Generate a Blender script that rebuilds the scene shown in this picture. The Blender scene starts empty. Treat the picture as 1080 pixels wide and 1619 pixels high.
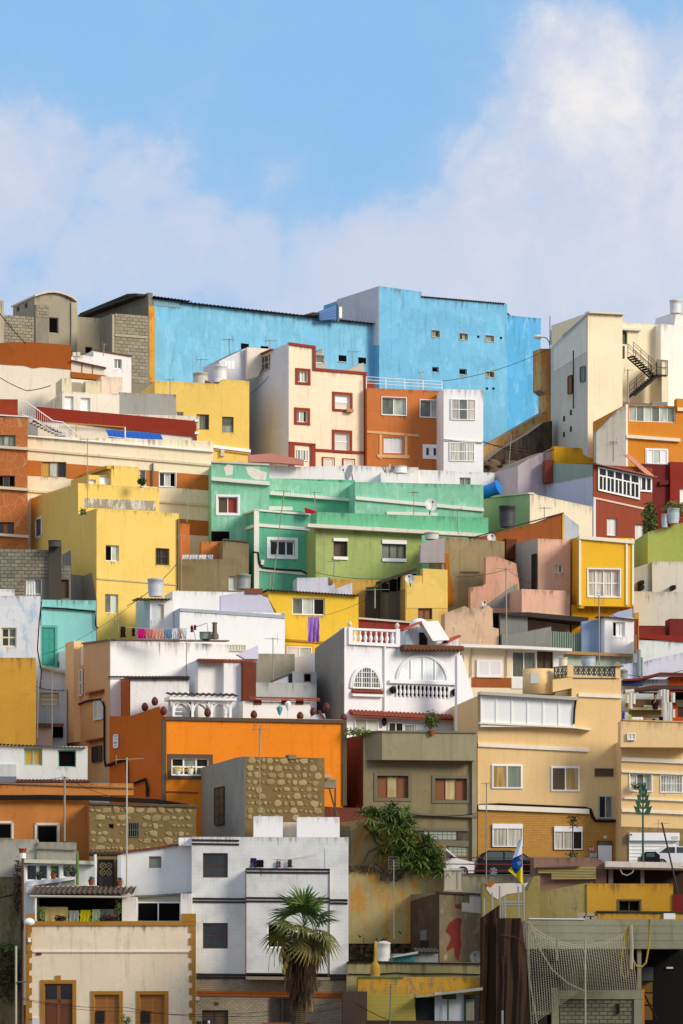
import bpy, math, random
from mathutils import Vector, Matrix
from mathutils.geometry import tessellate_polygon
R = math.radians
random.seed(7)
SC = bpy.context.scene
COL = SC.collection
# ---------------------------------------------------------------- camera
F, HZ, ZC = 6000.0, 1560.0, 4.0          # focal length in photo pixels, eye-level row, eye height
cam = bpy.data.cameras.new('camera')
cam.sensor_fit = 'HORIZONTAL'; cam.sensor_width = 36; cam.lens = 36 * F / 1080
cam.shift_y = (HZ - 809.5) / 1080
cam.clip_start = 1; cam.clip_end = 5000
cam_ob = bpy.data.objects.new('camera', cam); COL.objects.link(cam_ob)
cam_ob.location = (0, 0, ZC); cam_ob.rotation_euler = (R(90), 0, 0)
SC.camera = cam_ob
# ---------------------------------------------------------------- sun and sky
SUN_EL, SUN_AZ = 26.0, 122.0             # azimuth clockwise from +Y (view direction): right, a little behind the viewer
s_dir = Vector((math.sin(R(SUN_AZ)) * math.cos(R(SUN_EL)), math.cos(R(SUN_AZ)) * math.cos(R(SUN_EL)), math.sin(R(SUN_EL))))
sun = bpy.data.lights.new('sun', 'SUN'); sun.energy = 2.4; sun.angle = R(22); sun.color = (1, .89, .75)
sun_ob = bpy.data.objects.new('sun', sun); COL.objects.link(sun_ob)
sun_ob.rotation_euler = s_dir.to_track_quat('Z', 'Y').to_euler(); sun_ob.location = s_dir * 300
SC.view_settings.view_transform = 'Standard'; SC.view_settings.look = 'None'
SC.view_settings.exposure = 0.5; SC.view_settings.gamma = 1
SC.view_settings.use_curve_mapping = False

class NT:
    """small node-tree writer"""
    def __init__(s, tree): s.t = tree; s.n = tree.nodes; s.l = tree.links
    def node(s, ty, ins=None, **kw):
        n = s.n.new(ty)
        for k, v in kw.items(): setattr(n, k, v)
        for k, v in (ins or {}).items(): s.put(n.inputs[k], v)
        return n
    def put(s, sock, v):
        if isinstance(v, bpy.types.NodeSocket): s.l.new(v, sock)
        else:
            if sock.type == 'RGBA' and len(v) == 3: v = (*v, 1)
            sock.default_value = v
    def math(s, op, a, b=0.0, c=0.0, clamp=False):
        n = s.node('ShaderNodeMath', {0: a, 1: b, 2: c}, operation=op); n.use_clamp = clamp; return n.outputs[0]
    def mix(s, fac, a, b, blend='MIX'):
        n = s.node('ShaderNodeMix', data_type='RGBA', blend_type=blend)
        s.put(n.inputs[0], fac); s.put(n.inputs[6], a); s.put(n.inputs[7], b); return n.outputs[2]
    def ramp(s, v, lo, hi, a=0.0, b=1.0, smooth=True):
        n = s.node('ShaderNodeMapRange', {0: v, 1: lo, 2: hi, 3: a, 4: b}); n.interpolation_type = 'SMOOTHSTEP' if smooth else 'LINEAR'
        return n.outputs[0]
    def noise(s, vec, scale, detail=4, rough=.55, dist=0.0):
        return s.node('ShaderNodeTexNoise', {'Vector': vec, 'Scale': scale, 'Detail': detail, 'Roughness': rough, 'Distortion': dist}).outputs[0]

world = bpy.data.worlds.new('World'); SC.world = world; world.use_nodes = True
def make_world():
    nt = NT(world.node_tree); nt.n.clear()
    sky = nt.node('ShaderNodeTexSky', sky_type='NISHITA'); sky.sun_disc = False
    sky.sun_elevation = R(SUN_EL); sky.sun_rotation = R(SUN_AZ); sky.altitude = 300; sky.air_density = 1.0; sky.dust_density = 0.35; sky.ozone_density = 3.0
    d = nt.node('ShaderNodeTexCoord').outputs['Generated']
    sx = nt.node('ShaderNodeSeparateXYZ', {0: d})
    n1 = nt.noise(d, 13, 9, .56, .15); n2 = nt.noise(d, 46, 8, .6, .25); n3 = nt.noise(d, 150, 6, .6, .2)
    fb = nt.math('ADD', nt.math('ADD', nt.math('MULTIPLY', n1, .6), nt.math('MULTIPLY', n2, .34)), nt.math('MULTIPLY', n3, .06))       # 0.3 .. 0.7
    acc = None
    for (px, py, r, w) in ((1130, 330, 420, 1.0), (950, 180, 230, .95), (780, 300, 150, .7), (760, 440, 230, .9), (610, 450, 190, .85), (20, 300, 230, .68), (230, 400, 280, .72), (390, 420, 170, .66), (490, 420, 170, .62), (420, 300, 120, .42), (540, 640, 420, .8), (120, 560, 260, .6), (900, 640, 400, .9)):
        v = Vector(((px - 540) / F, 1, (HZ - py) / F)).normalized()
        dist = nt.node('ShaderNodeVectorMath', {0: d, 1: tuple(v)}, operation='DISTANCE').outputs['Value']
        m = nt.ramp(dist, 0.1 * r / F, 1.25 * r / F, w, 0)
        acc = m if acc is None else nt.math('MAXIMUM', acc, m)
    far = nt.ramp(sx.outputs[1], .93, .97, .6, 0.0)                                        # away from the view: scattered cloud by noise
    acc = nt.math('MAXIMUM', acc, far)
    cov = nt.math('ADD', acc, nt.math('MULTIPLY', nt.math('SUBTRACT', fb, .5), 2.3))
    mask = nt.math('MULTIPLY', nt.math('ADD', nt.math('MULTIPLY', nt.ramp(cov, 0, .85), .62), nt.math('MULTIPLY', nt.ramp(cov, .3, .52), .38)), .97)
    el = sx.outputs[2]
    shade = nt.ramp(nt.math('ADD', nt.math('MULTIPLY', nt.math('ADD', n2, nt.math('MULTIPLY', n3, .12)), .8), nt.math('MULTIPLY', cov, .3)), .5, .95); shade = nt.math('MULTIPLY', shade, nt.ramp(el, .185, .235, .25, 1))
    lit = nt.ramp(sx.outputs[0], -.03, .085)
    cloud = nt.mix(nt.math('MULTIPLY', shade, nt.math('ADD', nt.math('MULTIPLY', lit, .6), .4)), CLOUD_A, CLOUD_B)
    blue = nt.mix(.75, sky.outputs[0], (2.5, 4.9, 7.9, 1))
    bg = nt.node('ShaderNodeBackground', {0: nt.mix(mask, blue, cloud), 1: .084})
    nt.l.new(bg.outputs[0], nt.node('ShaderNodeOutputWorld').inputs[0])
CLOUD_A = (4.9, 5.5, 6.9, 1); CLOUD_B = (8.0, 7.6, 7.3, 1)
make_world()

# ---------------------------------------------------------------- materials
MATS = {}
def lin(h):
    if not isinstance(h, str): return h
    h = h.lstrip('#'); o = []
    for i in (0, 2, 4):
        c = int(h[i:i + 2], 16) / 255
        o.append(c / 12.92 if c <= .04045 else ((c + .055) / 1.055) ** 2.4)
    return tuple(o)
def mk(name):
    m = bpy.data.materials.new(name); m.use_nodes = True
    nt = NT(m.node_tree); nt.n.clear()
    out = nt.node('ShaderNodeOutputMaterial'); p = nt.node('ShaderNodeBsdfPrincipled')
    nt.l.new(p.outputs[0], out.inputs[0]); return m, nt, p
def scl(c, k): return tuple(min(1, x * k) for x in c)
def paint(h, stain=.5, peel=None, amt=.35, psc=.7, rough=.85, bump=.25):
    """weathered render or paint: broad tone drift, thin vertical streaks, blotches, optional flaking to another colour"""
    key = ('p', h, stain, peel, amt, psc, rough)
    if key in MATS: return MATS[key]
    c = lin(h); m, nt, p = mk('paint_' + str(len(MATS)))
    pos = nt.node('ShaderNodeNewGeometry').outputs['Position']
    st = nt.node('ShaderNodeMapping', {0: pos, 3: (2.2, 2.2, .16)}).outputs[0]
    big = nt.noise(pos, .45, 5, .6); fine = nt.noise(pos, 5.5, 5, .65); streak = nt.noise(st, 1.6, 5, .62, .3); blot = nt.noise(pos, 1.5, 6, .68, .5)
    col = nt.mix(nt.math('MULTIPLY', nt.ramp(big, .3, .72), .45 * stain + .1), c, scl((c[0] * .84, c[1] * .82, c[2] * .78), 1))
    col = nt.mix(nt.math('MULTIPLY', nt.ramp(streak, .52, .74), .75 * stain), col, (c[0] * .6, c[1] * .56, c[2] * .5, 1))
    col = nt.mix(nt.math('MULTIPLY', nt.ramp(blot, .54, .72), .55 * stain), col, scl((c[0] * 1.1 + .04, c[1] * 1.1 + .04, c[2] * 1.1 + .035), 1))
    col = nt.mix(nt.math('MULTIPLY', nt.ramp(fine, .5, .72), .22 * stain + .05), col, scl(c, .72))
    ce = nt.node('ShaderNodeTexVoronoi', {'Vector': nt.node('ShaderNodeMapping', {0: pos, 3: (.5, .5, .7)}).outputs[0], 'Scale': .8}, distance='CHEBYCHEV'); cr = nt.node('ShaderNodeSeparateColor', {0: ce.outputs['Color']}).outputs[0]
    col = nt.mix(nt.math('MULTIPLY', nt.ramp(cr, .55, .6), .3 * stain), col, scl(c, .82)); col = nt.mix(nt.math('MULTIPLY', nt.ramp(cr, .2, .15), .25 * stain), col, scl((c[0] * 1.08 + .05, c[1] * 1.08 + .05, c[2] * 1.08 + .05), 1))
    ck = nt.ramp(nt.math('ABSOLUTE', nt.math('SUBTRACT', nt.noise(pos, .55, 7, .6, .3), .5)), .0, .007, 1, 0); col = nt.mix(nt.math('MULTIPLY', nt.math('MULTIPLY', ck, nt.ramp(blot, .42, .6)), .6 * stain), col, scl(c, .4))
    if peel:
        q = lin(peel); mp = nt.noise(nt.node('ShaderNodeMapping', {0: pos, 3: (1.15, 1.15, .42)}).outputs[0], psc * 2.0, 10, .74, .2)
        k = .68 - amt * .42
        col = nt.mix(nt.math('MULTIPLY', nt.ramp(mp, k, k + .1), .85), col, nt.mix(fine, scl(q, .8), scl(q, 1.1)))
    nt.put(p.inputs['Base Color'], col); p.inputs['Roughness'].default_value = rough; p.inputs['Specular IOR Level'].default_value = .25
    b = nt.node('ShaderNodeBump', {'Strength': bump, 'Distance': .03, 'Height': nt.math('ADD', fine, nt.math('MULTIPLY', blot, .8))})
    nt.l.new(b.outputs[0], p.inputs['Normal'])
    MATS[key] = m; return m
def plain(h, rough=.6, metal=0.0, spec=.4, rnd=0.0, var=.15):
    key = ('q', h, rough, metal, rnd, var)
    if key in MATS: return MATS[key]
    c = lin(h); m, nt, p = mk('plain_' + str(len(MATS)))
    pos = nt.node('ShaderNodeNewGeometry').outputs['Position']
    col = nt.mix(nt.math('MULTIPLY', nt.noise(pos, 3.5, 4, .6), var * 2), c, scl(c, .65))
    if rnd:
        o = nt.node('ShaderNodeObjectInfo').outputs['Random']
        col = nt.mix(1.0, col, nt.node('ShaderNodeCombineColor', {0: nt.ramp(o, 0, 1, 1 - rnd, 1 + rnd, False), 1: nt.ramp(o, 0, 1, 1 - rnd, 1 + rnd, False), 2: nt.ramp(o, 0, 1, 1 - rnd, 1 + rnd * .8, False)}).outputs[0], 'MULTIPLY')
    nt.put(p.inputs['Base Color'], col); p.inputs['Roughness'].default_value = rough; p.inputs['Metallic'].default_value = metal; p.inputs['Specular IOR Level'].default_value = spec
    MATS[key] = m; return m
def glass(h, rough=.12):
    key = ('g', h, rough)
    if key in MATS: return MATS[key]
    c = lin(h); m, nt, p = mk('glass_' + str(len(MATS)))
    pos = nt.node('ShaderNodeNewGeometry').outputs['Position']
    o = nt.node('ShaderNodeObjectInfo').outputs['Random']
    n = nt.noise(nt.node('ShaderNodeMapping', {0: pos, 3: (1.6, 1.6, .5)}).outputs[0], 1.3, 3)
    k = nt.math('ADD', nt.math('MULTIPLY', n, 1.1), nt.math('MULTIPLY', o, .5))
    nt.put(p.inputs['Base Color'], nt.mix(nt.ramp(k, .4, 1.1), scl(c, .55), scl(c, 1.5)))
    p.inputs['Roughness'].default_value = rough; p.inputs['Specular IOR Level'].default_value = .5
    b = nt.node('ShaderNodeBump', {'Strength': .05, 'Distance': .02, 'Height': nt.noise(pos, .9, 2)}); nt.l.new(b.outputs[0], p.inputs['Normal'])
    MATS[key] = m; return m
def cloth(h):
    key = ('c', h)
    if key in MATS: return MATS[key]
    c = lin(h); m, nt, p = mk('cloth_' + str(len(MATS)))
    pos = nt.node('ShaderNodeNewGeometry').outputs['Position']
    nt.put(p.inputs['Base Color'], nt.mix(nt.noise(pos, 9, 4), scl(c, .8), scl(c, 1.1))); p.inputs['Roughness'].default_value = .95; p.inputs['Specular IOR Level'].default_value = .1
    MATS[key] = m; return m
def curtain(h):
    key = ('cu', h)
    if key in MATS: return MATS[key]
    c = lin(h); m, nt, p = mk('curtain_' + str(len(MATS)))
    pos = nt.node('ShaderNodeNewGeometry').outputs['Position']
    w = nt.noise(nt.node('ShaderNodeMapping', {0: pos, 3: (5, 5, .25)}).outputs[0], 1.5, 3)
    nt.put(p.inputs['Base Color'], nt.mix(nt.ramp(w, .35, .65), scl(c, .5), c)); p.inputs['Roughness'].default_value = .25
    MATS[key] = m; return m
CONC = paint('a39a80', 1.0); CONCD = paint('7f7a6a', 1.0); WHITE = paint('f0ece6', .3); WHT2 = paint('e9e6e2', .45)
PVC = plain('f2f2f0', .4, var=.05); ALU = plain('9a9d98', .4, .6); DARK = plain('17140f', .9); BLACK = plain('0a0908', .95, spec=.1)
BROWN = plain('4f2c18', .6); STEEL = plain('6f726e', .45, .5); RUST = plain('6b4630', .85); TILE = plain('9a4a30', .8, var=.35)
WOOD = plain('7a4a26', .6, var=.3); ROOFD = plain('3a302b', .85, var=.3); GALV = plain('a9aaa5', .5, .4); PLAST = plain('c9cdcc', .5)
def stainmat():
    m, nt, p = mk('rain_stain'); pos = nt.node('ShaderNodeNewGeometry').outputs['Position']
    v = nt.node('ShaderNodeSeparateXYZ', {0: nt.node('ShaderNodeUVMap', uv_map='drip').outputs[0]}).outputs[1]
    n = nt.noise(nt.node('ShaderNodeMapping', {0: pos, 3: (3.2, 3.2, .12)}).outputs[0], 1.5, 6, .7, .2); b = nt.noise(pos, 1.1, 4, .6)
    a = nt.math('MULTIPLY', nt.math('MULTIPLY', nt.ramp(nt.math('ADD', n, nt.math('MULTIPLY', nt.math('SUBTRACT', v, 1.0), .28)), .4, .62), nt.ramp(b, .38, .62, .1, .46)), nt.ramp(v, 0, .35))
    nt.put(p.inputs['Base Color'], (.10, .085, .06)); p.inputs['Roughness'].default_value = .95; p.inputs['Specular IOR Level'].default_value = .05; nt.put(p.inputs['Alpha'], a); return m
STAIN = stainmat(); ROOFTOP = paint('8d857a', .9)
GL = dict(i=glass('cdb684', .3), d=glass('2a2a26'), g=glass('6f7568', .2), l=glass('a9afa2', .25), k=BLACK, c=curtain('d8d2c0'), w=PVC, b=plain('855430', .6, var=.25), o=curtain('c9a868'), y=plain('c99a3c', .6), r=plain('9c2f24', .6), v=glass('cfe0e6', .3), z=plain('d9d4c8', .7), n=plain('5a4a34', .7), t=plain('eef0f0', .25, var=.04), m=plain('1f4f3c', .5))

# ---------------------------------------------------------------- geometry helpers
KO = [0.0, 0.0, 1.0]
def K(x, y, s=1080 / 380): KO[0], KO[1], KO[2] = x, y, s     # coordinates below are read from an enlarged view of the photo with this corner
def kx(x): return KO[0] + x / KO[2]
def ky(y): return KO[1] + y / KO[2]
def P(x, y, Y): return Vector(((kx(x) - 540) / F * Y, Y, ZC + (HZ - ky(y)) / F * Y))
class Fr:
    """vertical plane through a point: u runs along it, d out of it, z up"""
    def __init__(s, o, a, flip=1):
        s.o = Vector((o[0], o[1], 0)); s.a = a; s.dir = Vector((math.cos(R(a)), math.sin(R(a)), 0)); s.n = Vector((math.sin(R(a)), -math.cos(R(a)), 0)) * flip; s.flip = flip
    def U(s, x):
        r = (kx(x) - 540) / F
        return (r * s.o.y - s.o.x) / (s.dir.x - r * s.dir.y)
    def Z(s, x, y): return ZC + (HZ - ky(y)) / F * (s.o.y + s.U(x) * s.dir.y)
    def pt(s, u, z, d=0.0): v = s.o + s.dir * u + s.n * d; return Vector((v.x, v.y, z))
    def off(s, d): v = s.o + s.n * d; return Fr((v.x, v.y), s.a, s.flip)
    def side(s, u): v = s.pt(u, 0); return Fr((v.x, v.y), s.a + 90, -s.flip)
    def rect(s, l, t, r, b):
        m = (l + r) / 2; return s.U(l), s.U(r), s.Z(m, b), s.Z(m, t)
def px2m(Y, n): return n / KO[2] * Y / F
class MB:
    def __init__(s): s.v = []; s.f = []; s.mi = {}; s.uv = {}
    def add(s, vs, fs): k = len(s.v); s.v += [Vector(v) for v in vs]; s.f += [tuple(i + k for i in f) for f in fs]; return s
    def prism(s, pts, vec):
        n = len(pts); q = [p + Vector(vec) for p in pts]
        return s.add(list(pts) + q, [tuple(range(n)), tuple(range(2 * n - 1, n - 1, -1))] + [(i, i + n, (i + 1) % n + n, (i + 1) % n) for i in range(n)])
    def fbox(s, fr, u0, u1, z0, z1, d0, d1):
        return s.prism([fr.pt(u0, z0, d1), fr.pt(u1, z0, d1), fr.pt(u1, z1, d1), fr.pt(u0, z1, d1)], fr.n * (d0 - d1))
    def box(s, c, sx, sy, sz, rz=0.0):
        fr = Fr((c[0], c[1]), rz); return s.fbox(fr, -sx / 2, sx / 2, c[2], c[2] + sz, -sy / 2, sy / 2)
    def tube(s, pts, r, n=6, r1=None):
        pts = [Vector(p) for p in pts]; r1 = r if r1 is None else r1; k = len(s.v); m = len(pts)
        for i, p in enumerate(pts):
            t = (pts[min(i + 1, m - 1)] - pts[max(i - 1, 0)]).normalized()
            a = t.orthogonal().normalized() if i == 0 else (a - t * a.dot(t)).normalized()
            b = t.cross(a); rr = r + (r1 - r) * i / max(1, m - 1)
            for j in range(n): g = 2 * math.pi * j / n; s.v.append(p + (a * math.cos(g) + b * math.sin(g)) * rr)
        for i in range(m - 1):
            for j in range(n): s.f.append((k + i * n + j, k + i * n + (j + 1) % n, k + (i + 1) * n + (j + 1) % n, k + (i + 1) * n + j))
        s.f.append(tuple(k + j for j in range(n))); s.f.append(tuple(k + (m - 1) * n + j for j in range(n - 1, -1, -1))); return s
    def lathe(s, c, prof, n=14):
        k = len(s.v); c = Vector(c)
        for r, z in prof:
            for j in range(n): g = 2 * math.pi * j / n; s.v.append(c + Vector((r * math.cos(g), r * math.sin(g), z)))
        for i in range(len(prof) - 1):
            for j in range(n): s.f.append((k + i * n + j, k + i * n + (j + 1) % n, k + (i + 1) * n + (j + 1) % n, k + (i + 1) * n + j))
        s.f.append(tuple(k + j for j in range(n))); s.f.append(tuple(k + (len(prof) - 1) * n + j for j in range(n))); return s
    def build(s, name, mat, parent=None, smooth=False, kind=None, label=None, cat=None, group=None):
        if parent is not None: o = Vector(parent['wl'])
        else:
            xs = [v.x for v in s.v]; ys = [v.y for v in s.v]
            o = Vector(((min(xs) + max(xs)) / 2, (min(ys) + max(ys)) / 2, min(v.z for v in s.v)))
        me = bpy.data.meshes.new(name); me.from_pydata([v - o for v in s.v], [], s.f); me.materials.append(mat)
        for q in (s.mi and (ROOFTOP, STAIN) or ()): me.materials.append(q)
        for i, k in s.mi.items(): me.polygons[i].material_index = k
        if s.uv:
            ul = me.uv_layers.new(name='drip')
            for i, vs in s.uv.items():
                for li, v in zip(me.polygons[i].loop_indices, vs): ul.data[li].uv = (0, v)
        if smooth: me.polygons.foreach_set('use_smooth', [True] * len(me.polygons))
        me.update()
        ob = bpy.data.objects.new(name, me); COL.objects.link(ob)
        if parent is not None: ob.parent = parent
        else: ob.location = o
        ob['wl'] = tuple(o)
        return tag(ob, label, cat, group, kind)
def tag(ob, label=None, cat=None, group=None, kind=None):
    if label: ob['label'] = label
    if cat: ob['category'] = cat
    if group: ob['group'] = group
    if kind: ob['kind'] = kind
    return ob
def thing(name, label, cat, loc, group=None):
    e = bpy.data.objects.new(name, None); COL.objects.link(e); e.location = loc; e['wl'] = tuple(loc); e.empty_display_size = .2
    return tag(e, label, cat, group)
def wall_holes(mb, fr, outer, holes, d=0.0, rev=.25):
    """facade polygon (u,z) with rectangular openings and their reveals"""
    polys = [[Vector((u, z, 0)) for u, z in outer]] + [[Vector((a, c, 0)), Vector((a, e, 0)), Vector((b, e, 0)), Vector((b, c, 0))] for a, b, c, e in holes]
    flat = [p for q in polys for p in q]; k = len(mb.v)
    mb.v += [fr.pt(p.x, p.y, d) for p in flat]
    if holes: mb.f += [tuple(i + k for i in t) for t in tessellate_polygon(polys)]
    else: mb.f.append(tuple(k + i for i in range(len(outer))))
    for a, b, c, e in holes:
        q = [(a, c), (b, c), (b, e), (a, e)]
        for i in range(4):
            (x0, z0), (x1, z1) = q[i], q[(i + 1) % 4]
            mb.add([fr.pt(x0, z0, d), fr.pt(x1, z1, d), fr.pt(x1, z1, d - rev), fr.pt(x0, z0, d - rev)], [(0, 1, 2, 3)])
def W(l, t, r, b, g='d', n=2, m=1, fc=None, fw=.055, sur=None, sw=4, sill=None, dep=.19, bars=0, shut=0, arch=0, sout=.05, sides='lrtb', name='window', label=None, hood=None):
    return dict(locals())
def make_win(fr, w, par, d=0.0):
    u0, u1, z0, z1 = fr.rect(w['l'], w['t'], w['r'], w['b']); dep = w['dep']; fw = w['fw']; n, m = w['n'], w['m']
    fc = w['fc'] or PVC; D0 = d - dep; mb = MB()
    mb.fbox(fr, u0, u1, z0, z0 + fw, D0, D0 + .06).fbox(fr, u0, u1, z1 - fw, z1, D0, D0 + .06).fbox(fr, u0, u0 + fw, z0 + fw, z1 - fw, D0, D0 + .06).fbox(fr, u1 - fw, u1, z0 + fw, z1 - fw, D0, D0 + .06)
    us = [u0 + (u1 - u0) * i / n for i in range(n + 1)]; zs = [z0 + (z1 - z0) * i / m for i in range(m + 1)]
    h = fw * .5
    for u in us[1:-1]: mb.fbox(fr, u - h, u + h, z0 + fw, z1 - fw, D0, D0 + .055)
    for z in zs[1:-1]: mb.fbox(fr, u0 + fw, u1 - fw, z - h, z + h, D0, D0 + .05)
    win = mb.build(w['name'], fc, par, label=w['label'])
    for j in range(m):
        for i in range(n):
            g = w['g'][(i + (m - 1 - j) * n) % len(w['g'])]
            MB().fbox(fr, us[i], us[i + 1], zs[j], zs[j + 1], D0 - .03, D0 + .015).build('pane' if g not in 'wbyrzn' else 'panel', GL[g], win)
    if w['shut']:
        sm = MB(); k = max(3, int((z1 - z0) / .07))
        for i in range(k):
            a = z0 + fw + (z1 - z0 - 2 * fw) * i / k; sm.fbox(fr, u0 + fw, u1 - fw, a, a + .045, D0 + .02, D0 + .045)
        sm.build('shutter_slats', fc, win, kind='stuff')
    if w['bars']:
        bm = MB()
        for i in range(w['bars'] + 1):
            u = u0 + (u1 - u0) * i / w['bars']; bm.tube([fr.pt(u, z0, d + .04), fr.pt(u, z1, d + .04)], .016, 5)
        for k in (0, .5, 1): bm.tube([fr.pt(u0, z0 + (z1 - z0) * k, d + .04), fr.pt(u1, z0 + (z1 - z0) * k, d + .04)], .016, 5)
        bm.build('grille', PVC if w['fc'] is None else w['fc'], win)
    if w['sur']:
        q = px2m(fr.o.y, w['sw']); so = w['sout']; sm = MB(); sd = w['sides']
        if 't' in sd: sm.fbox(fr, u0 - q, u1 + q, z1, z1 + q, d - .01, d + so)
        if 'b' in sd: sm.fbox(fr, u0 - q, u1 + q, z0 - q, z0, d - .01, d + so)
        if 'l' in sd: sm.fbox(fr, u0 - q, u0, z0, z1, d - .01, d + so)
        if 'r' in sd: sm.fbox(fr, u1, u1 + q, z0, z1, d - .01, d + so)
        sm.build('surround', w['sur'], win)
    if w['sill']: MB().fbox(fr, u0 - .08, u1 + .08, z0 - .09, z0 - .003, d - .01, d + .12).build('sill', w['sill'], win)
    if w['hood']: MB().fbox(fr, u0 - .06, u1 + .06, z1 + .003, z1 + .16, d - .01, d + .1).build('hood', w['hood'], win)
    return win
def drips(mb, fr, ua, ub, za, zb, h):
    """rain-stain film hanging from an edge, part of the wall mesh"""
    mb.add([fr.pt(ua, za - h, .006), fr.pt(ub, zb - h, .006), fr.pt(ub, zb, .006), fr.pt(ua, za, .006)], [(0, 1, 2, 3)]); k = len(mb.f) - 1; mb.mi[k] = 2; mb.uv[k] = (0, 0, 1, 1)
class B:
    def __init__(s, name, label, x, Y, a=25, cat='building', group=None, zb=None):
        s.f = Fr(P(x, 0, Y), a); s.Y = Y; o = s.f.pt(0, 0); o.z = (ZC if zb is None else zb)
        s.e = thing(name, label, cat, o, group)
    def block(s, mat, l, t, r, b, dep=8, wins=(), swins=(), name='wall', dz=0.0, d0=0.0, poly=None, label=None, ext=4.5, fr=None, drip=True):
        """a volume: front face from pixel rectangle or polygon, pushed back by dep metres, openings cut in front and left side"""
        fr = (fr or s.f).off(d0) if d0 else (fr or s.f)
        if poly:
            out = [(fr.U(x), fr.Z(x, y)) for x, y in poly]; zl = min(p[1] for p in out)
            out = [(u, z - ext if z < zl + .8 else z) for u, z in out]
        else: u0, u1 = fr.U(l), fr.U(r); z1, z0 = fr.Z(l, t), fr.Z(l, b) - ext; out = [(u0, z0), (u1, z0), (u1, z1), (u0, z1)]
        zm = (min(p[1] for p in out) + max(p[1] for p in out)) / 2
        wr = [fr.rect(w['l'], w['t'], w['r'], w['b']) for w in wins]; mb = MB(); wall_holes(mb, fr, out, wr)
        n = len(out); bk = [fr.pt(u, z + (dz if z > zm else 0), -dep) for u, z in out]; k = len(mb.v); mb.v += bk; mb.f.append(tuple(k + i for i in range(n)))
        ul = min(p[0] for p in out); sf = fr.side(ul)
        for i in range(n):
            (ua, za), (ub, zb) = out[i], out[(i + 1) % n]
            if swins and abs(ua - ul) < 1e-4 and abs(ub - ul) < 1e-4:
                lo, hi = min(za, zb), max(za, zb)
                wall_holes(mb, sf, [(0, lo), (dep, lo), (dep, hi + dz), (0, hi)], [(lambda q: (min(q[0], q[1]), max(q[0], q[1]), q[2], q[3]))(sf.rect(w['l'], w['t'], w['r'], w['b'])) for w in swins])
            else:
                mb.add([fr.pt(ua, za), fr.pt(ub, zb), bk[(i + 1) % n], bk[i]], [(0, 1, 2, 3)])
                if za > zm and zb > zm and abs(ua - ub) > .3 and abs(za - zb) < abs(ua - ub):
                    mb.mi[len(mb.f) - 1] = 1; L, Rr = sorted((ua, ub)); top = min(za, zb)
                    h = random.uniform(.45, 1.3); hs = [top - q[3] for q in wr if q[1] > L and q[0] < Rr]; h = min([h] + [x - .05 for x in hs if x > .15])
                    if drip: drips(mb, fr, ua, ub, za - .01, zb - .01, h)
        if drip:
            for q in wr:
                if random.random() < .75: drips(mb, fr, q[0] - .08, q[1] + .08, q[2] - .01, q[2] - .01, random.uniform(.35, .9))
        ob = mb.build(name, mat, s.e, label=label)
        for w in wins: make_win(fr, w, s.e)
        for w in swins: make_win(sf, w, s.e)
        s.last = fr; s.ls = sf; return ob
    def box(s, mat, l, t, r, b, d0=-.01, d1=.05, name='band', fr=None, par=None, label=None):
        fr = fr or s.f; u0, u1, z0, z1 = fr.rect(l, t, r, b)
        return MB().fbox(fr, min(u0, u1), max(u0, u1), z0, z1, d0, d1).build(name, mat, par or s.e, label=label)
    def strip(s, mat, pts, h, d0=-.01, d1=.06, name='band', fr=None):
        """band following pixel points (x, y of its top edge), h pixels high"""
        fr = fr or s.f; mb = MB()
        for (x0, y0), (x1, y1) in zip(pts, pts[1:]):
            q = [fr.pt(fr.U(x0), fr.Z(x0, y0 + h), d1), fr.pt(fr.U(x1), fr.Z(x1, y1 + h), d1), fr.pt(fr.U(x1), fr.Z(x1, y1), d1), fr.pt(fr.U(x0), fr.Z(x0, y0), d1)]
            mb.prism(q, fr.n * (d0 - d1))
        return mb.build(name, mat, s.e)
    def poly(s, mat, pts, d0=-.01, d1=.05, name='panel', fr=None, par=None):
        fr = fr or s.f; lo = .02 if fr.flip < 0 and d0 < -.05 else -1e9; q = [fr.pt(max(fr.U(x), lo), fr.Z(x, y), d1) for x, y in pts]
        return MB().prism(q, fr.n * (d0 - d1)).build(name, mat, par or s.e)
    def win(s, w, fr=None, d=0.0): return make_win(fr or s.f, w, s.e, d)
    def tiles(s, l, r, t, mat=None, out=.35, pitch=.22, drop=.16, fr=None, name='eave_tiles', back=.3, t2=None):
        fr = fr or s.f; u0, u1 = sorted((fr.U(l), fr.U(r))); z = fr.Z(l, t); z2 = z if t2 is None else fr.Z(r, t2); mb = MB(); n = max(2, int((u1 - u0) / pitch))
        for i in range(n):
            u = u0 + (u1 - u0) * (i + .5) / n; zz = z + (z2 - z) * (i + .5) / n; rr = (u1 - u0) / n * .52
            ring = [(math.cos(g) * rr, math.sin(g) * rr) for g in [math.pi * j / 5 for j in range(6)]]
            vs = [fr.pt(u + a, zz - drop + b, out) for a, b in ring] + [fr.pt(u + a, zz + b, -back) for a, b in ring] + [fr.pt(u + a * .7, zz - drop + b * .7, out) for a, b in ring]
            mb.add(vs, [(j, j + 1, j + 7, j + 6) for j in range(5)] + [(j, j + 12, j + 13, j + 1) for j in range(5)] + [tuple(range(12, 18))])
        mb.prism([fr.pt(u0, z - drop - .05, out - .03), fr.pt(u1, z2 - drop - .05, out - .03), fr.pt(u1, z2 - .05, -back), fr.pt(u0, z - .05, -back)], (0, 0, -.04))
        return mb.build(name, mat or TILE, s.e, kind='stuff')
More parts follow.
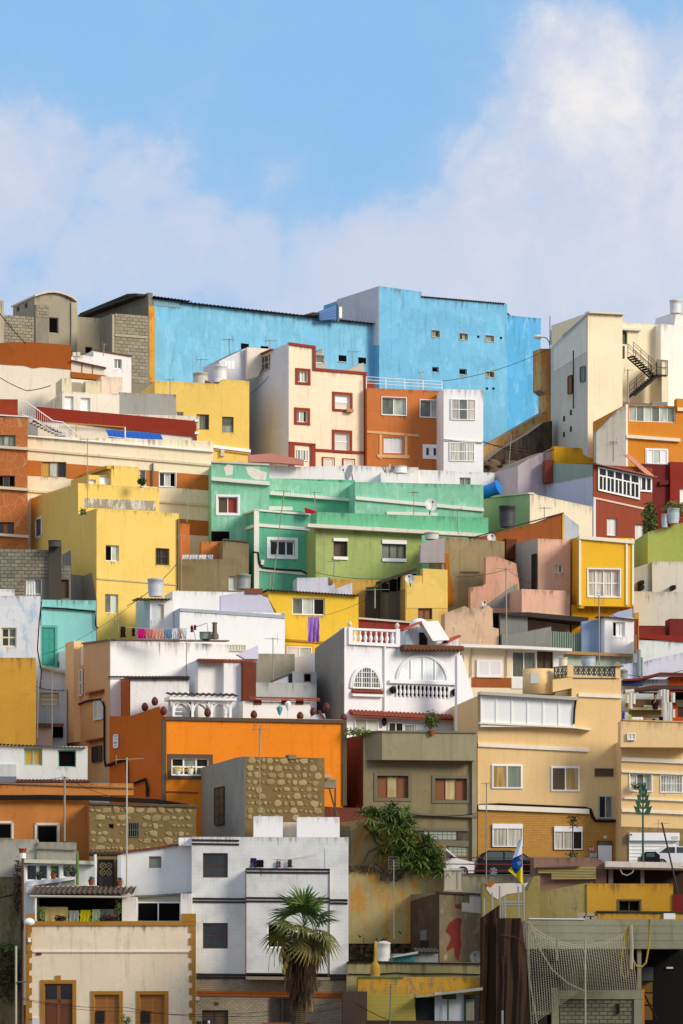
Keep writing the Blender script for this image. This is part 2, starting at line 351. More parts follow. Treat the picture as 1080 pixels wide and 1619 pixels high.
    def corr(s, l, r, t, mat=None, out=.3, back=3, rise=.5, fr=None, name='roof', pitch=.2, amp=.035, t2=None):
        """corrugated sheet roof"""
        fr = fr or s.f; u0, u1 = sorted((fr.U(l), fr.U(r))); z = fr.Z(l, t); z2 = z if t2 is None else fr.Z(r, t2); n = max(4, int((u1 - u0) / pitch) * 4); mb = MB(); vs = []
        for i in range(n + 1):
            u = u0 + (u1 - u0) * i / n; w = amp * math.cos(i * math.pi / 2); zz = z + (z2 - z) * i / n
            vs += [fr.pt(u, zz + w, out), fr.pt(u, zz + w + rise, -back), fr.pt(u, zz + w - .025, out), fr.pt(u, zz + w + rise - .025, -back)]
        fs = []
        for i in range(n): a = 4 * i; fs += [(a, a + 4, a + 5, a + 1), (a + 2, a + 3, a + 7, a + 6), (a, a + 2, a + 6, a + 4)]
        return mb.add(vs, fs).build(name, mat or ROOFD, s.e)
def brick_mesh(sx, sy, sz, mat, key):
    me = bpy.data.meshes.new(key); x, y, z = sx / 2, sy / 2, sz / 2; c = min(sx, sz) * .05
    vs = [(-x, y, -z), (x, y, -z), (x, y, z), (-x, y, z), (-x, -y + c, -z), (x, -y + c, -z), (x, -y + c, z), (-x, -y + c, z), (-x + c, -y, -z + c), (x - c, -y, -z + c), (x - c, -y, z - c), (-x + c, -y, z - c)]
    fs = [(0, 1, 2, 3)] + [(i, (i + 1) % 4, (i + 1) % 4 + 4, i + 4) for i in range(4)] + [(i + 4, (i + 1) % 4 + 4, (i + 1) % 4 + 8, i + 8) for i in range(4)] + [(8, 9, 10, 11)]
    me.from_pydata(vs, [], fs); me.materials.append(mat); me.update(); return me
def blocks(par, fr, l, t, r, b, bw, bh, mat, name='concrete_block', thick=.12, gap=.035, proud=.03, skip=()):
    """courses of single blocks on a wall face, one object each, sharing one mesh"""
    u0, u1, z0, z1 = fr.rect(l, t, r, b); u0, u1 = sorted((u0, u1)); nz = max(1, round((z1 - z0) / bh)); bh = (z1 - z0) / nz
    me = brick_mesh(bw - gap, thick, bh - gap, mat, name); o = Vector(par['wl']); rz = math.atan2(-fr.n.x, fr.n.y) + math.pi
    for j in range(nz):
        u = u0 - (bw / 2 if j % 2 else 0)
        while u < u1 - .02:
            a, c = max(u, u0), min(u + bw, u1); u += bw
            if c - a < bw * .2: continue
            p = fr.pt((a + c) / 2, z0 + (j + .5) * bh, proud - thick / 2 + random.uniform(-.012, .012))
            ob = bpy.data.objects.new(name, me); COL.objects.link(ob); ob.parent = par; ob.location = p - o
            ob.rotation_euler = (0, random.uniform(-.006, .006), rz); ob.scale = ((c - a - gap) / (bw - gap), 1, 1)
def stone_meshes(mat, k=6):
    out = []
    for q in range(k):
        n = random.choice((6, 7, 8, 9)); ph = random.random() * 6; rs = [random.uniform(.7, 1.12) for _ in range(n)]
        sq = random.uniform(.45, .95)
        def ring(sc, y): 
            r = []
            for i in range(n):
                g = ph + 2 * math.pi * i / n; ca, sa = math.cos(g), math.sin(g)
                f = 1 / max(abs(ca), abs(sa)); f = 1 + (f - 1) * sq
                r.append((ca * .5 * f * rs[i] * sc, y, sa * .5 * f * rs[i] * sc))
            return r
        vs = ring(1, .5) + ring(1, -.1) + ring(.86, -.38) + ring(.5, -.5) ; fs = []
        for a in range(3): fs += [(a * n + i, a * n + (i + 1) % n, (a + 1) * n + (i + 1) % n, (a + 1) * n + i) for i in range(n)]
        fs.append(tuple(range(3 * n, 4 * n)))
        me = bpy.data.meshes.new('stone'); me.from_pydata(vs, [], fs); me.materials.append(mat)
        me.update(); out.append(me)
    return out
def stones(par, fr, l, t, r, b, cell, mat, fill=.8, hole=None, thick=.1, big=1.0):
    u0, u1, z0, z1 = fr.rect(l, t, r, b); u0, u1 = sorted((u0, u1)); ms = stone_meshes(mat); o = Vector(par['wl']); rz = math.atan2(-fr.n.x, fr.n.y) + math.pi
    nz = max(1, int((z1 - z0) / (cell * .85))); ch = (z1 - z0) / nz
    for j in range(nz):
        u = u0 + random.uniform(0, .15) * cell
        while True:
            w = cell * random.choice((.4, .55, .75, 1.0, 1.3)) * big
            if u + w > u1: break
            c = u + w / 2; zc = z0 + (j + .5) * ch + random.uniform(-.08, .08) * cell; u += w + cell * random.uniform(.03, .2)
            if random.random() > fill: continue
            h = min(w * random.uniform(.55, 1.05), ch * 1.0)
            if hole and any(a - w / 2 < c < e + w / 2 and f_ - h / 2 < zc < g + h / 2 for a, e, f_, g in hole): continue
            ob = bpy.data.objects.new('stone', random.choice(ms)); COL.objects.link(ob); ob.parent = par; ob.location = fr.pt(c, zc, .0) - o
            ob.rotation_euler = (0, random.uniform(-.25, .25), rz); ob.scale = (w, thick, h)
# ---------------------------------------------------------------- terrain
def terrain():
    mb = MB(); xs = [-900, -400, -200, -120] + list(range(-80, 81, 8)) + [120, 200, 400, 900]
    ys = [-300, -100, 0, 80, 140, 170, 185, 194] + list(range(200, 300, 4)) + [320, 380, 500, 800, 1600]
    for y in ys:
        for x in xs:
            r = 1620 - (min(max(y, 200), 262) - 200) / .053 + 235
            z = ZC + (HZ - r) / F * min(max(y, 200), 262)
            if y < 200: z = -1.2
            if y > 300: z -= (y - 300) * .12
            z = min(z, 34)
            if 200 < y < 300: z += random.uniform(-.4, .25)
            mb.v.append(Vector((x, y, z)))
    n = len(xs)
    for j in range(len(ys) - 1):
        for i in range(n - 1): k = j * n + i; mb.f.append((k, k + 1, k + n + 1, k + n))
    ob = mb.build('hillside_ground', paint('8f7d60', 1.0, '75654a', .5, 3.0), kind='structure'); ob['label'] = 'brown earth hillside under the houses'
terrain()
def ridge():
    # added mound right of the view, unseen: blocks low sun from the slope's foot
    mb = MB(); n, m = 26, 8
    for i in range(n + 1):
        t = -110 + 170 * i / n; h = BLOCKER_H + 1.5 * math.sin(i * 1.3) + random.uniform(-.8, .8); h *= min(1, i / 5, (n - i) / 4) ** .5 if 0 < i < n else .02
        for j in range(m + 1): s = -1 + 2 * j / m; p = Vector((102, 136, 0)) + Vector((.53, .85, 0)) * t + Vector((.85, -.53, 0)) * (s * 26 + 4); p.z = -2 + h * (1 - abs(s) ** 1.4) + random.uniform(-.4, .4); mb.v.append(p)
    for i in range(n):
        for j in range(m): k = i * (m + 1) + j; mb.f.append((k, k + 1, k + m + 2, k + m + 1))
    mb.build('sun_blocker_mound', paint('6d5a40', 1.0, '54452f', .5, 3.0), kind='structure')['label'] = 'added bare brown mound out of view, blocking the low sun'
BLOCKER_H = 55.0
ridge()
# ================================================================= TOP ROW
K(0, 440)
b = B('concrete_house', 'unfinished grey concrete house with barrel vault roof at top left', 155, 267)
CB = paint('a59c86', .9); BLK = plain('9a917c', .9, rnd=.16, var=.3); MORT = paint('8a8271', .9)
arch = [(155, 84), (185, 74), (215, 67), (245, 66), (270, 70), (300, 80), (325, 92), (345, 107)]
b.block(CB, 155, 84, 345, 300, 4.4, wins=[W(221, 176, 263, 246, 'k', 1, fc=CB)], swins=[W(74, 128, 87, 150, 'k', 1, fc=CB), W(110, 112, 123, 134, 'k', 1, fc=CB)], poly=[(155, 340), (345, 340)] + arch[::-1])
b.poly(paint('d8cfb8', .6), [(x - 3, y) for x, y in arch] + [(x - 3, y - 9) for x, y in arch[::-1]], -4.7, .25, 'vault_rim')
b.block(MORT, 10, 166, 219, 300, .35, d0=3.4, name='parapet')
fr = b.last
blocks(b.e, fr, 12, 168, 150, 290, .42, .22, BLK)
b.block(MORT, 160, 118, 219, 200, .4, d0=3.5, name='stair_head'); blocks(b.e, b.last, 163, 122, 218, 178, .42, .22, BLK)
b.block(paint('b3a98e', .7), -15, 97, 17, 300, .9, d0=3.6, name='chimney')
b.box(paint('b3a98e', .7), 318, 110, 345, 330, -.1, .12, 'pilaster')
b = B('concrete_house', 'low bare concrete house between vaulted house and block wall', 345, 270, 25)
b.block(paint('a0977f', .9), 345, 172, 470, 340, 5, wins=[W(383, 308, 415, 338, 'k', 1, fc=CONC)])
b = B('block_house', 'tall unfinished house wall of bare grey concrete blocks beside blue building', 500, 265, 25)
b.block(MORT, 500, 160, 672, 480, 2.2)
for (l, t, r, q) in ((503, 164, 512, 480), (516, 255, 662, 266)): b.box(paint('b2a88f', .7), l, t, r, q, -.05, .07, 'concrete_beam')
blocks(b.e, b.f, 516, 163, 664, 253, .45, .24, BLK); blocks(b.e, b.f, 516, 268, 664, 470, .45, .24, BLK)
# blue hangar
BLUE = paint('7dc1e0', .9, '8fcbe8', .42, .8); BLUE2 = paint('74b9dc', .9, '86c5e6', .4, .8)
b = B('blue_warehouse', 'long blue rendered warehouse with dark corrugated roof edge', 667, 268, 29)
b.block(CONCD, 667, 64, 686, 300, 11, name='concrete_gable', d0=.12)
b.block(BLUE, 0, 0, 0, 0, 10, poly=[(686, 620), (1680, 640), (1680, 208), (1080, 142), (820, 112), (815, 128), (686, 122)])
b.poly(plain('6f9fb0', .5, .3), [(688, 122), (815, 134), (815, 106), (688, 92)], -.3, .02, 'corrugated_panel')
for i in range(14):
    x = 691 + i * 9; b.box(plain('55707a', .5, .4), x, 95 + i * 1, x + 2.5, 122 + i, .02, .05, 'panel_rib')
b.box(paint('d9a13e', .8, 'b56f2c', .4, 1.2), 664, 128, 692, 468, -.01, .16, 'yellow_edge_strip')
b.corr(684, 850, 84, out=.45, back=10, rise=0, t2=106, pitch=.25)
b.corr(815, 1690, 108, out=.4, back=10, rise=0, t2=207, pitch=.3)
b.poly(ROOFD, [(667, 70), (620, 66), (620, 76), (667, 80)], -10, -.2, 'roof_edge')
f2 = b.f.side(-.3); b.strip(ROOFD, [(385, 160), (600, 72), (640, 70)], 10, -.1, .5, 'roof_verge', fr=f2)
K(350, 440)
for (l, t, r, q) in ((88, 293, 123, 320), (177, 305, 212, 330), (527, 346, 562, 374), (615, 356, 650, 384)):
    b.box(BLACK, l, t, r, q, -.01, .012, 'vent_opening'); b.box(paint('a9b4b4', .6), l - 2, q, r + 2, q + 5, -.01, .05, 'vent_sill')
b = B('blue_building', 'tallest blue apartment block with small square windows on the ridge', 708, 276, 27)
OPN = dict(n=1, fc=CONC, g='k')
ws = [W(946, 234, 980, 265, 'cd', 2, fc=paint('cfc4a4')), W(948, 398, 978, 422, **OPN)]
K(700, 440); ws = []
Q = paint('cdbf9c', .5)
for (l, t, r, q, g, n) in ((76, 248, 112, 276, 'dg', 2), (192, 257, 230, 284, 'g', 1), (75, 407, 109, 433, 'k', 1), (196, 420, 231, 445, 'gd', 2), (-49, 234, -14, 264, 'gd', 2), (-47, 398, -17, 422, 'k', 1)):
    ws.append(W(l, t, r, q, g, n, fc=Q, sur=Q if g != 'k' else None, sw=2))
x0 = -285
b.block(BLUE2, 0, 0, 0, 0, 9, ws, poly=[(-285, 900), (290, 860), (290, 115), (-95, 86), (-95, 60), (-285, 34)])
b.block(paint('5cb0e0', .9, '88c5e6', .38, .6), 0, 0, 0, 0, 7, d0=-.05, poly=[(289, 860), (441, 840), (441, 180), (289, 165)], name='annex_wall')
b.poly(paint('d6d6da', .6), [(-285, 300), (-285, 34), (-475, 95), (-475, 300)], -.3, 0, 'side_wall', fr=b.f.side(b.f.U(-285) - .03))
b.corr(-95, 278, 82, out=.15, back=8, rise=0, t2=114, amp=.05)
b.poly(ROOFD, [(291, 165), (291, 142), (318, 142), (350, 168)], -3, -1, 'roof_ridge')
K(350, 440)
K(700, 440)
MB().tube([P(188, 262, 281), P(188, 420, 281)], .07).build('drain_pipe', plain('a58f78'), b.e)
for (x, y) in ((160, 262), (262, 268), (199, 495), (228, 495)):
    u = b.f.U(x); z = b.f.Z(x, y); MB().fbox(b.f, u - .08, u + .08, z - .08, z + .08, -.01, .04).build('vent', DARK, b.e)
K(350, 440)
b = B('metal_shed', 'small blue corrugated metal roof shed beside white gable on the ridge', 440, 274, 28, 'shed')
b.poly(plain('3f6fa6', .5, .2), [(440, 185), (520, 188), (520, 120), (440, 155)], -2.5, 0, 'wall')
for i in range(5): b.strip(plain('2f5684', .5, .2), [(442, 158 + i * 7), (518, 127 + i * 13)], 4, 0, .05, 'rib')
b.poly(plain('5a6a70'), [(520, 195), (527, 195), (527, 117), (520, 117)], -.1, .1, 'post'); b.box(WHITE, 527, 128, 541, 178, -.1, .05, 'door')
b.poly(ROOFD, [(365, 165), (412, 152), (440, 154), (440, 166)], -2.5, 0, 'roof')
# retaining wall and rock under blue building
K(700, 440)
b = B('retaining_wall', 'sloping tan retaining wall with peeling orange paint under blue building', 180, 266, 24, 'wall')
b.block(paint('c9a871', 1.0, 'c07a3c', .5, .45), 0, 0, 0, 0, 1.2, poly=[(180, 900), (180, 760), (300, 690), (465, 595), (465, 520), (440, 500), (440, 316), (492, 316), (492, 900)])
b = B('rock_wall', 'dark brown rock and earth bank below tan retaining wall', 190, 263.5, 24, 'rock')
b.block(paint('4a3d30', 1.0, '2e2620', .5, .8, bump=1.0), 0, 0, 0, 0, 1, poly=[(185, 1000), (185, 830), (260, 770), (380, 700), (450, 650), (492, 640), (492, 1000)])
K(700, 680)
ms = stone_meshes(plain('6a5a48', .95, rnd=.25, var=.4)); fr = b.f.off(.05)
for i in range(30):
    x = random.uniform(185, 335); y = random.uniform(150, 235)
    ob = bpy.data.objects.new('boulder', random.choice(ms)); COL.objects.link(ob); ob.parent = b.e; w = random.uniform(.4, 1.1)
    ob.location = fr.pt(fr.U(x), fr.Z(x, y)) - Vector(b.e['wl']); ob.scale = (w, .5, w * .6); ob.rotation_euler = (0, random.uniform(-.4, .4), R(24))
# right tall cream building
K(700, 440)
CREAM = paint('f2e2bf', .45)
b = B('cream_apartment_building', 'tall cream building with grey side wall and outside metal staircase', 652, 262, 24)
GS = paint('c3c3b8', .7)
b.block(CREAM, 652, 155, 808, 900, 5.5, name='wall')
sf = b.f.side(-.012)
b.poly(GS, [(652, 900), (652, 158), (540, 258), (486, 310), (486, 900)], -.3, 0, 'side_wall', fr=sf)
b.strip(paint('dcdcd6', .5), [(652, 155), (540, 254)], 7, -.3, .1, 'verge', fr=sf)
b.poly(paint('dcdccf', .5), [(648, 330), (648, 180), (500, 320), (500, 420)], 0, .02, 'paler_patch', fr=sf)  # paler area over the upper part of the grey side wall
for w in (W(623, 396, 642, 466, 'g', 1, fc=STEEL, dep=-.05), W(568, 437, 584, 520, 'b', 1, fc=BROWN, dep=-.05)): make_win(sf, w, b.e)
for (x, y) in ((546, 631), (577, 603), (546, 702), (577, 677)):
    u = sf.U(x); z = sf.Z(x, y); MB().fbox(sf, u - .12, u + .12, z - .18, z + .18, 0, .03).build('vent', DARK, b.e)
MB().tube([sf.pt(sf.U(590), sf.Z(590, 325), .06), sf.pt(sf.U(590), sf.Z(590, 585), .06)], .035).build('conduit', DARK, b.e)
b.strip(paint('d8d2c2'), [(650, 150), (812, 158)], 8, -.4, .3, 'eave')
b.block(paint('f0e1c0', .4), 804, 196, 985, 900, 4, d0=-3.2, name='recessed_wall', wins=[W(806, 225, 830, 296, 'm', 1, fc=plain('1b5c33'), name='door')])
b.box(paint('cdbb8c', .5), 806, 385, 852, 560, -3.2, -3.15, 'painted_panel'); b.box(plain('2a2622'), 804, 418, 817, 540, -3.2, -3.12, 'door')
b.strip(paint('dcd9d2'), [(800, 186), (985, 196)], 10, -3.5, -2.9, 'eave')
b.block(paint('f5efe4', .3), 980, 205, 1090, 900, 5, d0=-2.4, name='white_wing'); b.block(paint('f3eee4', .3), 0, 0, 0, 0, 3, d0=-2.5, poly=[(995, 220), (1090, 220), (1090, 152), (1050, 150), (995, 196)], name='roof_room')
b.block(paint('e9dcbd', .4), 985, 365, 1014, 900, 1.6, d0=-.8, name='stair_wall')
# outside staircase
fr = b.f.off(-1.6); IRON = plain('2c2a27', .7, .3)
st = MB()
def zigzag(p0, p1, n, w=.8):
    mb = MB()
    for i in range(n):
        x = p0[0] + (p1[0] - p0[0]) * (i + .5) / n; y = p0[1] + (p1[1] - p0[1]) * (i + .5) / n
        u = fr.U(x); z = fr.Z(x, y); mb.fbox(fr, u - .16, u + .16, z - .03, z + .02, 0, w)
    for d in (0, w):
        a = fr.pt(fr.U(p0[0]), fr.Z(*p0) - .1, d); c = fr.pt(fr.U(p1[0]), fr.Z(*p1) - .1, d); mb.tube([a, c], .06, 4)
        for h in (.45, .8, 1.0): mb.tube([a + Vector((0, 0, h)), c + Vector((0, 0, h))], .022, 4)
        for i in range(4): q = a.lerp(c, i / 3); mb.tube([q, q + Vector((0, 0, 1.0))], .025, 4)
    return mb
zigzag((832, 352), (935, 445), 10).build('stair_flight', IRON, b.e); zigzag((838, 530), (938, 445), 10).build('stair_flight', IRON, b.e)
u0, u1 = fr.U(935), fr.U(982); z = fr.Z(950, 440); lm = MB().fbox(fr, u0, u1, z - .08, z, 0, .9)
for u in (u0, u1): lm.tube([fr.pt(u, z, .9), fr.pt(u, z + 1, .9)], .03, 4)
for h in (.5, 1.0): lm.tube([fr.pt(u0, z + h, .9), fr.pt(u1, z + h, .9)], .025, 4)
lm.build('stair_landing', IRON, b.e); b.box(plain('26241f'), 806, 294, 846, 350, -1.6, -.9, 'stair_cabinet')
b.box(plain('6f6252'), 806, 552, 960, 566, -1.7, -.6, 'stair_platform')
K(700, 440)
# street lamp on ridge
e = thing('street_lamp', 'street lamp with curved arm standing between blue and cream buildings', 'street lamp', P(482, 520, 268))
MB().tube([P(482, 520, 268), P(482, 170, 268)], .05, r1=.03).build('pole', STEEL, e)
MB().tube([P(482, 305, 268), P(478, 285, 268), P(466, 268, 268), P(445, 263, 268)], .035).build('arm', STEEL, e)
q = P(428, 266, 268); MB().lathe(q, [(.05, .2), (.32, .12), (.38, 0), (.2, -.1)], 10).build('lamp_head', PVC, e, True)
MB().tube([P(489, 300, 268), P(489, 232, 268)], .06).build('box', STEEL, e)
# orange house far right
ORA = paint('d98a2a', .5)
b = B('orange_house', 'orange house with white glazed balcony band at right edge', 822, 253, 12)
b.block(ORA, 822, 567, 1120, 1000, 8, wins=[W(838, 575, 1046, 645, 'lg', 6)])
K(700, 680); b.win(W(915, 88, 1008, 152, 'wlw', 3, sur=PVC, sw=5, dep=-.02)); K(700, 440)
b.box(ORA, 1050, 542, 1100, 600, -.5, .12, 'upper_band'); b.box(paint('f3dfc0', .3), 1052, 583, 1100, 598, .12, .18, 'cornice')
b.strip(paint('f0e2cc', .3), [(822, 704), (1064, 722)], 14, -.01, .22, 'ledge'); b.box(WHITE, 822, 567, 831, 860, 0, .06, 'corner_strip')
b.block(paint('b9b5aa', .8), 0, 0, 0, 0, .6, d0=.3, poly=[(690, 900), (822, 900), (822, 570), (790, 590), (690, 690)], name='side_parapet', fr=b.f)
b.box(plain('8a8175'), 960, 545, 1030, 580, -1.5, -1.0, 'rubble_pile')
# ================================================================= SECOND ROW (left)
K(0, 440)
b = B('cream_house', 'cream house wall under rust brown painted parapet at left edge', -20, 256, 8)
b.block(paint('f3e6cf', .5), -20, 300, 318, 640, 6)
b.poly(paint('a5561c', .4), [(-20, 292), (120, 286), (320, 300), (320, 410), (230, 402), (190, 398), (150, 404), (110, 392), (60, 390), (-20, 384)], -.5, .05, 'brown_parapet_paint')
b.poly(paint('efe1c8', .4), [(320, 372), (470, 404), (470, 436), (320, 420)], -.4, .04, 'panel_wall')
for i, x in enumerate((366, 414)): b.box(paint('b5662a'), x, 384 + i * 10, x + 4, 424 + i * 5, .04, .07, 'panel_divider')
b.poly(paint('b0601f', .4), [(320, 420), (478, 438), (478, 460), (320, 446)], -.5, .08, 'brown_band'); b.strip(RUST, [(320, 368), (476, 402)], 5, -.3, .25, 'eave')
b = B('white_house', 'small white house with one window below block wall', 355, 259, 20)
b.block(WHITE, 0, 0, 0, 0, 6, [W(513, 363, 548, 406, 'lg', 2)], poly=[(322, 560), (590, 560), (590, 350), (420, 322), (420, 352), (375, 345), (322, 352)])
b.strip(RUST, [(420, 319), (592, 348)], 5, -.2, .1, 'coping')
for i in range(2): b.box(paint('cfc6b4'), 328 + i * 18, 332, 342 + i * 18, 350, -.2, .06, 'pierced_block')
b = B('cream_row_house', 'cream row house with two white shutter doors behind red parapet', 280, 253, 15)
b.block(paint('f3e7d2', .45), 280, 508, 556, 620, 6, [W(291, 530, 331, 592, 'w', 1, name='door'), W(362, 537, 406, 598, 'w', 1, name='door')], swins=[W(248, 541, 269, 584, 'lg', 2)])
b.block(paint('f0d9c0', .6), 455, 440, 550, 520, 4, d0=-1.2, name='rear_wall'); b.block(paint('e9dcb4', .5), 278, 448, 322, 510, 2.2, d0=-.3, name='water_tank_housing'); b.block(paint('e6d8b0', .5), 385, 460, 452, 515, 2, d0=-.3, name='water_tank_housing')
b.box(plain('a79a80'), 322, 462, 372, 510, -.6, -.5, 'boarded_gap')
b = B('grey_wall', 'plain grey rendered parapet wall left of yellow house', 537, 254, 14, 'wall')
b.block(paint('a9a79d', .7), 537, 512, 792, 640, 3)
b = B('yellow_house', 'yellow house with flaking parapet and three windows beside cream building', 696, 255.5, 13)
YEL = paint('edc968', .55, 'd8c7a0', .12, .8)
b.block(YEL, 0, 0, 0, 0, 8, [W(792, 600, 825, 640, 'gl', 1), W(884, 611, 940, 680, 'lgd', 3, fc=plain('6d6046')), W(998, 622, 1050, 692, 'gl', 1, 2, fc=plain('6d6046'))], poly=[(696, 860), (1120, 860), (1120, 462), (1000, 452), (985, 474), (696, 460)])
b.strip(PVC, [(885, 740), (1125, 770)], 14, -.01, .15, 'ledge'); b.strip(paint('c7a04a', .5), [(885, 757), (1125, 788)], 6, -.01, .1, 'band')
b.box(plain('c9c6b8'), 990, 770, 1006, 800, 0, .2, 'meter_box')
# red parapet house with terrace
b = B('red_parapet_house', 'cream terrace house with long dark red parapet band and blue awning', 165, 250.5, 10)
b.block(paint('efe3cd', .5), 170, 600, 880, 800, 5)
b.poly(paint('8e2f1c', .4), [(165, 578), (880, 642), (886, 770), (872, 765), (868, 712), (560, 680), (330, 650), (165, 640)], -.6, .12, 'red_parapet')
b.box(WHITE, 874, 634, 892, 646, -.4, .16, 'coping_block'); b.box(WHITE, 874, 690, 892, 702, -.4, .16, 'coping_block')
b.strip(plain('b98a3c'), [(290, 650), (560, 670)], 5, .3, .36, 'pole_rail')
b.box(plain('c9a13c'), 338, 655, 342, 720, .3, .36, 'pole')
e = thing('awning', 'faded blue striped fabric awning over the terrace with red parapet', 'awning', P(615, 740, 248.8))
mb = MB(); n = 24
for i in range(n + 1):
    x = 488 + (735 - 488) * i / n; t = 684 + i * .75
    mb.v += [P(x - 14, t - 4, 250), P(x, t + 28 + (3 if i % 2 else 0), 248.8), P(x, t + 40 + (i % 2) * 3, 248.75)]
for i in range(n): k = i * 3; mb.f += [(k, k + 3, k + 4, k + 1), (k + 1, k + 4, k + 5, k + 2)]
mb.build('canopy', cloth('2f5fae'), e)
MB().tube([P(488, 712, 248.8), P(735, 732, 248.8)], .03).build('front_bar', PVC, e); MB().tube([P(562, 668, 248.7), P(562, 752, 248.7)], .05).build('post', PVC, e)
MB().tube([P(478, 680, 250), P(505, 735, 249.6)], .05).build('winder', STEEL, e)
e = thing('roof_stairs', 'white railed outside stairs coming down to the terrace at left', 'stairs', P(220, 720, 249))
for i in range(9):
    MB().box(P(150 + i * 16, 652 + i * 7.5, 249.3), .5, .8, .25).build('step', paint('d8d0c0', .6), e)
rm = MB(); 
for i in range(27):
    x = 100 + i * 9.6; t = 560 + max(0, (x - 120)) * .68; 
    t = 557 if x < 120 else min(557 + (x - 120) * .72, 720)
    if 240 < x < 290: t = 645
    rm.tube([P(x, t, 248.9), P(x, t + 60, 248.9)], .014, 4)
rm.build('balusters', PVC, e, kind='stuff'); MB().tube([P(98, 556, 248.9), P(120, 556, 248.9), P(238, 640, 248.9), P(282, 646, 248.9), P(365, 715, 248.9)], .035).build('handrail', PVC, e)
MB().tube([P(98, 612, 248.9), P(140, 625, 248.9), P(238, 690, 248.9), P(345, 720, 248.9)], .03).build('bottom_rail', PVC, e)
# striped house
K(0, 680)
b = B('striped_house', 'cream house with broad orange-brown stripes and thin ledges', 124, 246, 11)
CR = paint('f3e5c4', .4); STR = paint('bf7030', .5)
b.block(CR, 124, 26, 958, 540, 7, [W(187, 142, 298, 212, 'yld', 3, fc=plain('8a6a2a')), W(627, 178, 657, 245, 'g', 1), W(716, 190, 790, 254, 'dlk', 3, sur=PVC, sw=3), ])
b.strip(PVC, [(124, 24), (960, 94)], 6, -.3, .2, 'coping'); b.strip(paint('e2d4b4', .9), [(124, 82), (960, 154)], 10, -.01, .12, 'ledge'); b.strip(paint('e2d4b4', .9), [(0 + 124, 268), (960, 336)], 10, -.01, .12, 'ledge')
b.poly(STR, [(124, 135), (186, 139), (186, 208), (124, 205)], 0, .02, 'orange_stripe'); b.poly(STR, [(299, 150), (626, 177), (626, 245), (299, 217)], 0, .02, 'orange_stripe')
b.poly(STR, [(658, 180), (714, 185), (714, 256), (658, 250)], 0, .02, 'orange_stripe'); b.poly(STR, [(793, 191), (957, 205), (957, 273), (793, 259)], 0, .02, 'orange_stripe')
b.poly(STR, [(805, 399), (957, 410), (957, 477), (805, 468)], 0, .02, 'orange_stripe')
b.block(paint('c9763a', .5), 808, 420, 852, 560, 1, d0=2.5, name='orange_pier')
MB().tube([b.f.pt(b.f.U(685), b.f.Z(685, 250), .1), b.f.pt(b.f.U(685), b.f.Z(685, 150), .1)], .07).build('drain_pipe', STEEL, b.e)
# brown house with crazed line pattern
def crazy():
    m, nt, p = mk('crazed_brown'); pos = nt.node('ShaderNodeNewGeometry').outputs['Position']
    v = nt.node('ShaderNodeTexVoronoi', {'Vector': pos, 'Scale': 1.9}, feature='DISTANCE_TO_EDGE').outputs['Distance']
    col = nt.mix(nt.ramp(v, .008, .026), lin('c48a5a'), nt.mix(nt.noise(pos, 2, 5), lin('a85e2e'), lin('bf7238')))
    nt.put(p.inputs['Base Color'], col); p.inputs['Roughness'].default_value = .9; return m
b = B('brown_house', 'brown house with crazy paving pattern facade at left edge', -40, 244, 6)
b.block(crazy(), -60, -60, 124, 560, 6, [W(-36, 22, 70, 72, 'lg', 4, fc=plain('7c6a2c')), W(-36, 204, 67, 254, 'dk', 4, fc=plain('7c5a3a')), W(-36, 413, 63, 466, 'bd', 4, fc=plain('5a3520'))])
for y in (72, 255, 466): b.strip(paint('d9ccb2', .6), [(-40, y - 4), (130, y + 8)], 12, -.01, .2, 'ledge')
K(0, 440)
b.block(paint('9c3d20', .5), -40, 542, 80, 620, 4, d0=-1, name='red_parapet'); b.strip(WHITE, [(-40, 610), (128, 620)], 5, -.5, .06, 'coping')
# big yellow house
K(0, 680)
YB = paint('efcc6c', .4, 'c99f45', .12, .5)
b = B('yellow_house', 'big bright yellow house with olive shaded side wall and four small windows', 435, 236, 26)
b.block(YB, 435, 352, 804, 900, 16, [W(475, 517, 535, 589, 'kl', 2), W(701, 532, 759, 604, 'd', 2, fc=plain('5a4a3a'), bars=6), W(472, 737, 532, 823, 'gl', 2, fc=plain('e3ddc8'))], swins=[], name='wall')
sf = b.f.side(-.03)
b.poly(YB, [(435, 860), (435, 352), (352, 380), (350, 238), (262, 275), (93, 318), (93, 860)], -.4, 0, 'side_wall', fr=sf)
make_win(sf, W(163, 398, 189, 480, 'g', 1, sur=PVC, sw=7, dep=-.02), b.e)
b.poly(paint('8f8d80', .8), [(435, 1000), (435, 760), (412, 640), (380, 655), (320, 648), (318, 540), (280, 560), (280, 1000)], 0, .02, 'unpainted_render', fr=sf)
b.block(YB, 350, 238, 716, 420, 8, d0=-4, name='roof_storey')
fr = b.last; b.poly(paint('d9d3c0', 1.0, '8d8570', .6, 1.2), [(352, 305), (700, 318), (700, 362), (352, 345)], 0, .03, 'flaked_plaster', fr=fr)
b.block(YB, 500, 158, 624, 300, 4, d0=-6, name='stair_room', swins=[]); b.strip(paint('d8b04c'), [(390, 196), (500, 160)], 14, -.2, .3, 'eave', fr=b.last.side(b.last.U(500)))
b.block(YB, 398, 200, 500, 320, 3, d0=-6.3, wins=[W(448, 206, 492, 242, 'v', 1), W(400, 222, 431, 240, 'v', 1)], name='stair_room_wall')
b.strip(paint('cdb98a', .6), [(437, 664), (795, 692)], 7, -.01, .06, 'ledge')
MB().tube([b.f.pt(b.f.U(797), b.f.Z(797, 400), .1), b.f.pt(b.f.U(797), b.f.Z(797, 720), .1)], .05).build('drain_pipe', plain('4a4540'), b.e)
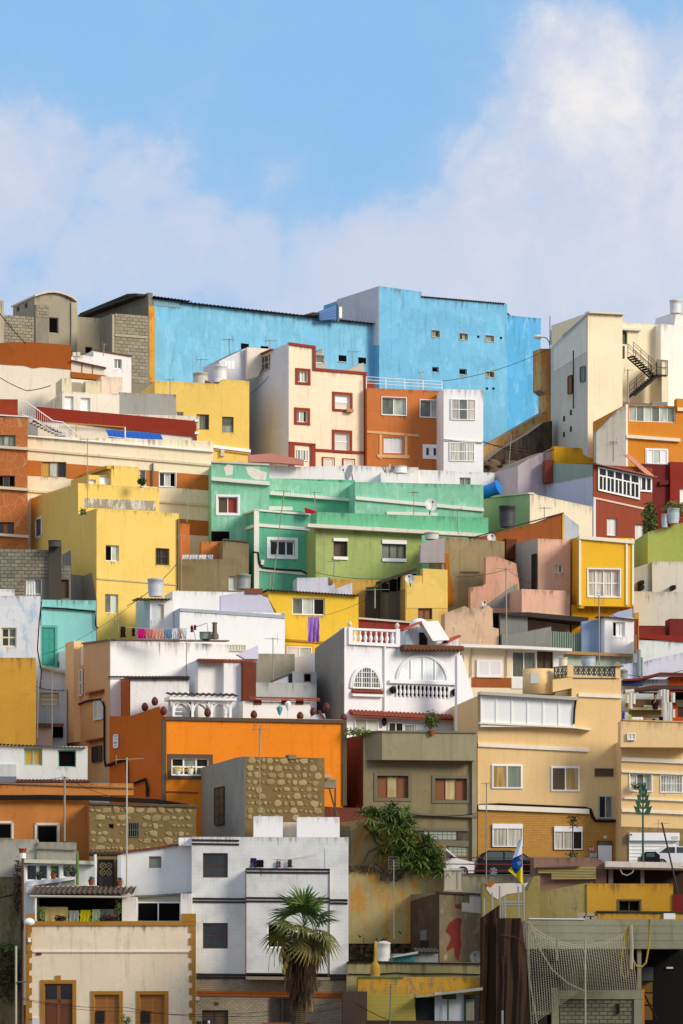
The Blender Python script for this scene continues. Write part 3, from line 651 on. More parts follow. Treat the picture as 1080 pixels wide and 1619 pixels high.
# block ruin
b = B('block_house', 'rough grey concrete block house with white framed window at left edge', -30, 233, 4)
b.block(paint('7d7767', 1.0), -30, 535, 272, 800, 5, [W(118, 667, 188, 738, 'lg', 2), W(249, 671, 310, 755, 'n', 1, fc=plain('4a3a30'), name='door')], poly=[(-30, 860), (318, 860), (318, 610), (272, 606), (272, 542), (-30, 532)])
RB = plain('8b8574', .95, rnd=.2, var=.35)
blocks(b.e, b.f, -28, 536, 270, 664, .42, .21, RB); blocks(b.e, b.f, -28, 668, 112, 740, .42, .21, RB); blocks(b.e, b.f, 194, 618, 316, 666, .42, .21, RB)
b.block(plain('4a453c', .95), 218, 497, 276, 600, 1.2, d0=.3, name='chimney_stack')
for i in range(4): MB().tube([P(118 + i * 13, 745, 232), P(120 + i * 12, 700 - i * 6, 232)], .03, 5).build('chair_rail', PVC, b.e)
b = B('olive_wall', 'olive brown rendered house right of big yellow house', 808, 241, 10)
OL = paint('8a7c5c', .8)
b.block(OL, 0, 0, 0, 0, 5, [W(1028, 656, 1064, 720, 'l', 1)], poly=[(808, 860), (1118, 860), (1118, 500), (1005, 490), (1000, 580), (808, 580)])
b.block(paint('c47a3c', .5), 905, 500, 1003, 600, 1, d0=-2, name='orange_wall'); b.strip(plain('5a5346'), [(1003, 488), (1120, 500)], 5, -.5, .1, 'coping')
# ================================================================= SECOND ROW (centre)
K(350, 440)
b = B('cream_house', 'tall cream house with dark red window surrounds and red corner trim', 304, 257, 24)
CRM = paint('f4e1c2', .5); RT = paint('973a28', .4); TW = dict(sur=RT, sw=12)
b.block(CRM, 0, 0, 0, 0, 10, [W(343, 417, 389, 467, 'gcl', 3, **TW), W(509, 524, 578, 588, 'wzd', 1, 2, **TW), W(338, 594, 387, 647, 'gcd', 3, **TW), W(508, 694, 576, 774, 'zz', 1, 2, **TW)],
        poly=[(304, 1150), (650, 1150), (650, 422), (412, 404), (412, 310), (304, 292)], name='wall')
b.strip(RT, [(304, 288), (422, 304)], 12, -.3, .1, 'red_trim'); b.poly(RT, [(410, 312), (422, 312), (422, 406), (410, 404)], -.3, .1, 'red_trim'); b.strip(RT, [(410, 402), (652, 422)], 12, -.3, .1, 'red_trim'); b.poly(RT, [(640, 430), (652, 430), (652, 850), (640, 850)], -.3, .12, 'red_trim')
K(350, 680)
b.strip(RT, [(302, 52), (420, 62)], 10, -.01, .14, 'red_trim'); b.poly(RT, [(302, 60), (326, 62), (326, 170), (302, 170)], -.01, .14, 'red_trim'); b.poly(RT, [(400, 62), (420, 64), (420, 190), (400, 190)], -.01, .14, 'red_trim'); b.strip(RT, [(420, 84), (650, 98)], 10, -.01, .12, 'red_trim')
b.win(W(340, 88, 390, 138, 'gc', 4, fc=PVC, dep=-.02)); 
for (l, t, r, q) in ((457, 128, 503, 170), (548, 134, 595, 178)): b.win(W(l, t, r, q, 'zz', 1, 1, fc=CRM, sur=RT, sw=6, dep=-.01))
K(350, 440)
sf = b.f.side(-.03); SW = paint('d9d9de', .5)
b.poly(SW, [(304, 1150), (304, 290), (225, 322), (225, 378), (150, 455), (132, 462), (132, 1150)], -.5, 0, 'side_wall', fr=sf)
sw = W(164, 352, 217, 418, 'd', 3, 2, fc=plain('b9aa9a'), dep=-.04); make_win(sf, sw, b.e)
b.block(SW, 0, 0, 0, 0, 3, d0=-5, poly=[(-10, 540), (120, 540), (120, 308), (-10, 372)], name='stair_parapet'); b.poly(paint('e9dccb', .4), [(116, 455), (165, 440), (228, 318), (116, 310)], -.3, 0, 'terrace_wall', fr=b.f.off(-4.5))
for i in range(3): b.box(PVC, 126 + i * 16, 326, 138 + i * 16, 362, -4.45, -4.4, 'pierced_block')
b.strip(plain('8e3a2a'), [(160, 348), (235, 316)], 6, 0, .2, 'eave', fr=sf)
b.block(paint('b8b4aa', .6), 0, 0, 0, 0, 2, d0=-3, poly=[(418, 420), (545, 420), (455, 315), (418, 340)], name='roof_wall', wins=[W(421, 345, 462, 380, 'g', 1)]); b.box(plain('4a4238'), 440, 384, 486, 402, -2.9, -2.4, 'roof_box')
b.poly(paint('c4bfae', .6), [(570, 412), (652, 418), (652, 374)], -2, -.5, 'roof_gable')
b.box(plain('c08a3a'), 556, 590, 586, 603, .05, .35, 'planter_box')
K(350, 440)
b = B('orange_house', 'orange-brown house with white windows and roof railing beside cream house', 655, 258.7, 14)
ORB = paint('c6743a', .6)
b.block(ORB, 655, 492, 999, 900, 8, [W(722, 536, 830, 614, 'gl', 2, sur=PVC, sw=3), W(894, 548, 994, 624, 'gl', 2, sur=PVC, sw=3), W(730, 714, 815, 785, 'w', 4, shut=1)])
TAN = paint('dcae7c', .5)
b.strip(TAN, [(655, 684), (888, 702)], 11, -.01, .05, 'pale_trim')
for x in (710, 824): b.box(TAN, x, 702, x + 11, 812, 0, .05, 'pale_trim')
K(350, 680); b.box(TAN, 700, 112, 845, 126, 0, .07, 'pale_trim'); b.win(W(916, 77, 968, 118, 'dwd', 3, sur=PVC, sw=12, dep=-.02))
K(350, 440)
rm = thing('roof_railing', 'thin metal roof railing on the orange-brown house', 'railing', P(830, 500, 259.5)); mb = MB()
pts = [(655, 440), (742, 446), (827, 452), (910, 457), (995, 462)]
for i, (x, y) in enumerate(pts): MB().tube([b.f.pt(b.f.U(x), b.f.Z(x, y + 55), -.2), b.f.pt(b.f.U(x), b.f.Z(x, y), -.2)], .03, 5).build('post', PVC, rm)
for k in (0, 14, 28): MB().tube([b.f.pt(b.f.U(x), b.f.Z(x, y + k), -.2) for x, y in pts], .022, 5).build('rail', PVC, rm)
b.block(paint('9c4634'), 655, 462, 692, 500, 1.2, d0=-1, name='red_box')
b = B('white_house', 'narrow bright white three-storey house with curtained windows', 999, 257.5, 10)
b.block(paint('f2f1f0', .15), 999, 497, 1177, 980, 8); K(700, 440)
b.win(W(35, 543, 147, 637, 'cgc', 3, 2, fc=PVC, dep=-.02)); b.win(W(30, 738, 143, 822, 'c', 3, 2, dep=-.02, bars=10)); b.strip(paint('d9d9d6'), [(4, 722), (178, 735)], 7, 0, .1, 'ledge')
K(700, 680); b.block(paint('efefed', .2), 4, 186, 232, 330, 5, d0=.6, name='lower_wall', wins=[W(76, 213, 126, 252, 'g', 2, fc=plain('bfc0ba'))])
# long white wall
K(350, 680)
b = B('white_wall', 'long low white parapet wall behind green houses', 120, 251.5, 6, 'wall')
b.block(paint('f1efec', .25), 0, 0, 0, 0, 3, poly=[(60, 330), (1050, 330), (1050, 184), (880, 178), (720, 166), (600, 158), (370, 165), (210, 158), (60, 140)])
b.block(paint('f3f2ef', .2), 718, 190, 865, 300, 2, d0=.8, name='roof_bulkhead'); b.block(paint('e3e0d8', .3), 776, 166, 886, 250, 1.2, d0=.3, name='roof_bulkhead')
b.poly(paint('c8887a', .6), [(118, 120), (215, 112), (366, 140), (366, 164), (215, 152), (118, 150)], .3, .8, 'pink_parapet')
# green houses
GRN = paint('88caa8', .8, 'a8dac0', .4, .6); GRN2 = paint('6fc39b', .7); LIME = paint('a4b56c', .9); GW = paint('e8e6da', .5)
b = B('green_house', 'mint green house with white band and red-curtained window at left of green row', -45, 245.5, 6)
b.block(GRN, -45, 150, 215, 520, 7, [W(-15, 300, 74, 374, 'nr', 2, sur=PVC, sw=10)], name='wall')
b.strip(GW, [(-45, 212), (218, 234)], 16, -.01, .25, 'white_band'); b.strip(paint('cfcabb', .7), [(-45, 139), (215, 152)], 8, -.3, .1, 'coping')
for pts in ([(10, 170), (30, 152), (52, 160), (50, 200), (22, 205)], [(110, 168), (135, 165), (170, 180), (205, 190), (200, 224), (150, 222), (120, 200)]): b.poly(paint('e9e4d6', .8), pts, 0, .012, 'flaked_plaster')
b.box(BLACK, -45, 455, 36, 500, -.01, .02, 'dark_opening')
b = B('green_house', 'set-back green house with white ledge below long white wall', 215, 249, 9)
b.block(GRN2, 215, 216, 600, 420, 4); b.strip(GW, [(215, 278), (576, 308)], 14, -.01, .3, 'white_band'); b.poly(GRN, [(215, 216), (600, 240), (600, 305), (215, 278)], 0, .03, 'parapet_face'); b.box(GW, 212, 345, 318, 362, 0, .2, 'ledge')
b = B('green_house', 'long mint green house with white band and satellite dish', 600, 247.5, 10)
b.block(GRN, 600, 232, 1178, 420, 5); b.strip(GW, [(602, 298), (1178, 352)], 15, -.01, .15, 'white_band'); b.box(GW, 742, 370, 970, 384, 0, .12, 'ledge')
b = B('green_corner_house', 'green corner house with white quoins and three-pane window', 150, 243.5, 14)
GD = paint('62b592', .7)
b.block(GD, 150, 358, 392, 900, 9, [W(218, 496, 330, 565, 'd', 3, fw=.09, sur=PVC, sw=14)])
b.strip(GW, [(148, 355), (400, 376)], 8, -.4, .1, 'coping'); b.strip(GW, [(168, 420), (390, 438)], 14, -.01, .08, 'white_band'); b.strip(GW, [(168, 620), (380, 640)], 13, -.01, .08, 'white_band')
b.poly(GW, [(146, 358), (168, 360), (168, 720), (146, 716)], -.01, .1, 'corner_strip')
sf = b.f.side(-.02); b.strip(GW, [(40, 458), (148, 424)], 14, -.01, .06, 'white_band', fr=sf); b.strip(GW, [(40, 398), (148, 357)], 8, -.2, .08, 'coping', fr=sf)
mb = MB(); fr = b.f.off(.12); mb.tube([fr.pt(fr.U(x), fr.Z(x, y)) for x, y in ((140, 548), (165, 550), (170, 600), (185, 618), (260, 626), (360, 632), (384, 645))], .06).build('cable_bundle', DARK, b.e)
b.box(PVC, 176, 584, 190, 606, 0, .15, 'junction_box')
b = B('lime_green_house', 'lime green house with weathered green parapet and two white-silled windows', 424, 242, 15)
b.block(LIME, 424, 440, 900, 760, 8, [W(504, 500, 567, 569, 'nd', 2, fc=plain('6a4a2c')), W(723, 510, 830, 578, 'g', 3, fc=plain('5a2c1c'))])
b.block(paint('6fbf92', .9, '5a7a4a', .2, .7), 428, 368, 1200, 440, 1.5, d0=.25, name='parapet', ext=0)
b.strip(paint('e3dfd0', .9), [(378, 424), (1190, 470)], 16, -.3, .6, 'white_band')
for (l, t, r, q) in ((503, 486, 568, 500), (503, 569, 568, 583), (722, 494, 832, 512), (722, 577, 832, 592)): b.box(PVC, l, t, r, q, 0, .1, 'sill')
b.box(plain('d8c02c'), 834, 596, 849, 614, 0, .02, 'yellow_sign'); sf = b.f.side(-.02)
# ================================================================= SECOND ROW (right)
K(700, 680)
b = B('lavender_house', 'lavender rendered wall stub under sagging cables', 500, 256, 22, 'wall')
b.block(paint('c2b4ba', .7), 0, 0, 0, 0, 4, poly=[(338, 330), (500, 330), (500, 82), (385, 130), (338, 160)], d0=.1)
b = B('yellow_wall_house', 'flat house with golden yellow parapet above red-brown house', 500, 255, 10)
b.block(paint('e0a41c', .4), 0, 0, 0, 0, 3, poly=[(500, 260), (820, 260), (820, 140), (690, 130), (655, 122), (632, 110), (628, 82), (500, 72)]); b.box(paint('84402e'), 456, 138, 496, 238, -.5, .4, 'red_pier')
b.poly(paint('c9cfe0', .4), [(690, 135), (822, 142), (822, 36)], -1, -.3, 'pale_gable')
b = B('red_brown_house', 'red-brown house with white glazed gallery and pale blue side wall', 678, 249, 22)
RBN = paint('95472f', .45)
b.block(RBN, 678, 154, 942, 620, 8, [W(738, 396, 784, 474, 'c', 2, fc=PVC, shut=1), W(864, 424, 906, 518, 'c', 2, fc=PVC, shut=1)])
fr = b.f
b.poly(GL['d'], [(698, 168), (936, 216), (936, 276), (882, 264), (882, 312), (698, 268)], -.01, .03, 'gallery_glass')
for (p0, p1, h) in (((696, 164), (938, 214), 7), ((698, 200), (880, 240), 6), ((697, 264), (884, 306), 8), ((882, 268), (938, 272), 8)): b.strip(PVC, [p0, p1], h, .03, .1, 'gallery_rail')
for x, h in ((696, 100), (731, 100), (767, 100), (803, 100), (839, 100), (877, 102), (886, 62), (909, 62), (932, 60)): t = 165 + (x - 696) * .205; b.poly(PVC, [(x, t), (x + 6, t + 1), (x + 6, t + h), (x, t + h)], .03, .11, 'gallery_post')
for x in (716, 750, 786, 822, 860): t = 203 + (x - 698) * .22; b.poly(PVC, [(x, t), (x + 4, t + 1), (x + 4, t + 66), (x, t + 66)], .03, .09, 'gallery_post')
b.strip(paint('e3c9b4', .4), [(676, 300), (942, 358)], 8, -.01, .06, 'band'); b.corr(676, 948, 154, plain('b98f80', .7), out=.5, back=3, rise=.4, t2=214)
b.poly(paint('d99a86', .5), [(805, 112), (830, 112), (948, 214), (900, 196)], .2, .3, 'pink_panel')
sf = b.f.side(-.03); PB = paint('c3c8dc', .4)
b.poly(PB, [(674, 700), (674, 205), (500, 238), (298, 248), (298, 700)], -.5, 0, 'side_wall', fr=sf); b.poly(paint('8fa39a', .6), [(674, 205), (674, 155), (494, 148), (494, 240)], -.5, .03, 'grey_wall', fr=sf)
b.poly(paint('d8ddea', .3), [(676, 600), (686, 600), (686, 308), (676, 308)], -.01, .08, 'corner_strip')
b = B('dark_red_house', 'dark maroon house behind red-brown gallery house', 890, 253, 16)
b.block(paint('6f2420', .4), 880, 150, 1023, 700, 6); b.block(paint('8c2b1f', .4), 1023, 142, 1120, 700, 6, name='lit_wall', d0=.3, wins=[W(1066, 262, 1110, 330, 'w', 1, fc=PVC)])  # lit face: its sunlight is put into a brighter red than the maroon
b.poly(paint('5c1d1a'), [(970, 232), (1020, 224), (1020, 244), (970, 250)], 0, .2, 'vent_hood')
b = B('cream_wall_house', 'low house with pale green side and cream front behind brown sloping wall', 392, 247, 18)
b.block(paint('f3e4c4', .35), 0, 0, 0, 0, 6, poly=[(392, 520), (672, 520), (672, 345), (392, 284)]); sf = b.f.side(-.02)
b.poly(paint('a8c08a', .5), [(392, 520), (392, 284), (172, 306), (172, 520)], -.5, 0, 'side_wall', fr=sf)
b.strip(paint('e0d9c2'), [(175, 300), (392, 280)], 7, -.3, .1, 'coping', fr=sf)
b = B('brown_shed', 'brown sloping lean-to wall with yellow end beside black water tank', 540, 244, 22, 'shed')
b.block(paint('8f4f22', .5), 0, 0, 0, 0, 1, poly=[(145, 620), (540, 620), (540, 372), (440, 410), (145, 485)]); b.block(paint('e0a93c', .4), 0, 0, 0, 0, 1, d0=.05, poly=[(538, 620), (546, 620), (546, 374), (538, 372)], name='yellow_end')
b.block(paint('b8c0c8', .4), 0, 0, 0, 0, 1, d0=-.1, poly=[(545, 620), (612, 620), (612, 428), (545, 376)], name='pale_gable'); b.strip(ROOFD, [(142, 478), (290, 438), (540, 370)], 6, -1, .12, 'roof_edge')
b.box(paint('7d3c1c'), 276, 490, 325, 582, .05, .3, 'rust_panel')
for i in range(12): b.box(plain('5c2c16'), 278, 494 + i * 7.5, 324, 497 + i * 7.5, .3, .34, 'panel_slat')
b = B('pink_house', 'flaking pink house with tiny window and grey side wall', 428, 239, 20)
PNK = paint('e2b49a', .8, 'cdb69c', .3, .9)
b.block(PNK, 428, 487, 574, 860, 5, [W(508, 605, 541, 642, 'lg', 2, fw=.05)]); sf = b.f.side(-.02)
b.poly(paint('b5aca4', .8), [(428, 860), (428, 487), (324, 510), (324, 860)], -.4, 0, 'side_wall', fr=sf)
b.block(PNK, 356, 714, 572, 880, 2, d0=1.4, name='front_parapet'); b.box(DARK, 412, 556, 419, 714, -.5, .2, 'drain_pipe')
b = B('yellow_bay_house', 'golden yellow house with white edged bay and large window', 616, 237.5, 8)
YG = paint('f0ba2c', .3)
b.block(YG, 616, 482, 858, 790, 7, [W(654, 626, 796, 748, 'c', 4, 2, fw=.07, sur=PVC, sw=5)], ext=0); sf = b.f.side(-.02)
b.poly(paint('e0a316', .3), [(616, 800), (616, 478), (572, 490), (572, 800)], -.3, 0, 'side_wall', fr=sf)
b.block(paint('d99a12', .4), 580, 785, 850, 850, 6, d0=-.7, name='lower_wall')
b.strip(paint('f0e6d0', .2), [(612, 474), (860, 496)], 16, -.4, .15, 'cornice'); 
for x in (612, 822, 850): b.poly(paint('f2e8d2', .2), [(x, 490), (x + 9, 490), (x + 9, 786), (x, 786)], -.02, .08, 'white_pilaster')
b = B('green_wall_house', 'olive lime green house at right edge behind potted shrubs', 922, 242, 6)
b.block(paint('a9b45c', .5), 0, 0, 0, 0, 5, poly=[(922, 700), (1120, 700), (1120, 408), (1040, 425), (922, 458)])
b = B('white_wall_house', 'off-white rendered wall right of yellow bay house', 942, 240.5, 6)
b.block(paint('d9d4c4', .6), 942, 590, 1120, 960, 5); b.block(paint('d3cebd', .6), 858, 725, 1120, 980, 2, d0=.8, name='lower_wall'); b.poly(paint('a8a89e', .6), [(858, 728), (942, 728), (942, 592), (858, 620)], -.4, -.2, 'side_wall')
for (x, y) in ((886, 690), (1028, 712), (886, 712)): u = b.f.U(x); z = b.f.Z(x, y); MB().fbox(b.f, u - .12, u + .12, z - .12, z + .12, -.3, .9).build('vent', DARK, b.e)
b = B('tan_wall_house', 'tall tan rendered wall with orange stain left of pink house', 190, 240.5, 10)
b.block(paint('a08e68', .9, '8a7a58', .3, .6), 0, 0, 0, 0, 4, poly=[(-5, 900), (278, 900), (278, 500), (-5, 480)])
b.poly(paint('b06a1c', .6), [(0, 552), (28, 556), (32, 640), (48, 720), (46, 790), (20, 790), (18, 650)], 0, .04, 'rust_stain')
K(350, 680); b.poly(paint('aaa0a0', .6), [(888, 600), (996, 600), (996, 488), (930, 500), (888, 520)], .05, .5, 'grey_side_wall'); K(700, 680)
b.box(plain('5c523e'), 80, 636, 165, 642, 0, .04, 'crack_ledge')
b = B('pink_ruin', 'stepped remains of a pink rendered wall in front of tan wall', 125, 238.5, 12, 'wall')
b.block(paint('dba58c', 1.0, 'b99c80', .4, .8), 0, 0, 0, 0, .6, poly=[(125, 900), (330, 900), (345, 700), (330, 600), (240, 566), (194, 570), (194, 690), (180, 700), (125, 706)])
b.poly(paint('8f8a80', .8), [(180, 796), (335, 796), (335, 690), (290, 715)], 0, .04, 'grey_patch')
# ================================================================= THIRD ROW
K(0, 920)
WB = paint('dfe3e6', .7, 'a9c6dc', .35, .5)
b = B('white_blue_house', 'white house with flaking pale blue paint at left edge', -40, 228, 5)
b.block(WB, -40, 62, 182, 420, 6, [W(6, 206, 74, 292, 'dg', 2, 2, fc=plain('e3d6b4'), fw=.09)])
b.block(paint('eae8e0', .3), -40, 32, 66, 70, 2, d0=-1.5, name='roof_wall', ext=.5)
b = B('turquoise_house', 'turquoise house with teal wooden door between yellow and white houses', 186, 230, 8)
b.block(paint('8fd3cd', .45), 186, 80, 432, 420, 6, wins=[W(188, 205, 248, 378, 'z', 1, fc=plain('3f9a86'), name='door', dep=.05, sur=plain('5fae9c'), sw=10, sides='trl')])
TE = plain('3a9c8c', .6, var=.25)
u0, u1, z0, z1 = b.f.rect(190, 210, 246, 376)
for i in range(2):
    for j in range(3):
        a = u0 + .05 + i * (u1 - u0) / 2; c = z0 + .08 + j * (z1 - z0) / 3; MB().fbox(b.f, a, a + (u1 - u0) / 2 - .1, c, c + (z1 - z0) / 3 - .15, -.05, -.01).build('door_panel', TE, b.e)
MB().fbox(b.f, u0, u1, z0, z1, -.08, -.03).build('door_leaf', TE, b.e)
b.strip(paint('6a9a94', .6), [(186, 114), (432, 128)], 8, 0, .1, 'cable_ledge'); b.box(plain('5c3a26'), 260, 358, 315, 382, 0, .1, 'step')
MB().tube([b.f.pt(b.f.U(x), b.f.Z(x, y), .12) for x, y in ((190, 116), (300, 122), (425, 134), (430, 200), (440, 210))], .05).build('cable_bundle', DARK, b.e)
b = B('ochre_house', 'ochre yellow house wall below white and blue house', -40, 222, 4)
b.block(paint('cf9a38', .5), -40, 340, 160, 690, 4); b.box(paint('9c742a', .5), -40, 684, 130, 740, -.8, -.3, 'lower_wall')
b = B('pale_blue_house', 'narrow pale blue house behind antenna poles in the alley', 158, 227, 8)
b.block(paint('b9cbd6', .6), 158, 480, 300, 760, 4, [W(180, 498, 264, 556, 'z', 1, 3, fc=plain('c3b27a'))]); b.block(paint('e3e2de', .5), 0, 0, 0, 0, 3, d0=-1.5, poly=[(180, 560), (310, 560), (310, 402), (180, 372)], name='white_shed'); b.strip(paint('c8b890'), [(180, 368), (330, 408)], 8, -1.8, -1.2, 'eave')
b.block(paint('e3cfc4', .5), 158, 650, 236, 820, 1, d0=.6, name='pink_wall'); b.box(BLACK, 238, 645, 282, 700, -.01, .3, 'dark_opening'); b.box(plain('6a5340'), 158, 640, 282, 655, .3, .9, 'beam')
b.block(paint('b5835c', .5), 128, 655, 160, 760, .8, d0=1.5, name='tan_pier')
# beige house with white front
b = B('beige_house', 'tall beige house with white upper front and clothes line on roof', 496, 222, 24)
BEI = paint('d5aa7c', .55)
b.block(paint('f1efec', .25), 496, 260, 1028, 800, 9, name='wall'); sf = b.f.side(-.03)
b.poly(BEI, [(494, 900), (494, 260), (374, 276), (374, 372), (332, 386), (320, 560), (318, 900)], -.6, 0, 'side_wall', fr=sf)
b.strip(plain('6f6450'), [(374, 274), (496, 257)], 6, -.4, .12, 'coping', fr=sf); b.strip(plain('6f6450'), [(496, 256), (1028, 262)], 6, -.4, .1, 'coping')
for w in (W(340, 396, 374, 516, 'g', 3, 2, fw=.07, dep=-.06), W(428, 530, 466, 620, 'l', 2, 1, fw=.06, dep=-.05), W(420, 738, 460, 810, 'd', 2, 1, fc=plain('4a3f38'), bars=5, dep=-.05)): make_win(sf, w, b.e)
for (x0, x1, y) in ((400, 470, 500), (400, 466, 714), (316, 350, 714)): b.tiles(x0, x1, y, fr=sf, out=.25, back=.02, pitch=.16, drop=.08)
b.block(BEI, 286, 545, 318, 800, 2, fr=sf.off(0), name='bay_wall') if False else None
b.poly(paint('a8886a', .5), [(318, 700), (318, 500), (286, 510), (286, 700)], -.5, .02, 'bay_wall', fr=sf)
MB().tube([sf.pt(sf.U(x), sf.Z(x, y), .1) for x, y in ((284, 600), (310, 570), (400, 535), (462, 528), (476, 560), (476, 800), (482, 830))], .06).build('cable_bundle', DARK, b.e)
b.block(paint('eec48e', .4), 332, 265, 374, 380, 1.5, d0=-5, name='stair_wall')
# white blocks above
b = B('white_house', 'long white house with pale blue side wall below yellow house', 808, 229, 12)
b.block(paint('f3f2f0', .2), 808, 130, 1280, 400, 6); sf = b.f.side(-.02)
b.block(paint('efeeec', .25), 775, 40, 1180, 200, 3, d0=-4, name='upper_parapet'); b.strip(paint('a9b4bc', .5), [(808, 118), (1280, 150)], 14, -.4, .06, 'coping')
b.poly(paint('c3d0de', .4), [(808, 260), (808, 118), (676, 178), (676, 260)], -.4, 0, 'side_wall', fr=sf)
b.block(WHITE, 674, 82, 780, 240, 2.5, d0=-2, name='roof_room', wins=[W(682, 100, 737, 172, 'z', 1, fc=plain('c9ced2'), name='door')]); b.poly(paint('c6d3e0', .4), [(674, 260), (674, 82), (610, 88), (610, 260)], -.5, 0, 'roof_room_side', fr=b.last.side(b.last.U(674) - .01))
b.corr(615, 770, 76, plain('8a7c5c'), out=.5, back=2, rise=.1, fr=b.f.off(-2), t2=78)
K(350, 920)
b.poly(paint('c9c8da', .4), [(0, 145), (250, 152), (212, 68), (110, 40), (0, 60)], -.6, -.3, 'lavender_wall'); b.box(plain('7c3f30'), 112, 28, 190, 52, -.6, -.2, 'maroon_edge')
K(0, 920)
b.win(W(1026, 282, 1105, 312, 'z', 6, dep=-.03, fc=paint('dcd6c0')))
# white house with tile edge behind orange
b = B('white_annex', 'white annex with tiled coping behind bright orange house', 586, 219.5, 14)
b.block(WHT2, 0, 0, 0, 0, 4, poly=[(586, 640), (850, 640), (850, 428), (586, 420)]); b.tiles(490, 852, 428, ROOFD, out=.2, back=.3, pitch=.2, drop=.06, t2=428)
sf = b.f.side(-.02); b.poly(paint('b85a1c', .4), [(586, 900), (586, 424), (492, 452), (492, 900)], -.4, 0, 'orange_side_wall', fr=sf)
b = B('white_house', 'white stepped house with red-brown coping behind rooftop pergola', 890, 221, 14)
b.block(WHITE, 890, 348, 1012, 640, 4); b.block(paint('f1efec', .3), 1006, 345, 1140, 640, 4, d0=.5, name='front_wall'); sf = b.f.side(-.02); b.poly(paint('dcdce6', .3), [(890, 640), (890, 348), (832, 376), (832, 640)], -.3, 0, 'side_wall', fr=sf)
b.tiles(886, 1140, 352, TILE, out=.6, back=.3, pitch=.2, drop=.05)
K(350, 920)
b.block(paint('6e3420', .4), 96, 360, 156, 640, 2, d0=.9, name='brown_wall'); b.block(WHITE, 97, 536, 400, 700, 2, d0=1.6, name='low_wall'); b.tiles(96, 410, 530, TILE, out=1.9, back=-1.3, pitch=.2, drop=.06)
for x in (118, 242, 306): b.box(paint('6e3420'), x, 538, x + 34, 560, 1.6, 1.66, 'brown_block')
b.poly(paint('d0cee0', .4), [(96, 350), (156, 350), (156, 288), (60, 330)], .2, .6, 'lavender_gable')
b = B('grey_roof_house', 'grey concrete roof house with small dark openings beside white villa', 160, 226, 8)
b.block(paint('a09a84', .7), 160, 322, 330, 460, 3, d0=-3, name='rear_wall'); b.block(paint('b9bab8', .5), 155, 452, 428, 640, 4)
b.block(paint('aeb0b0', .5), 320, 402, 428, 480, 3, d0=-.5, name='roof_room', wins=[W(371, 412, 404, 449, 'k', 1, fc=plain('6a5a4c'))]); b.poly(paint('c3c8d2', .5), [(236, 452), (322, 452), (322, 408), (236, 440)], -1.5, -.6, 'roof_room_side'); b.strip(plain('4a3f36'), [(234, 440), (322, 404)], 6, -1.6, -.5, 'roof_edge'); b.box(DARK, 308, 410, 321, 456, -.6, -.55, 'dark_opening')
# yellow house with purple cloth
b = B('yellow_house', 'yellow house with corrugated roof edge and purple cloth hanging under window', 212, 234, 15)
YP = paint('ecc23c', .4, 'd2a63a', .1, .8)
b.block(YP, 0, 0, 0, 0, 6, [W(319, 72, 466, 148, 'gld', 3, fw=.07), ], poly=[(250, 700), (616, 700), (616, 70), (612, 60), (212, 38), (212, 75), (250, 140)])
b.corr(205, 618, 36, out=.35, back=5, rise=0, t2=62); b.strip(paint('b8862c'), [(255, 255), (460, 268)], 9, -.01, .1, 'ledge')
b.win(W(292, 292, 406, 392, 'zl', 2, sur=paint('e3a818'), sw=8, dep=-.02))
# small buildings
b = B('yellow_ruin', 'chipped pale yellow house with brown window above red wall', 828, 237, 16)
b.block(paint('e2bd5c', .8, 'cbb98a', .4, .9), 828, -30, 1017, 260, 4, [W(884, 115, 948, 168, 'b', 2, fc=plain('5a3c26'))])
sf = b.f.side(-.02); b.poly(paint('a5894e', .8), [(828, 260), (828, 30), (704, 70), (704, 260)], -.4, 0, 'side_wall', fr=sf)
K(350, 680); b.poly(paint('e6c468', .7), [(832, 800), (832, 692), (905, 690), (905, 622), (1016, 628), (1016, 800)], -.5, .03, 'upper_wall')
b.block(plain('5b5446', .9), 740, 672, 905, 780, 2, d0=-1.2, name='lean_to'); b.strip(ROOFD, [(735, 668), (895, 612)], 14, -2, -.8, 'lean_to_roof')
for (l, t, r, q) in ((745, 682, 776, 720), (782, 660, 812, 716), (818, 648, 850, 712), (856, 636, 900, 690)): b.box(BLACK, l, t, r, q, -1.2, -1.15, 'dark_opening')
b = B('ochre_wall', 'dull ochre wall between lime green house and corrugated roof', 500, 239, 10, 'wall')
b.block(paint('c49a48', .7), 0, 0, 0, 0, 2, poly=[(500, 900), (760, 900), (740, 676), (500, 668)])
b.block(plain('4a4030'), 650, 716, 700, 900, 1, d0=.3, name='green_hut'); b.box(plain('2c5c3c'), 646, 710, 702, 724, .2, .6, 'hut_roof')
b = B('white_parapet', 'white stepped parapet above corrugated roof of yellow house', 340, 238, 8, 'wall')
b.block(paint('d0cfdc', .4), 0, 0, 0, 0, 2, poly=[(340, 800), (588, 800), (588, 686), (510, 715), (510, 690), (484, 700), (484, 662), (340, 664)]); b.box(paint('a84a2c'), 483, 662, 488, 695, 0, .05, 'brick_edge')
K(350, 920)
b = B('red_wall', 'dark red wall behind white balustrade of villa', 617, 236, 8, 'wall')
b.block(paint('8f3328', .4), 617, 172, 870, 330, 1); b.strip(paint('d9cdbd'), [(617, 160), (875, 180)], 8, -.4, .15, 'coping')
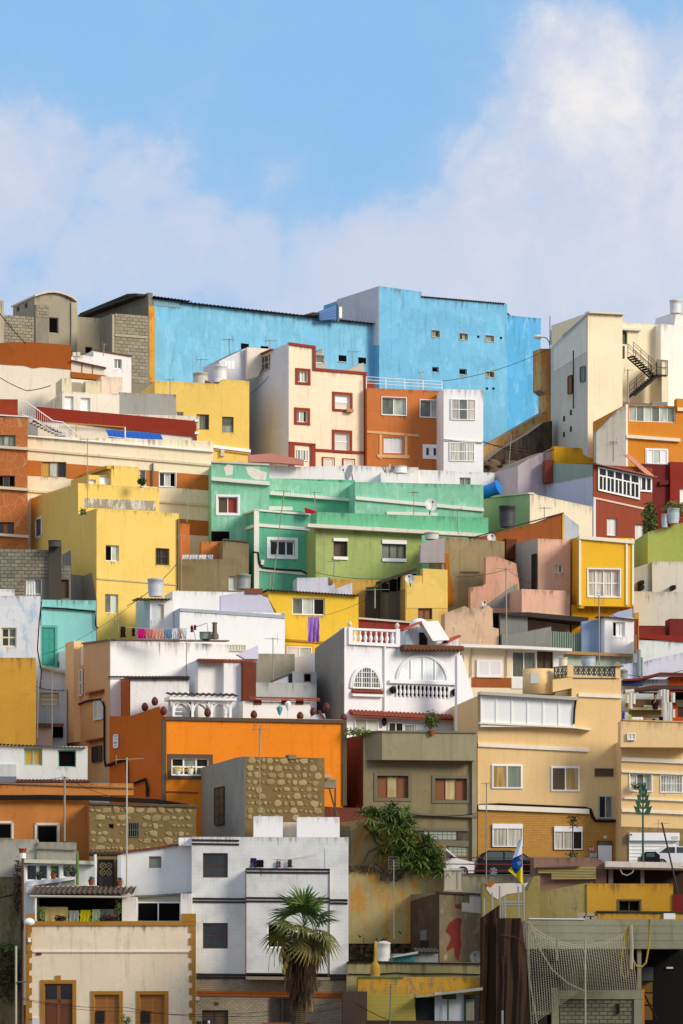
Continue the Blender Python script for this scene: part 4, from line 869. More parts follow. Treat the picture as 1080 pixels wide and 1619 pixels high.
# ================================================================= white villa
b = B('white_villa', 'white villa with arched windows, balustrades and red tile eaves', 553, 225, 20)
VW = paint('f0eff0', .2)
b.block(VW, 0, 0, 0, 0, 9, poly=[(553, 900), (1068, 900), (1068, 300), (800, 285), (553, 205)], name='wall') if False else None
b.block(VW, 553, 285, 1072, 900, 9, name='wall'); sf = b.f.side(-.03)
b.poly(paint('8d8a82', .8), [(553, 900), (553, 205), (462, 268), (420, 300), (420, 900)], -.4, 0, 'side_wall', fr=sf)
b.poly(VW, [(553, 288), (553, 205), (586, 207), (586, 288)], -1, .02, 'parapet_pier')
# balustrade
fr = b.f.off(.05)
def bal(l, r, t0, t1, h, n, mat, d=0.0, rad=.1, pmat=None):
    for i in range(n):
        x = l + (r - l) * (i + .5) / n; y = t0 + (t1 - t0) * (i + .5) / n; p = fr.pt(fr.U(x), fr.Z(x, y + h), d); H = fr.Z(x, y) - fr.Z(x, y + h)
        MB().lathe(p, [(rad * .7, 0), (rad * .7, H * .08), (rad * .45, H * .14), (rad, H * .35), (rad * .9, H * .5), (rad * .4, H * .75), (rad * .6, H * .86), (rad * .6, H)], 8).build('baluster', mat, b.e, True)
b.strip(VW, [(586, 207), (784, 216)], 10, -.25, .12, 'handrail'); b.strip(VW, [(570, 268), (800, 280)], 14, -.3, .15, 'base_rail')
bal(588, 782, 217, 226, 54, 8, VW, -.05, .12)
for x in (577, 790): 
    b.box(VW, x - 8, 205 if x < 600 else 212, x + 9, 282, -.2, .16, 'pier'); p = fr.pt(fr.U(x), fr.Z(x, 208 if x < 600 else 214), 0); MB().lathe(p, [(.07, 0), (.05, .06), (.12, .14), (.14, .22), (.11, .32), (.04, .4)], 10).build('finial', paint('d8cfbf'), b.e, True)
# arched windows
def archwin(xc, yb, rx, ry, pane, n, frame, d=.02, bars=False):
    uc = fr.U(xc); zb = fr.Z(xc, yb); w = px2m(225, rx) / math.cos(R(20)); h = px2m(225, ry)
    pts = [(uc + w * math.cos(math.pi * i / 20), zb + h * math.sin(math.pi * i / 20)) for i in range(21)]
    fm = MB(); q = [fr.pt(u, z, .05) for u, z in pts]; fm.tube(q, .06, 6).tube([q[0], q[-1]], .06, 6)
    for i in range(1, n):
        u = uc - w + 2 * w * i / n; hh = h * math.sqrt(max(0, 1 - ((u - uc) / w) ** 2)); fm.tube([fr.pt(u, zb, .05), fr.pt(u, zb + hh, .05)], .05, 6)
    if bars:
        for k in (.25, .5, .75): fm.tube([fr.pt(uc - w * math.sqrt(1 - k * k), zb + h * k, .05), fr.pt(uc + w * math.sqrt(1 - k * k), zb + h * k, .05)], .022, 5)
        for i in range(1, 12): u = uc - w + 2 * w * i / 12; hh = h * math.sqrt(max(0, 1 - ((u - uc) / w) ** 2)); fm.tube([fr.pt(u, zb, .05), fr.pt(u, zb + hh, .05)], .02, 5)
    win = fm.build('arched_window', frame, b.e); e = .02
    for i in range(n):
        a = -1 + 2 * i / n; c = -1 + 2 * (i + 1) / n; pp = [(uc + a * w, zb), (uc + c * w, zb)] + [(uc + (c + (a - c) * k / 8) * w, zb + h * math.sqrt(max(0, 1 - (c + (a - c) * k / 8) ** 2))) for k in range(9)]
        MB().prism([fr.pt(u, z, .02) for u, z in pp], fr.n * -.05).build('pane', pane, win)
    om = MB().tube([fr.pt(uc + (w + .1) * math.cos(math.pi * i / 20), zb + (h + .1) * math.sin(math.pi * i / 20), .02) for i in range(21)], .07, 6); om.build('arch_moulding', VW, win)
archwin(651, 478, 63, 94, GL['g'], 3, PVC, bars=True); archwin(904, 445, 110, 112, GL['v'], 4, PVC)
b.tiles(585, 722, 488, out=.3, back=.02, pitch=.2, drop=.1); b.box(VW, 585, 502, 722, 516, 0, .25, 'sill'); b.box(VW, 752, 445, 1058, 460, 0, .2, 'balcony_sill')
b.poly(plain('1d1512', .9), [(784, 463), (1024, 473), (1024, 520), (784, 511)], -.01, .012, 'balustrade_opening'); bal(778, 1030, 463, 473, 49, 14, VW, .0, .1)
b.tiles(573, 1068, 580, out=.7, back=.02, pitch=.24, drop=.25, t2=604); b.strip(VW, [(730, 285), (734, 640)], 8, -.01, .06, 'pipe') if False else None
MB().tube([b.f.pt(b.f.U(732), b.f.Z(732, 285), .08), b.f.pt(b.f.U(732), b.f.Z(732, 640), .08)], .06).build('drain_pipe', VW, b.e)
for (x, y) in ((767, 487), (1044, 498)): p = b.f.pt(b.f.U(x), b.f.Z(x, y), .15); MB().lathe(p, [(.02, -.22), (.2, -.1), (.22, .1), (.05, .24)], 9).build('wall_ornament', DARK, b.e, True)
b.win(W(598, 615, 704, 676, 'l', 2, bars=9, dep=-.04)); b.win(W(748, 632, 815, 690, 'd', 2, bars=7, dep=-.05, sur=PVC, sw=4)); b.win(W(818, 640, 868, 690, 'l', 1, dep=-.04)); b.win(W(872, 640, 965, 690, 'z', 2, dep=-.04, shut=1))
p = b.f.pt(b.f.U(727), b.f.Z(727, 650), .2); MB().lathe(p, [(.03, 0), (.12, .1), (.16, .4), (.02, .55)], 7).build('wall_lantern', DARK, b.e)
# roof room with dormer
b.block(paint('dfe3e8', .3), 0, 0, 0, 0, 3, d0=-.6, poly=[(838, 330), (1066, 330), (1066, 250), (1000, 262), (930, 180), (838, 215)], name='roof_room', wins=[]); b.poly(paint('6b4326'), [(802, 286), (1070, 292), (1072, 312), (804, 306)], -.4, .7, 'timber_eave')
fr2 = b.f.off(-.2); b.poly(PVC, [(890, 184), (962, 176), (1016, 264), (940, 268)], -.2, .4, 'dormer_roof'); b.poly(paint('b8503a'), [(808, 214), (890, 178), (896, 184), (812, 222)], -.4, .35, 'tile_verge'); b.poly(paint('b8503a'), [(1000, 268), (1060, 240), (1064, 250), (1010, 276)], -.4, .5, 'tile_verge')
b.box(glass('8fa6b0'), 842, 220, 862, 284, -.6, -.5, 'pane'); b.box(DARK, 905, 225, 938, 288, -.62, -.45, 'dark_opening')
for i in range(12): pass
mb = MB()
for i in range(16): x = 808 + i * 17; u = fr.U(x); z = fr.Z(x, 306); mb.fbox(fr, u - .06, u + .06, z - .1, z, 0, .75)
mb.build('rafter_ends', BROWN, b.e, kind='stuff')
p = b.f.pt(b.f.U(930), b.f.Z(930, 182), -1.5); MB().lathe(p, [(.62, -.4), (.6, 0), (.48, .2), (.25, .34), (.03, .38)], 16).build('dome', VW, b.e, True)
b.block(VW, 0, 0, 0, 0, .4, d0=2.2, poly=[(1060, 800), (1142, 800), (1140, 540), (1110, 430), (1080, 330), (1060, 330)], name='side_fin'); b.strip(TILE, [(1050, 560), (1148, 520)], 9, 2.0, 2.6, 'tile_coping')
# ================================================================= FOURTH ROW (right)
K(700, 920)
b = B('pink_ruin', 'low round-topped flaking pink wall beside grey shed', 128, 235, 8, 'wall')
PK = paint('d9b796', .9, 'c0a184', .4, .9)
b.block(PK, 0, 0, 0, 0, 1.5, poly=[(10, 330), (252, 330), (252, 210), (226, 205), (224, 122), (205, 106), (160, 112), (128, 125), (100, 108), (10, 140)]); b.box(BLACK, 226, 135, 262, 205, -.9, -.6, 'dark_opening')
b = B('grey_shed', 'grey rendered lean-to with dark flat roof and green corrugated fence', 258, 235.5, 10, 'shed')
b.block(paint('7f807a', .9), 258, 145, 382, 340, 4); b.block(plain('3d3024', .9), 380, 142, 660, 300, 1, d0=-2.2, name='verandah_wall', wins=[W(388, 170, 455, 218, 'o', 2, fc=plain('5a4326')), W(462, 178, 530, 226, 'o', 2, fc=plain('5a4326')), W(536, 186, 622, 232, 'd', 3, fw=.09)])
b.poly(ROOFD, [(258, 140), (380, 138), (650, 162), (650, 184), (380, 158), (258, 150)], -3, .3, 'roof'); b.poly(paint('86867e', .9), [(258, 340), (480, 340), (480, 204), (360, 228), (300, 240), (258, 236)], .1, .5, 'parapet')
fe = thing('corrugated_fence', 'sage green corrugated metal fence in front of dark verandah', 'fence', P(600, 320, 236)); fr = b.f.off(.3)
n = 24; u0, u1 = fr.U(482), fr.U(730)
for i in range(n):
    a = u0 + (u1 - u0) * i / n; c = u0 + (u1 - u0) * (i + 1) / n; m = (a + c) / 2; zt = fr.Z(482, 222) + (fr.Z(730, 240) - fr.Z(482, 222)) * i / n; zl = zt - 3.4
    MB().prism([fr.pt(a, zl, 0), fr.pt(a + (c - a) * .25, zl, .09), fr.pt(a + (c - a) * .7, zl, .09), fr.pt(c, zl, 0)], (0, 0, 3.4)).build('fence_panel', plain('8a9a88', .6, rnd=.06), fe)
b = B('white_box_house', 'white cabin with blue side and sliding window above timber beam', 728, 235, 10)
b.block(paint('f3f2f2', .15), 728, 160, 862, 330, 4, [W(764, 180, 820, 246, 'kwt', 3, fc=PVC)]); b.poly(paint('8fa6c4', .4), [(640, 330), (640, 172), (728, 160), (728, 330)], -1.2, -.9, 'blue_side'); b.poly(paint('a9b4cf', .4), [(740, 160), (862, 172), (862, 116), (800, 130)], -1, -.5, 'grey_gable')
b.strip(RUST, [(700, 152), (866, 168)], 5, -1, .2, 'roof_edge'); b.strip(paint('b08a58', .6), [(520, 312), (870, 328)], 14, -.1, .5, 'timber_beam'); b.block(paint('b9c4b4', .6), 520, 328, 868, 420, 2, d0=.1, name='lower_wall')
b = B('red_roof_terrace', 'white house with dark red parapet at right edge below off-white wall', 866, 234, 6)
b.block(paint('e3e8e4', .4), 866, 262, 1120, 420, 4); b.strip(paint('8b2a20', .5), [(866, 228), (1120, 250)], 24, -.5, .1, 'red_parapet'); b.block(paint('7a2a22', .5), 884, 196, 1000, 250, 1.5, d0=-1.5, name='red_roof_box'); b.block(paint('7a2a22', .5), 1020, 165, 1120, 250, 1.5, d0=-1.3, name='red_roof_box')
b.poly(paint('c79a3c'), [(862, 320), (880, 320), (880, 138), (862, 140)], -.2, .15, 'yellow_pier'); b.poly(paint('8b2a20'), [(862, 320), (876, 320), (876, 168), (862, 168)], .15, .2, 'red_edge')
b = B('lavender_block', 'lavender white block wall with two grey pipes above cluttered terrace', 800, 231, 6)
LAV = paint('d5d5e4', .35)
b.block(LAV, 0, 0, 0, 0, 3, poly=[(780, 520), (1120, 520), (1120, 308), (950, 346), (890, 362), (780, 372)])
for (x, w) in ((879, 6), (892, 4)): MB().tube([b.f.pt(b.f.U(x), b.f.Z(x, 425), .15), b.f.pt(b.f.U(x), b.f.Z(x, 305 if w > 5 else 340), .15)], .13 if w > 5 else .09).build('flue_pipe', plain('8f9a9c', .5, .3), b.e)
b = B('cream_bungalow', 'cream rooftop bungalow with louvred window, glass door and white roof slab', 95, 229, 9)
b.block(paint('f2e0bf', .35), 95, 296, 500, 520, 6, [W(313, 312, 420, 430, 'g', 2, fw=.06), W(424, 312, 496, 392, 'n', 2, fc=plain('3a2318'), name='door')])
b.win(W(152, 350, 264, 430, 'zz', 2, fw=.14, shut=1, dep=-.06)); b.box(paint('a05a2e', .5), 130, 430, 307, 474, 0, .03, 'brown_panel'); b.box(WHITE, 309, 432, 402, 480, 0, .05, 'door_base')
b.strip(WHITE, [(70, 284), (322, 292), (568, 304)], 13, -3, .8, 'roof_slab')
for x in (128, 286): MB().tube([b.f.pt(b.f.U(x), b.f.Z(x, 300), .08), b.f.pt(b.f.U(x), b.f.Z(x, 425), .08)], .04).build('drain_pipe', plain('b9a98a'), b.e)
b.poly(paint('f0efec', .2), [(498, 420), (540, 420), (540, 312), (498, 308)], -.3, 0, 'white_wall')
# ---- beige apartment building
b = B('beige_apartment_building', 'large beige apartment building with glazed gallery and brick ground floor', 157, 218.5, 8)
BE = paint('ecc98f', .35); BET = paint('f3ead6', .25)
K(700, 1140)
ws = [W(222, 198, 355, 303, 'ogoo', 2, fw=.07, sur=PVC, sw=3, sill=PVC), W(488, 207, 613, 315, 'nonb', 2, fw=.07, sur=PVC, sw=3, sill=PVC), W(683, 213, 766, 249, 'n', 1, fc=plain('5a5236')), W(699, 336, 762, 438, 'dg', 2, fw=.06, fc=plain('b9bcc0'))]
K(700, 920)
b.block(BE, 0, 0, 0, 0, 11, poly=[(157, 1205), (802, 1205), (802, 428), (580, 416), (580, 520), (157, 512)], ext=0)
K(700, 1140)
for w in ws: w['dep'] = -.03; w['sill'] = None; b.win(w)
b.strip(BET, [(158, 98), (656, 122)], 17, -.01, .12, 'white_band'); b.strip(BET, [(158, 376), (656, 396)], 22, -.01, .2, 'white_band')
def brickmat():
    m, nt, p = mk('ochre_brick'); pos = nt.node('ShaderNodeNewGeometry').outputs['Position']
    v = nt.node('ShaderNodeCombineXYZ', {0: nt.node('ShaderNodeSeparateXYZ', {0: pos}).outputs[0], 1: nt.node('ShaderNodeSeparateXYZ', {0: pos}).outputs[2]}).outputs[0]
    br = nt.node('ShaderNodeTexBrick', {'Vector': v, 'Color1': lin('cc9644') + (1,), 'Color2': lin('be8836') + (1,), 'Mortar': lin('a87c3a') + (1,), 'Scale': 1.0, 'Mortar Size': .018, 'Brick Width': .3, 'Row Height': .1})
    nt.put(p.inputs['Base Color'], br.outputs[0]); p.inputs['Roughness'].default_value = .85
    nt.l.new(nt.node('ShaderNodeBump', {'Strength': .6, 'Distance': .03, 'Height': br.outputs[1]}, invert=True).outputs[0], p.inputs['Normal']); return m
OB = brickmat()
b.poly(OB, [(158, 720), (806, 720), (806, 455), (690, 452), (660, 412), (158, 400)], -.01, .04, 'brick_cladding')
RF = plain('7c3526', .7)
b.win(W(222, 480, 358, 566, 'c', 2, fw=.05, dep=-.08, bars=8, sur=RF, sw=4, sides='lrb')); b.box(PVC, 222, 462, 358, 484, .04, .16, 'shutter_box'); b.win(W(500, 494, 626, 578, 'ccd', 3, fw=.05, dep=-.08, bars=8, sur=RF, sw=4, sides='lrb')); b.box(PVC, 499, 474, 627, 498, .04, .16, 'shutter_box')
b.win(W(692, 538, 762, 700, 'gz', 1, 2, dep=-.06, fc=RF, name='door')); b.box(PVC, 696, 560, 758, 700, .06, .14, 'door_leaf'); b.box(plain('dcd6c4'), 722, 515, 736, 528, .04, .08, 'house_number_plate')
b.box(plain('b9b7b0', .4, .5), 655, 595, 687, 612, .04, .4, 'mailbox')
sg = b.box(plain('c92c3c', .5, var=.05), 657, 564, 680, 590, .04, .07, 'sign'); fr = b.f; d = .09
zz = [(659, 568), (664, 584), (668, 570), (672, 584), (677, 568)]
for i, w in ((0, 0), (1, 0)): pass
MB().tube([fr.pt(fr.U(x), fr.Z(x, y), d) for x, y in zz], .035, 4).build('sign_lettering', PVC, sg)
MB().tube([fr.pt(fr.U(x), fr.Z(x, y), .12) for x, y in ((158, 400), (160, 380), (250, 376), (450, 384), (640, 392), (662, 398), (672, 430), (685, 448), (740, 450), (796, 448), (800, 404), (830, 400), (950, 402), (1080, 408))], .09).build('cable_bundle', DARK, b.e)
b.box(plain('b9b39c'), 780, 474, 800, 500, .04, .25, 'meter_box')
K(700, 920)
# glazed gallery
b.strip(plain('b9b7a8', .5), [(160, 496), (600, 522)], 14, -.3, .7, 'gutter_roof')
b.win(W(165, 515, 586, 655, 't', 6, 1, fw=.09, dep=-.35, fc=PVC), d=0); b.strip(BET, [(160, 632), (586, 652), (660, 662)], 8, -.01, .5, 'gallery_sill')
b.strip(BET, [(610, 500), (802, 508)], 16, -.01, .12, 'white_band')
MB().tube([fr.pt(fr.U(x), fr.Z(x, y), .45) for x, y in ((592, 530), (585, 580), (582, 640))], .06).build('awning_arm', DARK, b.e)
# rounded stair head and lattice parapet
st = b.f.off(-1.5)
pp = [fr.pt(fr.U(450) + .6 * math.cos(g) * 1.6 - .0, 0, -1.2 + .9 * math.sin(g)) for g in [R(a) for a in range(0, 360, 20)]]
z0, z1 = fr.Z(450, 500), fr.Z(450, 386)
MB().prism([Vector((p.x, p.y, z0)) for p in pp], (0, 0, z1 - z0)).build('round_stair_wall', BE, b.e, True)
b.poly(BE, [(495, 495), (580, 478), (580, 428), (495, 438)], -1.2, .02, 'parapet'); b.box(BE, 560, 374, 587, 428, -.3, .05, 'pier'); b.box(BE, 776, 380, 798, 434, -.3, .05, 'pier')
p = fr.pt(fr.U(787), fr.Z(787, 380), -.1); MB().prism([p + Vector((-.35, -.3, 0)), p + Vector((.35, -.3, 0)), p + Vector((0, -.3, .3))], (0, .6, 0)).build('pier_cap', CONC, b.e)
LT = plain('5c5138', .8)
def lattice(l, t, r, q, n):
    for i in range(n):
        x0 = l + (r - l) * i / n; x1 = l + (r - l) * (i + 1) / n; mb = MB(); fr_ = b.f; u0, u1, zz0, zz1 = fr_.rect(x0, t, x1, q); zc = (zz0 + zz1) / 2; uc = (u0 + u1) / 2; d0 = -.1
        mb.tube([fr_.pt(u0, zc, d0), fr_.pt(uc, zz1, d0), fr_.pt(u1, zc, d0), fr_.pt(uc, zz0, d0), fr_.pt(u0, zc, d0)], .045, 4); mb.tube([fr_.pt(u0, zz0, d0), fr_.pt(u1, zz1, d0)], .035, 4).tube([fr_.pt(u0, zz1, d0), fr_.pt(u1, zz0, d0)], .035, 4).tube([fr_.pt(u0, zz0, d0), fr_.pt(u0, zz1, d0)], .05, 4)
        mb.build('lattice_block', LT, b.e)
lattice(588, 384, 776, 430, 8); lattice(503, 384, 556, 436, 3)
for t in (378, 430): b.strip(LT, [(586, t), (778, t + 2)], 6, -.2, .02, 'lattice_rail'); b.strip(LT, [(500, t + 4), (558, t - 2)], 5, -.2, .02, 'lattice_rail')
a = b.f.off(.4); MB().fbox(a, a.U(394), a.U(432), a.Z(410, 456), a.Z(410, 410), -.4, .1).build('air_conditioner', plain('c9c8bc'), b.e)
# right wing
b2 = b; b = B('beige_wing', 'beige wing with projecting balcony, garage door and stone cladding at right edge', 802, 217.6, 5)
K(700, 1140)
b.block(BE, 802, 90, 1130, 640, 10, [W(842, 236, 938, 314, 'lg', 3, sur=PVC, sw=5), W(980, 243, 1075, 320, 'l', 4, sur=PVC, sw=3, bars=8)], ext=1)
K(700, 920); b.block(paint('ecca94', .35), 800, 625, 1130, 742, 1.0, d0=1.0, name='balcony', ext=0); b.strip(paint('c9a874'), [(798, 622), (1130, 634)], 6, .0, 1.06, 'coping'); b.win(W(828, 680, 866, 712, 'z', 2, dep=-.08), fr=b.f.off(1.0))
K(700, 1140)
for (t, h) in ((162, 18), (222, 9), (342, 8)): b.strip(BET, [(804 if t != 342 else 815, t), (1130, t + 14)], h, -.01, .14, 'white_band')
b.strip(BET, [(804, 394), (1130, 408)], 14, -.01, .16, 'white_band'); b.poly(paint('9a7c50', .9, '7c6a4a', .5, 2.0), [(806, 640), (1130, 640), (1130, 486), (806, 474)], -.01, .05, 'stone_cladding')
b.win(W(836, 530, 1058, 640, 'w', 1, 7, fw=.05, dep=-.08, name='garage_door')); b.box(PVC, 836, 503, 1060, 538, .05, .35, 'shutter_box')
b.box(plain('c9d0c0'), 1024, 518, 1052, 532, .35, .37, 'vent_grille'); b.box(DARK, 840, 508, 846, 514, .35, .4, 'lamp')
# cluttered terrace
K(970, 1040, 1080 / 110)
b = B('terrace_house', 'small white and orange house with brown roof over cluttered terrace', 120, 225, 4)
b.block(paint('d3dbe0', .4), 120, 330, 870, 900, 4); b.block(paint('d4561c', .4), 870, 300, 1250, 640, 3.8, d0=.15, name='orange_wall'); b.poly(paint('7a2f28'), [(120, 350), (350, 335), (690, 245), (1250, 255), (1250, 285), (690, 278), (350, 370), (120, 375)], -1, .9, 'red_roof_edge'); b.strip(WHITE, [(670, 280), (1250, 292)], 14, 0, .7, 'fascia')
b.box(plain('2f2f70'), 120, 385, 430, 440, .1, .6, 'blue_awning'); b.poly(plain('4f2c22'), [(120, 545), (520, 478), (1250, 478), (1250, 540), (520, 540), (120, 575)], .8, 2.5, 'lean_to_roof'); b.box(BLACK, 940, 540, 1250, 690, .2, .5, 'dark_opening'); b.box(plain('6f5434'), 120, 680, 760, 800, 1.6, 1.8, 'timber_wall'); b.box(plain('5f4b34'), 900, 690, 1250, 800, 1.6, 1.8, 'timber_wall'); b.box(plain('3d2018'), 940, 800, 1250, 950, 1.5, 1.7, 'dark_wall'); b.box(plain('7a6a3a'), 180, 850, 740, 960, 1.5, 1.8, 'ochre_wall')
b.box(plain('b5b08c'), 180, 812, 760, 850, 1.6, 2.2, 'shelf'); b.box(plain('cfc9a0'), 390, 775, 620, 808, 1.8, 2.2, 'shelf'); b.box(DARK, 330, 568, 710, 588, 1.6, 1.7, 'beam')
for (x, t, q) in ((732, 500, 600), (780, 490, 980), (828, 500, 700), (800, 680, 980), (850, 690, 980), (880, 690, 990), (924, 545, 695), (924, 800, 930), (820, 820, 980), (215, 570, 705), (265, 520, 790), (310, 570, 720)):
    MB().tube([P(x, q, 222), P(x, t, 222)], .13, 8).build('roller_tube', plain('c9ccc6', .5, rnd=.1), b.e)
MB().tube([P(185, 535, 222), P(320, 520, 222)], .14, 8).build('roller_tube', plain('c9ccc6', .5), b.e)
# person at the terrace wall
pe = thing('person', 'person in a dark top looking out over the brown terrace wall', 'person', P(650, 800, 223))
SKIN = plain('b5846a', .6); c0 = P(650, 800, 223)
bm = MB().lathe(c0, [(.14, 0), (.18, .15), (.22, .36), (.2, .5), (.1, .57), (.052, .6), (.052, .65), (.08, .69), (.098, .77), (.098, .84), (.07, .91), (.02, .94)], 14)
bm.tube([P(602, 668, 222.98), P(590, 712, 222.82), P(628, 700, 222.68), P(652, 668, 222.7), P(655, 650, 222.78)], .042, 8, .03); bm.lathe(c0 + Vector((.0, -.1, .76)), [(.012, -.03), (.02, 0), (.01, .04)], 6)
for i in range(4): bm.tube([P(650 + i * 3, 655, 222.76), P(651 + i * 3, 643 + i, 222.78), P(653 + i * 2, 636 + i, 222.84)], .01, 5)
bd = bm.build('body', SKIN, pe, True)
MB().lathe(c0, [(.155, -.01), (.195, .15), (.235, .36), (.215, .5), (.12, .575), (.075, .6)], 14).tube([P(600, 664, 223), P(588, 712, 222.82), P(622, 703, 222.69)], .055, 8, .048).build('shirt', cloth('2c2226'), pe, True)
MB().lathe(c0 + Vector((0, .015, 0)), [(.1, .8), (.112, .84), (.09, .92), (.03, .96)], 14).build('hair', DARK, pe, True)
# ---- grey building and street
K(350, 1140)
GO = paint('8b7f5f', .9); GO2 = paint('9a9174', .8); GTR = paint('77715c', .6)
b = B('grey_olive_building', 'olive grey rendered building with projecting balcony and brown shutters', 638, 217.5, 9)
b.block(GO, 638, 55, 1146, 700, 7, [W(700, 246, 840, 346, 'bib', 3, fc=plain('7d4522'), fw=.05, sur=GTR, sw=14), W(960, 258, 1104, 356, 'bib', 3, fc=plain('7d4522'), fw=.05, sur=GTR, sw=14)], ext=1)
sf = b.f.side(-.03); b.poly(paint('6e3527', .5), [(638, 700), (638, 60), (562, 76), (562, 700)], -.3, 0, 'maroon_side_wall', fr=sf)
fr = b.f; z0, z1 = fr.Z(715, 178), fr.Z(715, 55); ul, um, ur = fr.U(650), fr.U(712), fr.U(1130)
MB().prism([fr.pt(ul, z0, .02), fr.pt(um, z0, .8), fr.pt(ur, z0, .8), fr.pt(ur, z0, -.2), fr.pt(ul, z0, -.2)], (0, 0, z1 - z0)).build('balcony', GO2, b.e)
MB().prism([fr.pt(ul - .1, z1, .02), fr.pt(um, z1, .88), fr.pt(ur + .05, z1, .88), fr.pt(ur, z1, -.2), fr.pt(ul, z1, -.2)], (0, 0, .1)).build('coping', GTR, b.e)
b.strip(GTR, [(640, 404), (1146, 424)], 12, -.01, .25, 'cornice'); b.strip(GTR, [(860, 480), (1110, 484)], 12, 0, .12, 'lintel_band'); b.strip(GTR, [(920, 532), (1110, 540)], 26, 0, .12, 'lintel_band')
GB = plain('a8b0a0', .25)
def gblocks(l, t, r, q, nx, nz):
    fr_ = b.f
    u0, u1, zz0, zz1 = fr_.rect(l, t, r, q)
    for i in range(nx):
        for j in range(nz): MB().fbox(fr_, u0 + (u1 - u0) * i / nx + .015, u0 + (u1 - u0) * (i + 1) / nx - .015, zz0 + (zz1 - zz0) * j / nz + .015, zz0 + (zz1 - zz0) * (j + 1) / nz - .015, -.02, .03).build('glass_block', GB, b.e)
b.box(plain('5a5444'), 872, 485, 1108, 536, -.01, .01, 'recess'); gblocks(910, 488, 1056, 534, 7, 2); b.box(plain('4f3a2c'), 1060, 490, 1084, 534, -.01, .06, 'wood_panel'); gblocks(1020, 562, 1100, 606, 4, 3)
b.box(GO2, 1124, 60, 1146, 640, 0, .2, 'edge_pier')
# street deck and retaining walls
K(700, 1140)
b = B('street_wall', 'grey concrete street edge wall below the parked cars', 85, 212, 2, 'wall')
b.block(paint('9a957c', .9), 85, 697, 410, 1000, 1)
MB().add([P(-380, 697, 212.5), P(1200, 690, 212.5), P(1200, 668, 221), P(-380, 668, 221), ], [(0, 1, 2, 3)]).build('street', paint('6a675f', .6), kind='structure')['label'] = 'grey street where the cars are parked'
bpy.data.objects['street'].location.z -= 0
def car(name, label, x, row, Y, ang, L, prof, glassp, wheels, mat, H=1.0, wid=1.7, rw=.31):
    e = thing(name, label, 'car', P(x, row, Y)); fr = Fr(P(x, row, Y), ang); z = P(x, row, Y).z
    for s, ins in ((0, 0),):
        n = len(prof); rings = []
        for d, k in ((0, .06), (-.08, 0), (-wid + .08, 0), (-wid, .06)):
            cx = sum(p[0] for p in prof) / n; cz = sum(p[1] for p in prof) / n
            rings.append([fr.pt(p[0] + (cx - p[0]) * k * .5, z + p[1] + (cz - p[1]) * k * .5, d) for p in prof])
        mb = MB(); mb.v = [v for r in rings for v in r]
        for a in range(3): mb.f += [(a * n + i, a * n + (i + 1) % n, (a + 1) * n + (i + 1) % n, (a + 1) * n + i) for i in range(n)]
        mb.f += [tuple(range(n)), tuple(range(3 * n, 4 * n))]; mb.build('body', mat, e)
    for g in glassp: MB().prism([fr.pt(u, z + h, .012) for u, h in g], fr.n * -.05).build('window', glass('3f4a48', .08), e)
    for u in wheels:
        c = fr.pt(u, z + rw, .02); q = fr.dir
        def disc(r0, t0, t1, n=20): 
            m = MB(); A = [c + (q * math.cos(g) + Vector((0, 0, 1)) * math.sin(g)) * r0 + fr.n * t1 for g in [2 * math.pi * i / n for i in range(n)]]; return m.prism(A, fr.n * (t0 - t1))
        w = disc(rw, -.2, .02).build('wheel', plain('151515', .8), e); disc(rw * .66, 0, .035).build('rim', plain('c9ccd0', .35, .5), w)
        for k in range(7):
            g = 2 * math.pi * k / 7; t = q * math.cos(g) + Vector((0, 0, 1)) * math.sin(g); s_ = q * -math.sin(g) + Vector((0, 0, 1)) * math.cos(g)
            MB().prism([c + t * rw * .2 + s_ * .012 + fr.n * .045, c + t * rw * .6 + s_ * .05 + fr.n * .045, c + t * rw * .6 - s_ * .05 + fr.n * .045, c + t * rw * .2 - s_ * .012 + fr.n * .045], fr.n * -.03).build('rim_slot', plain('1c1c1c', .8), w)
    return e, fr, z
CARW = plain('e9eaea', .25, var=.03); CARB = plain('15100f', .12, var=.03)
hb = [(0, .2), (4.1, .2), (4.15, .6), (4.05, .85), (3.2, 1.0), (2.5, 1.42), (1.9, 1.5), (.7, 1.5), (.28, 1.3), (.02, .85), (-.03, .45)]
car('parked_car', 'black hatchback parked behind the blue and yellow flag', 152, 700, 214, 3, 4.1, hb, [[(.35, .95), (1.5, .95), (1.5, 1.4), (.75, 1.42), (.5, 1.3)], [(1.6, .95), (3.05, .97), (2.45, 1.36), (1.6, 1.42)]], (.95, 3.3), CARB)
vb = [(0, .22), (4.0, .22), (4.08, .55), (3.98, .85), (3.1, 1.06), (2.35, 1.7), (2.0, 1.8), (0, 1.82), (-.05, 1.0)]
e, fr, z = car('parked_car', 'white van parked on the street beside the big shrub', -176, 702, 213.9, 3, 4.0, vb, [[(1.7, 1.08), (2.95, 1.08), (2.3, 1.62), (1.7, 1.65)], [(.5, 1.08), (1.6, 1.08), (1.6, 1.65), (.5, 1.65)]], (.8, 3.35), CARW)
MB().fbox(fr, 2.6, 2.78, z + 1.08, z + 1.22, .02, .18).build('mirror', DARK, e); MB().fbox(fr, 3.75, 4.0, z + .72, z + .85, -.02, .02).build('headlight', glass('c9d0d0'), e)
cw = [(0, .2), (3.6, .2), (3.65, .7), (2.9, .95), (2.4, 1.32), (1.0, 1.35), (.3, 1.0), (0, .7)]
car('parked_car', 'white car partly hidden in front of the white garage door', 925, 668, 214.5, 2, 3.6, cw, [[(.6, .95), (1.5, .95), (1.5, 1.28), (1.05, 1.28)], [(1.6, .95), (2.7, .95), (2.35, 1.26), (1.6, 1.28)]], (.75, 2.9), CARW)
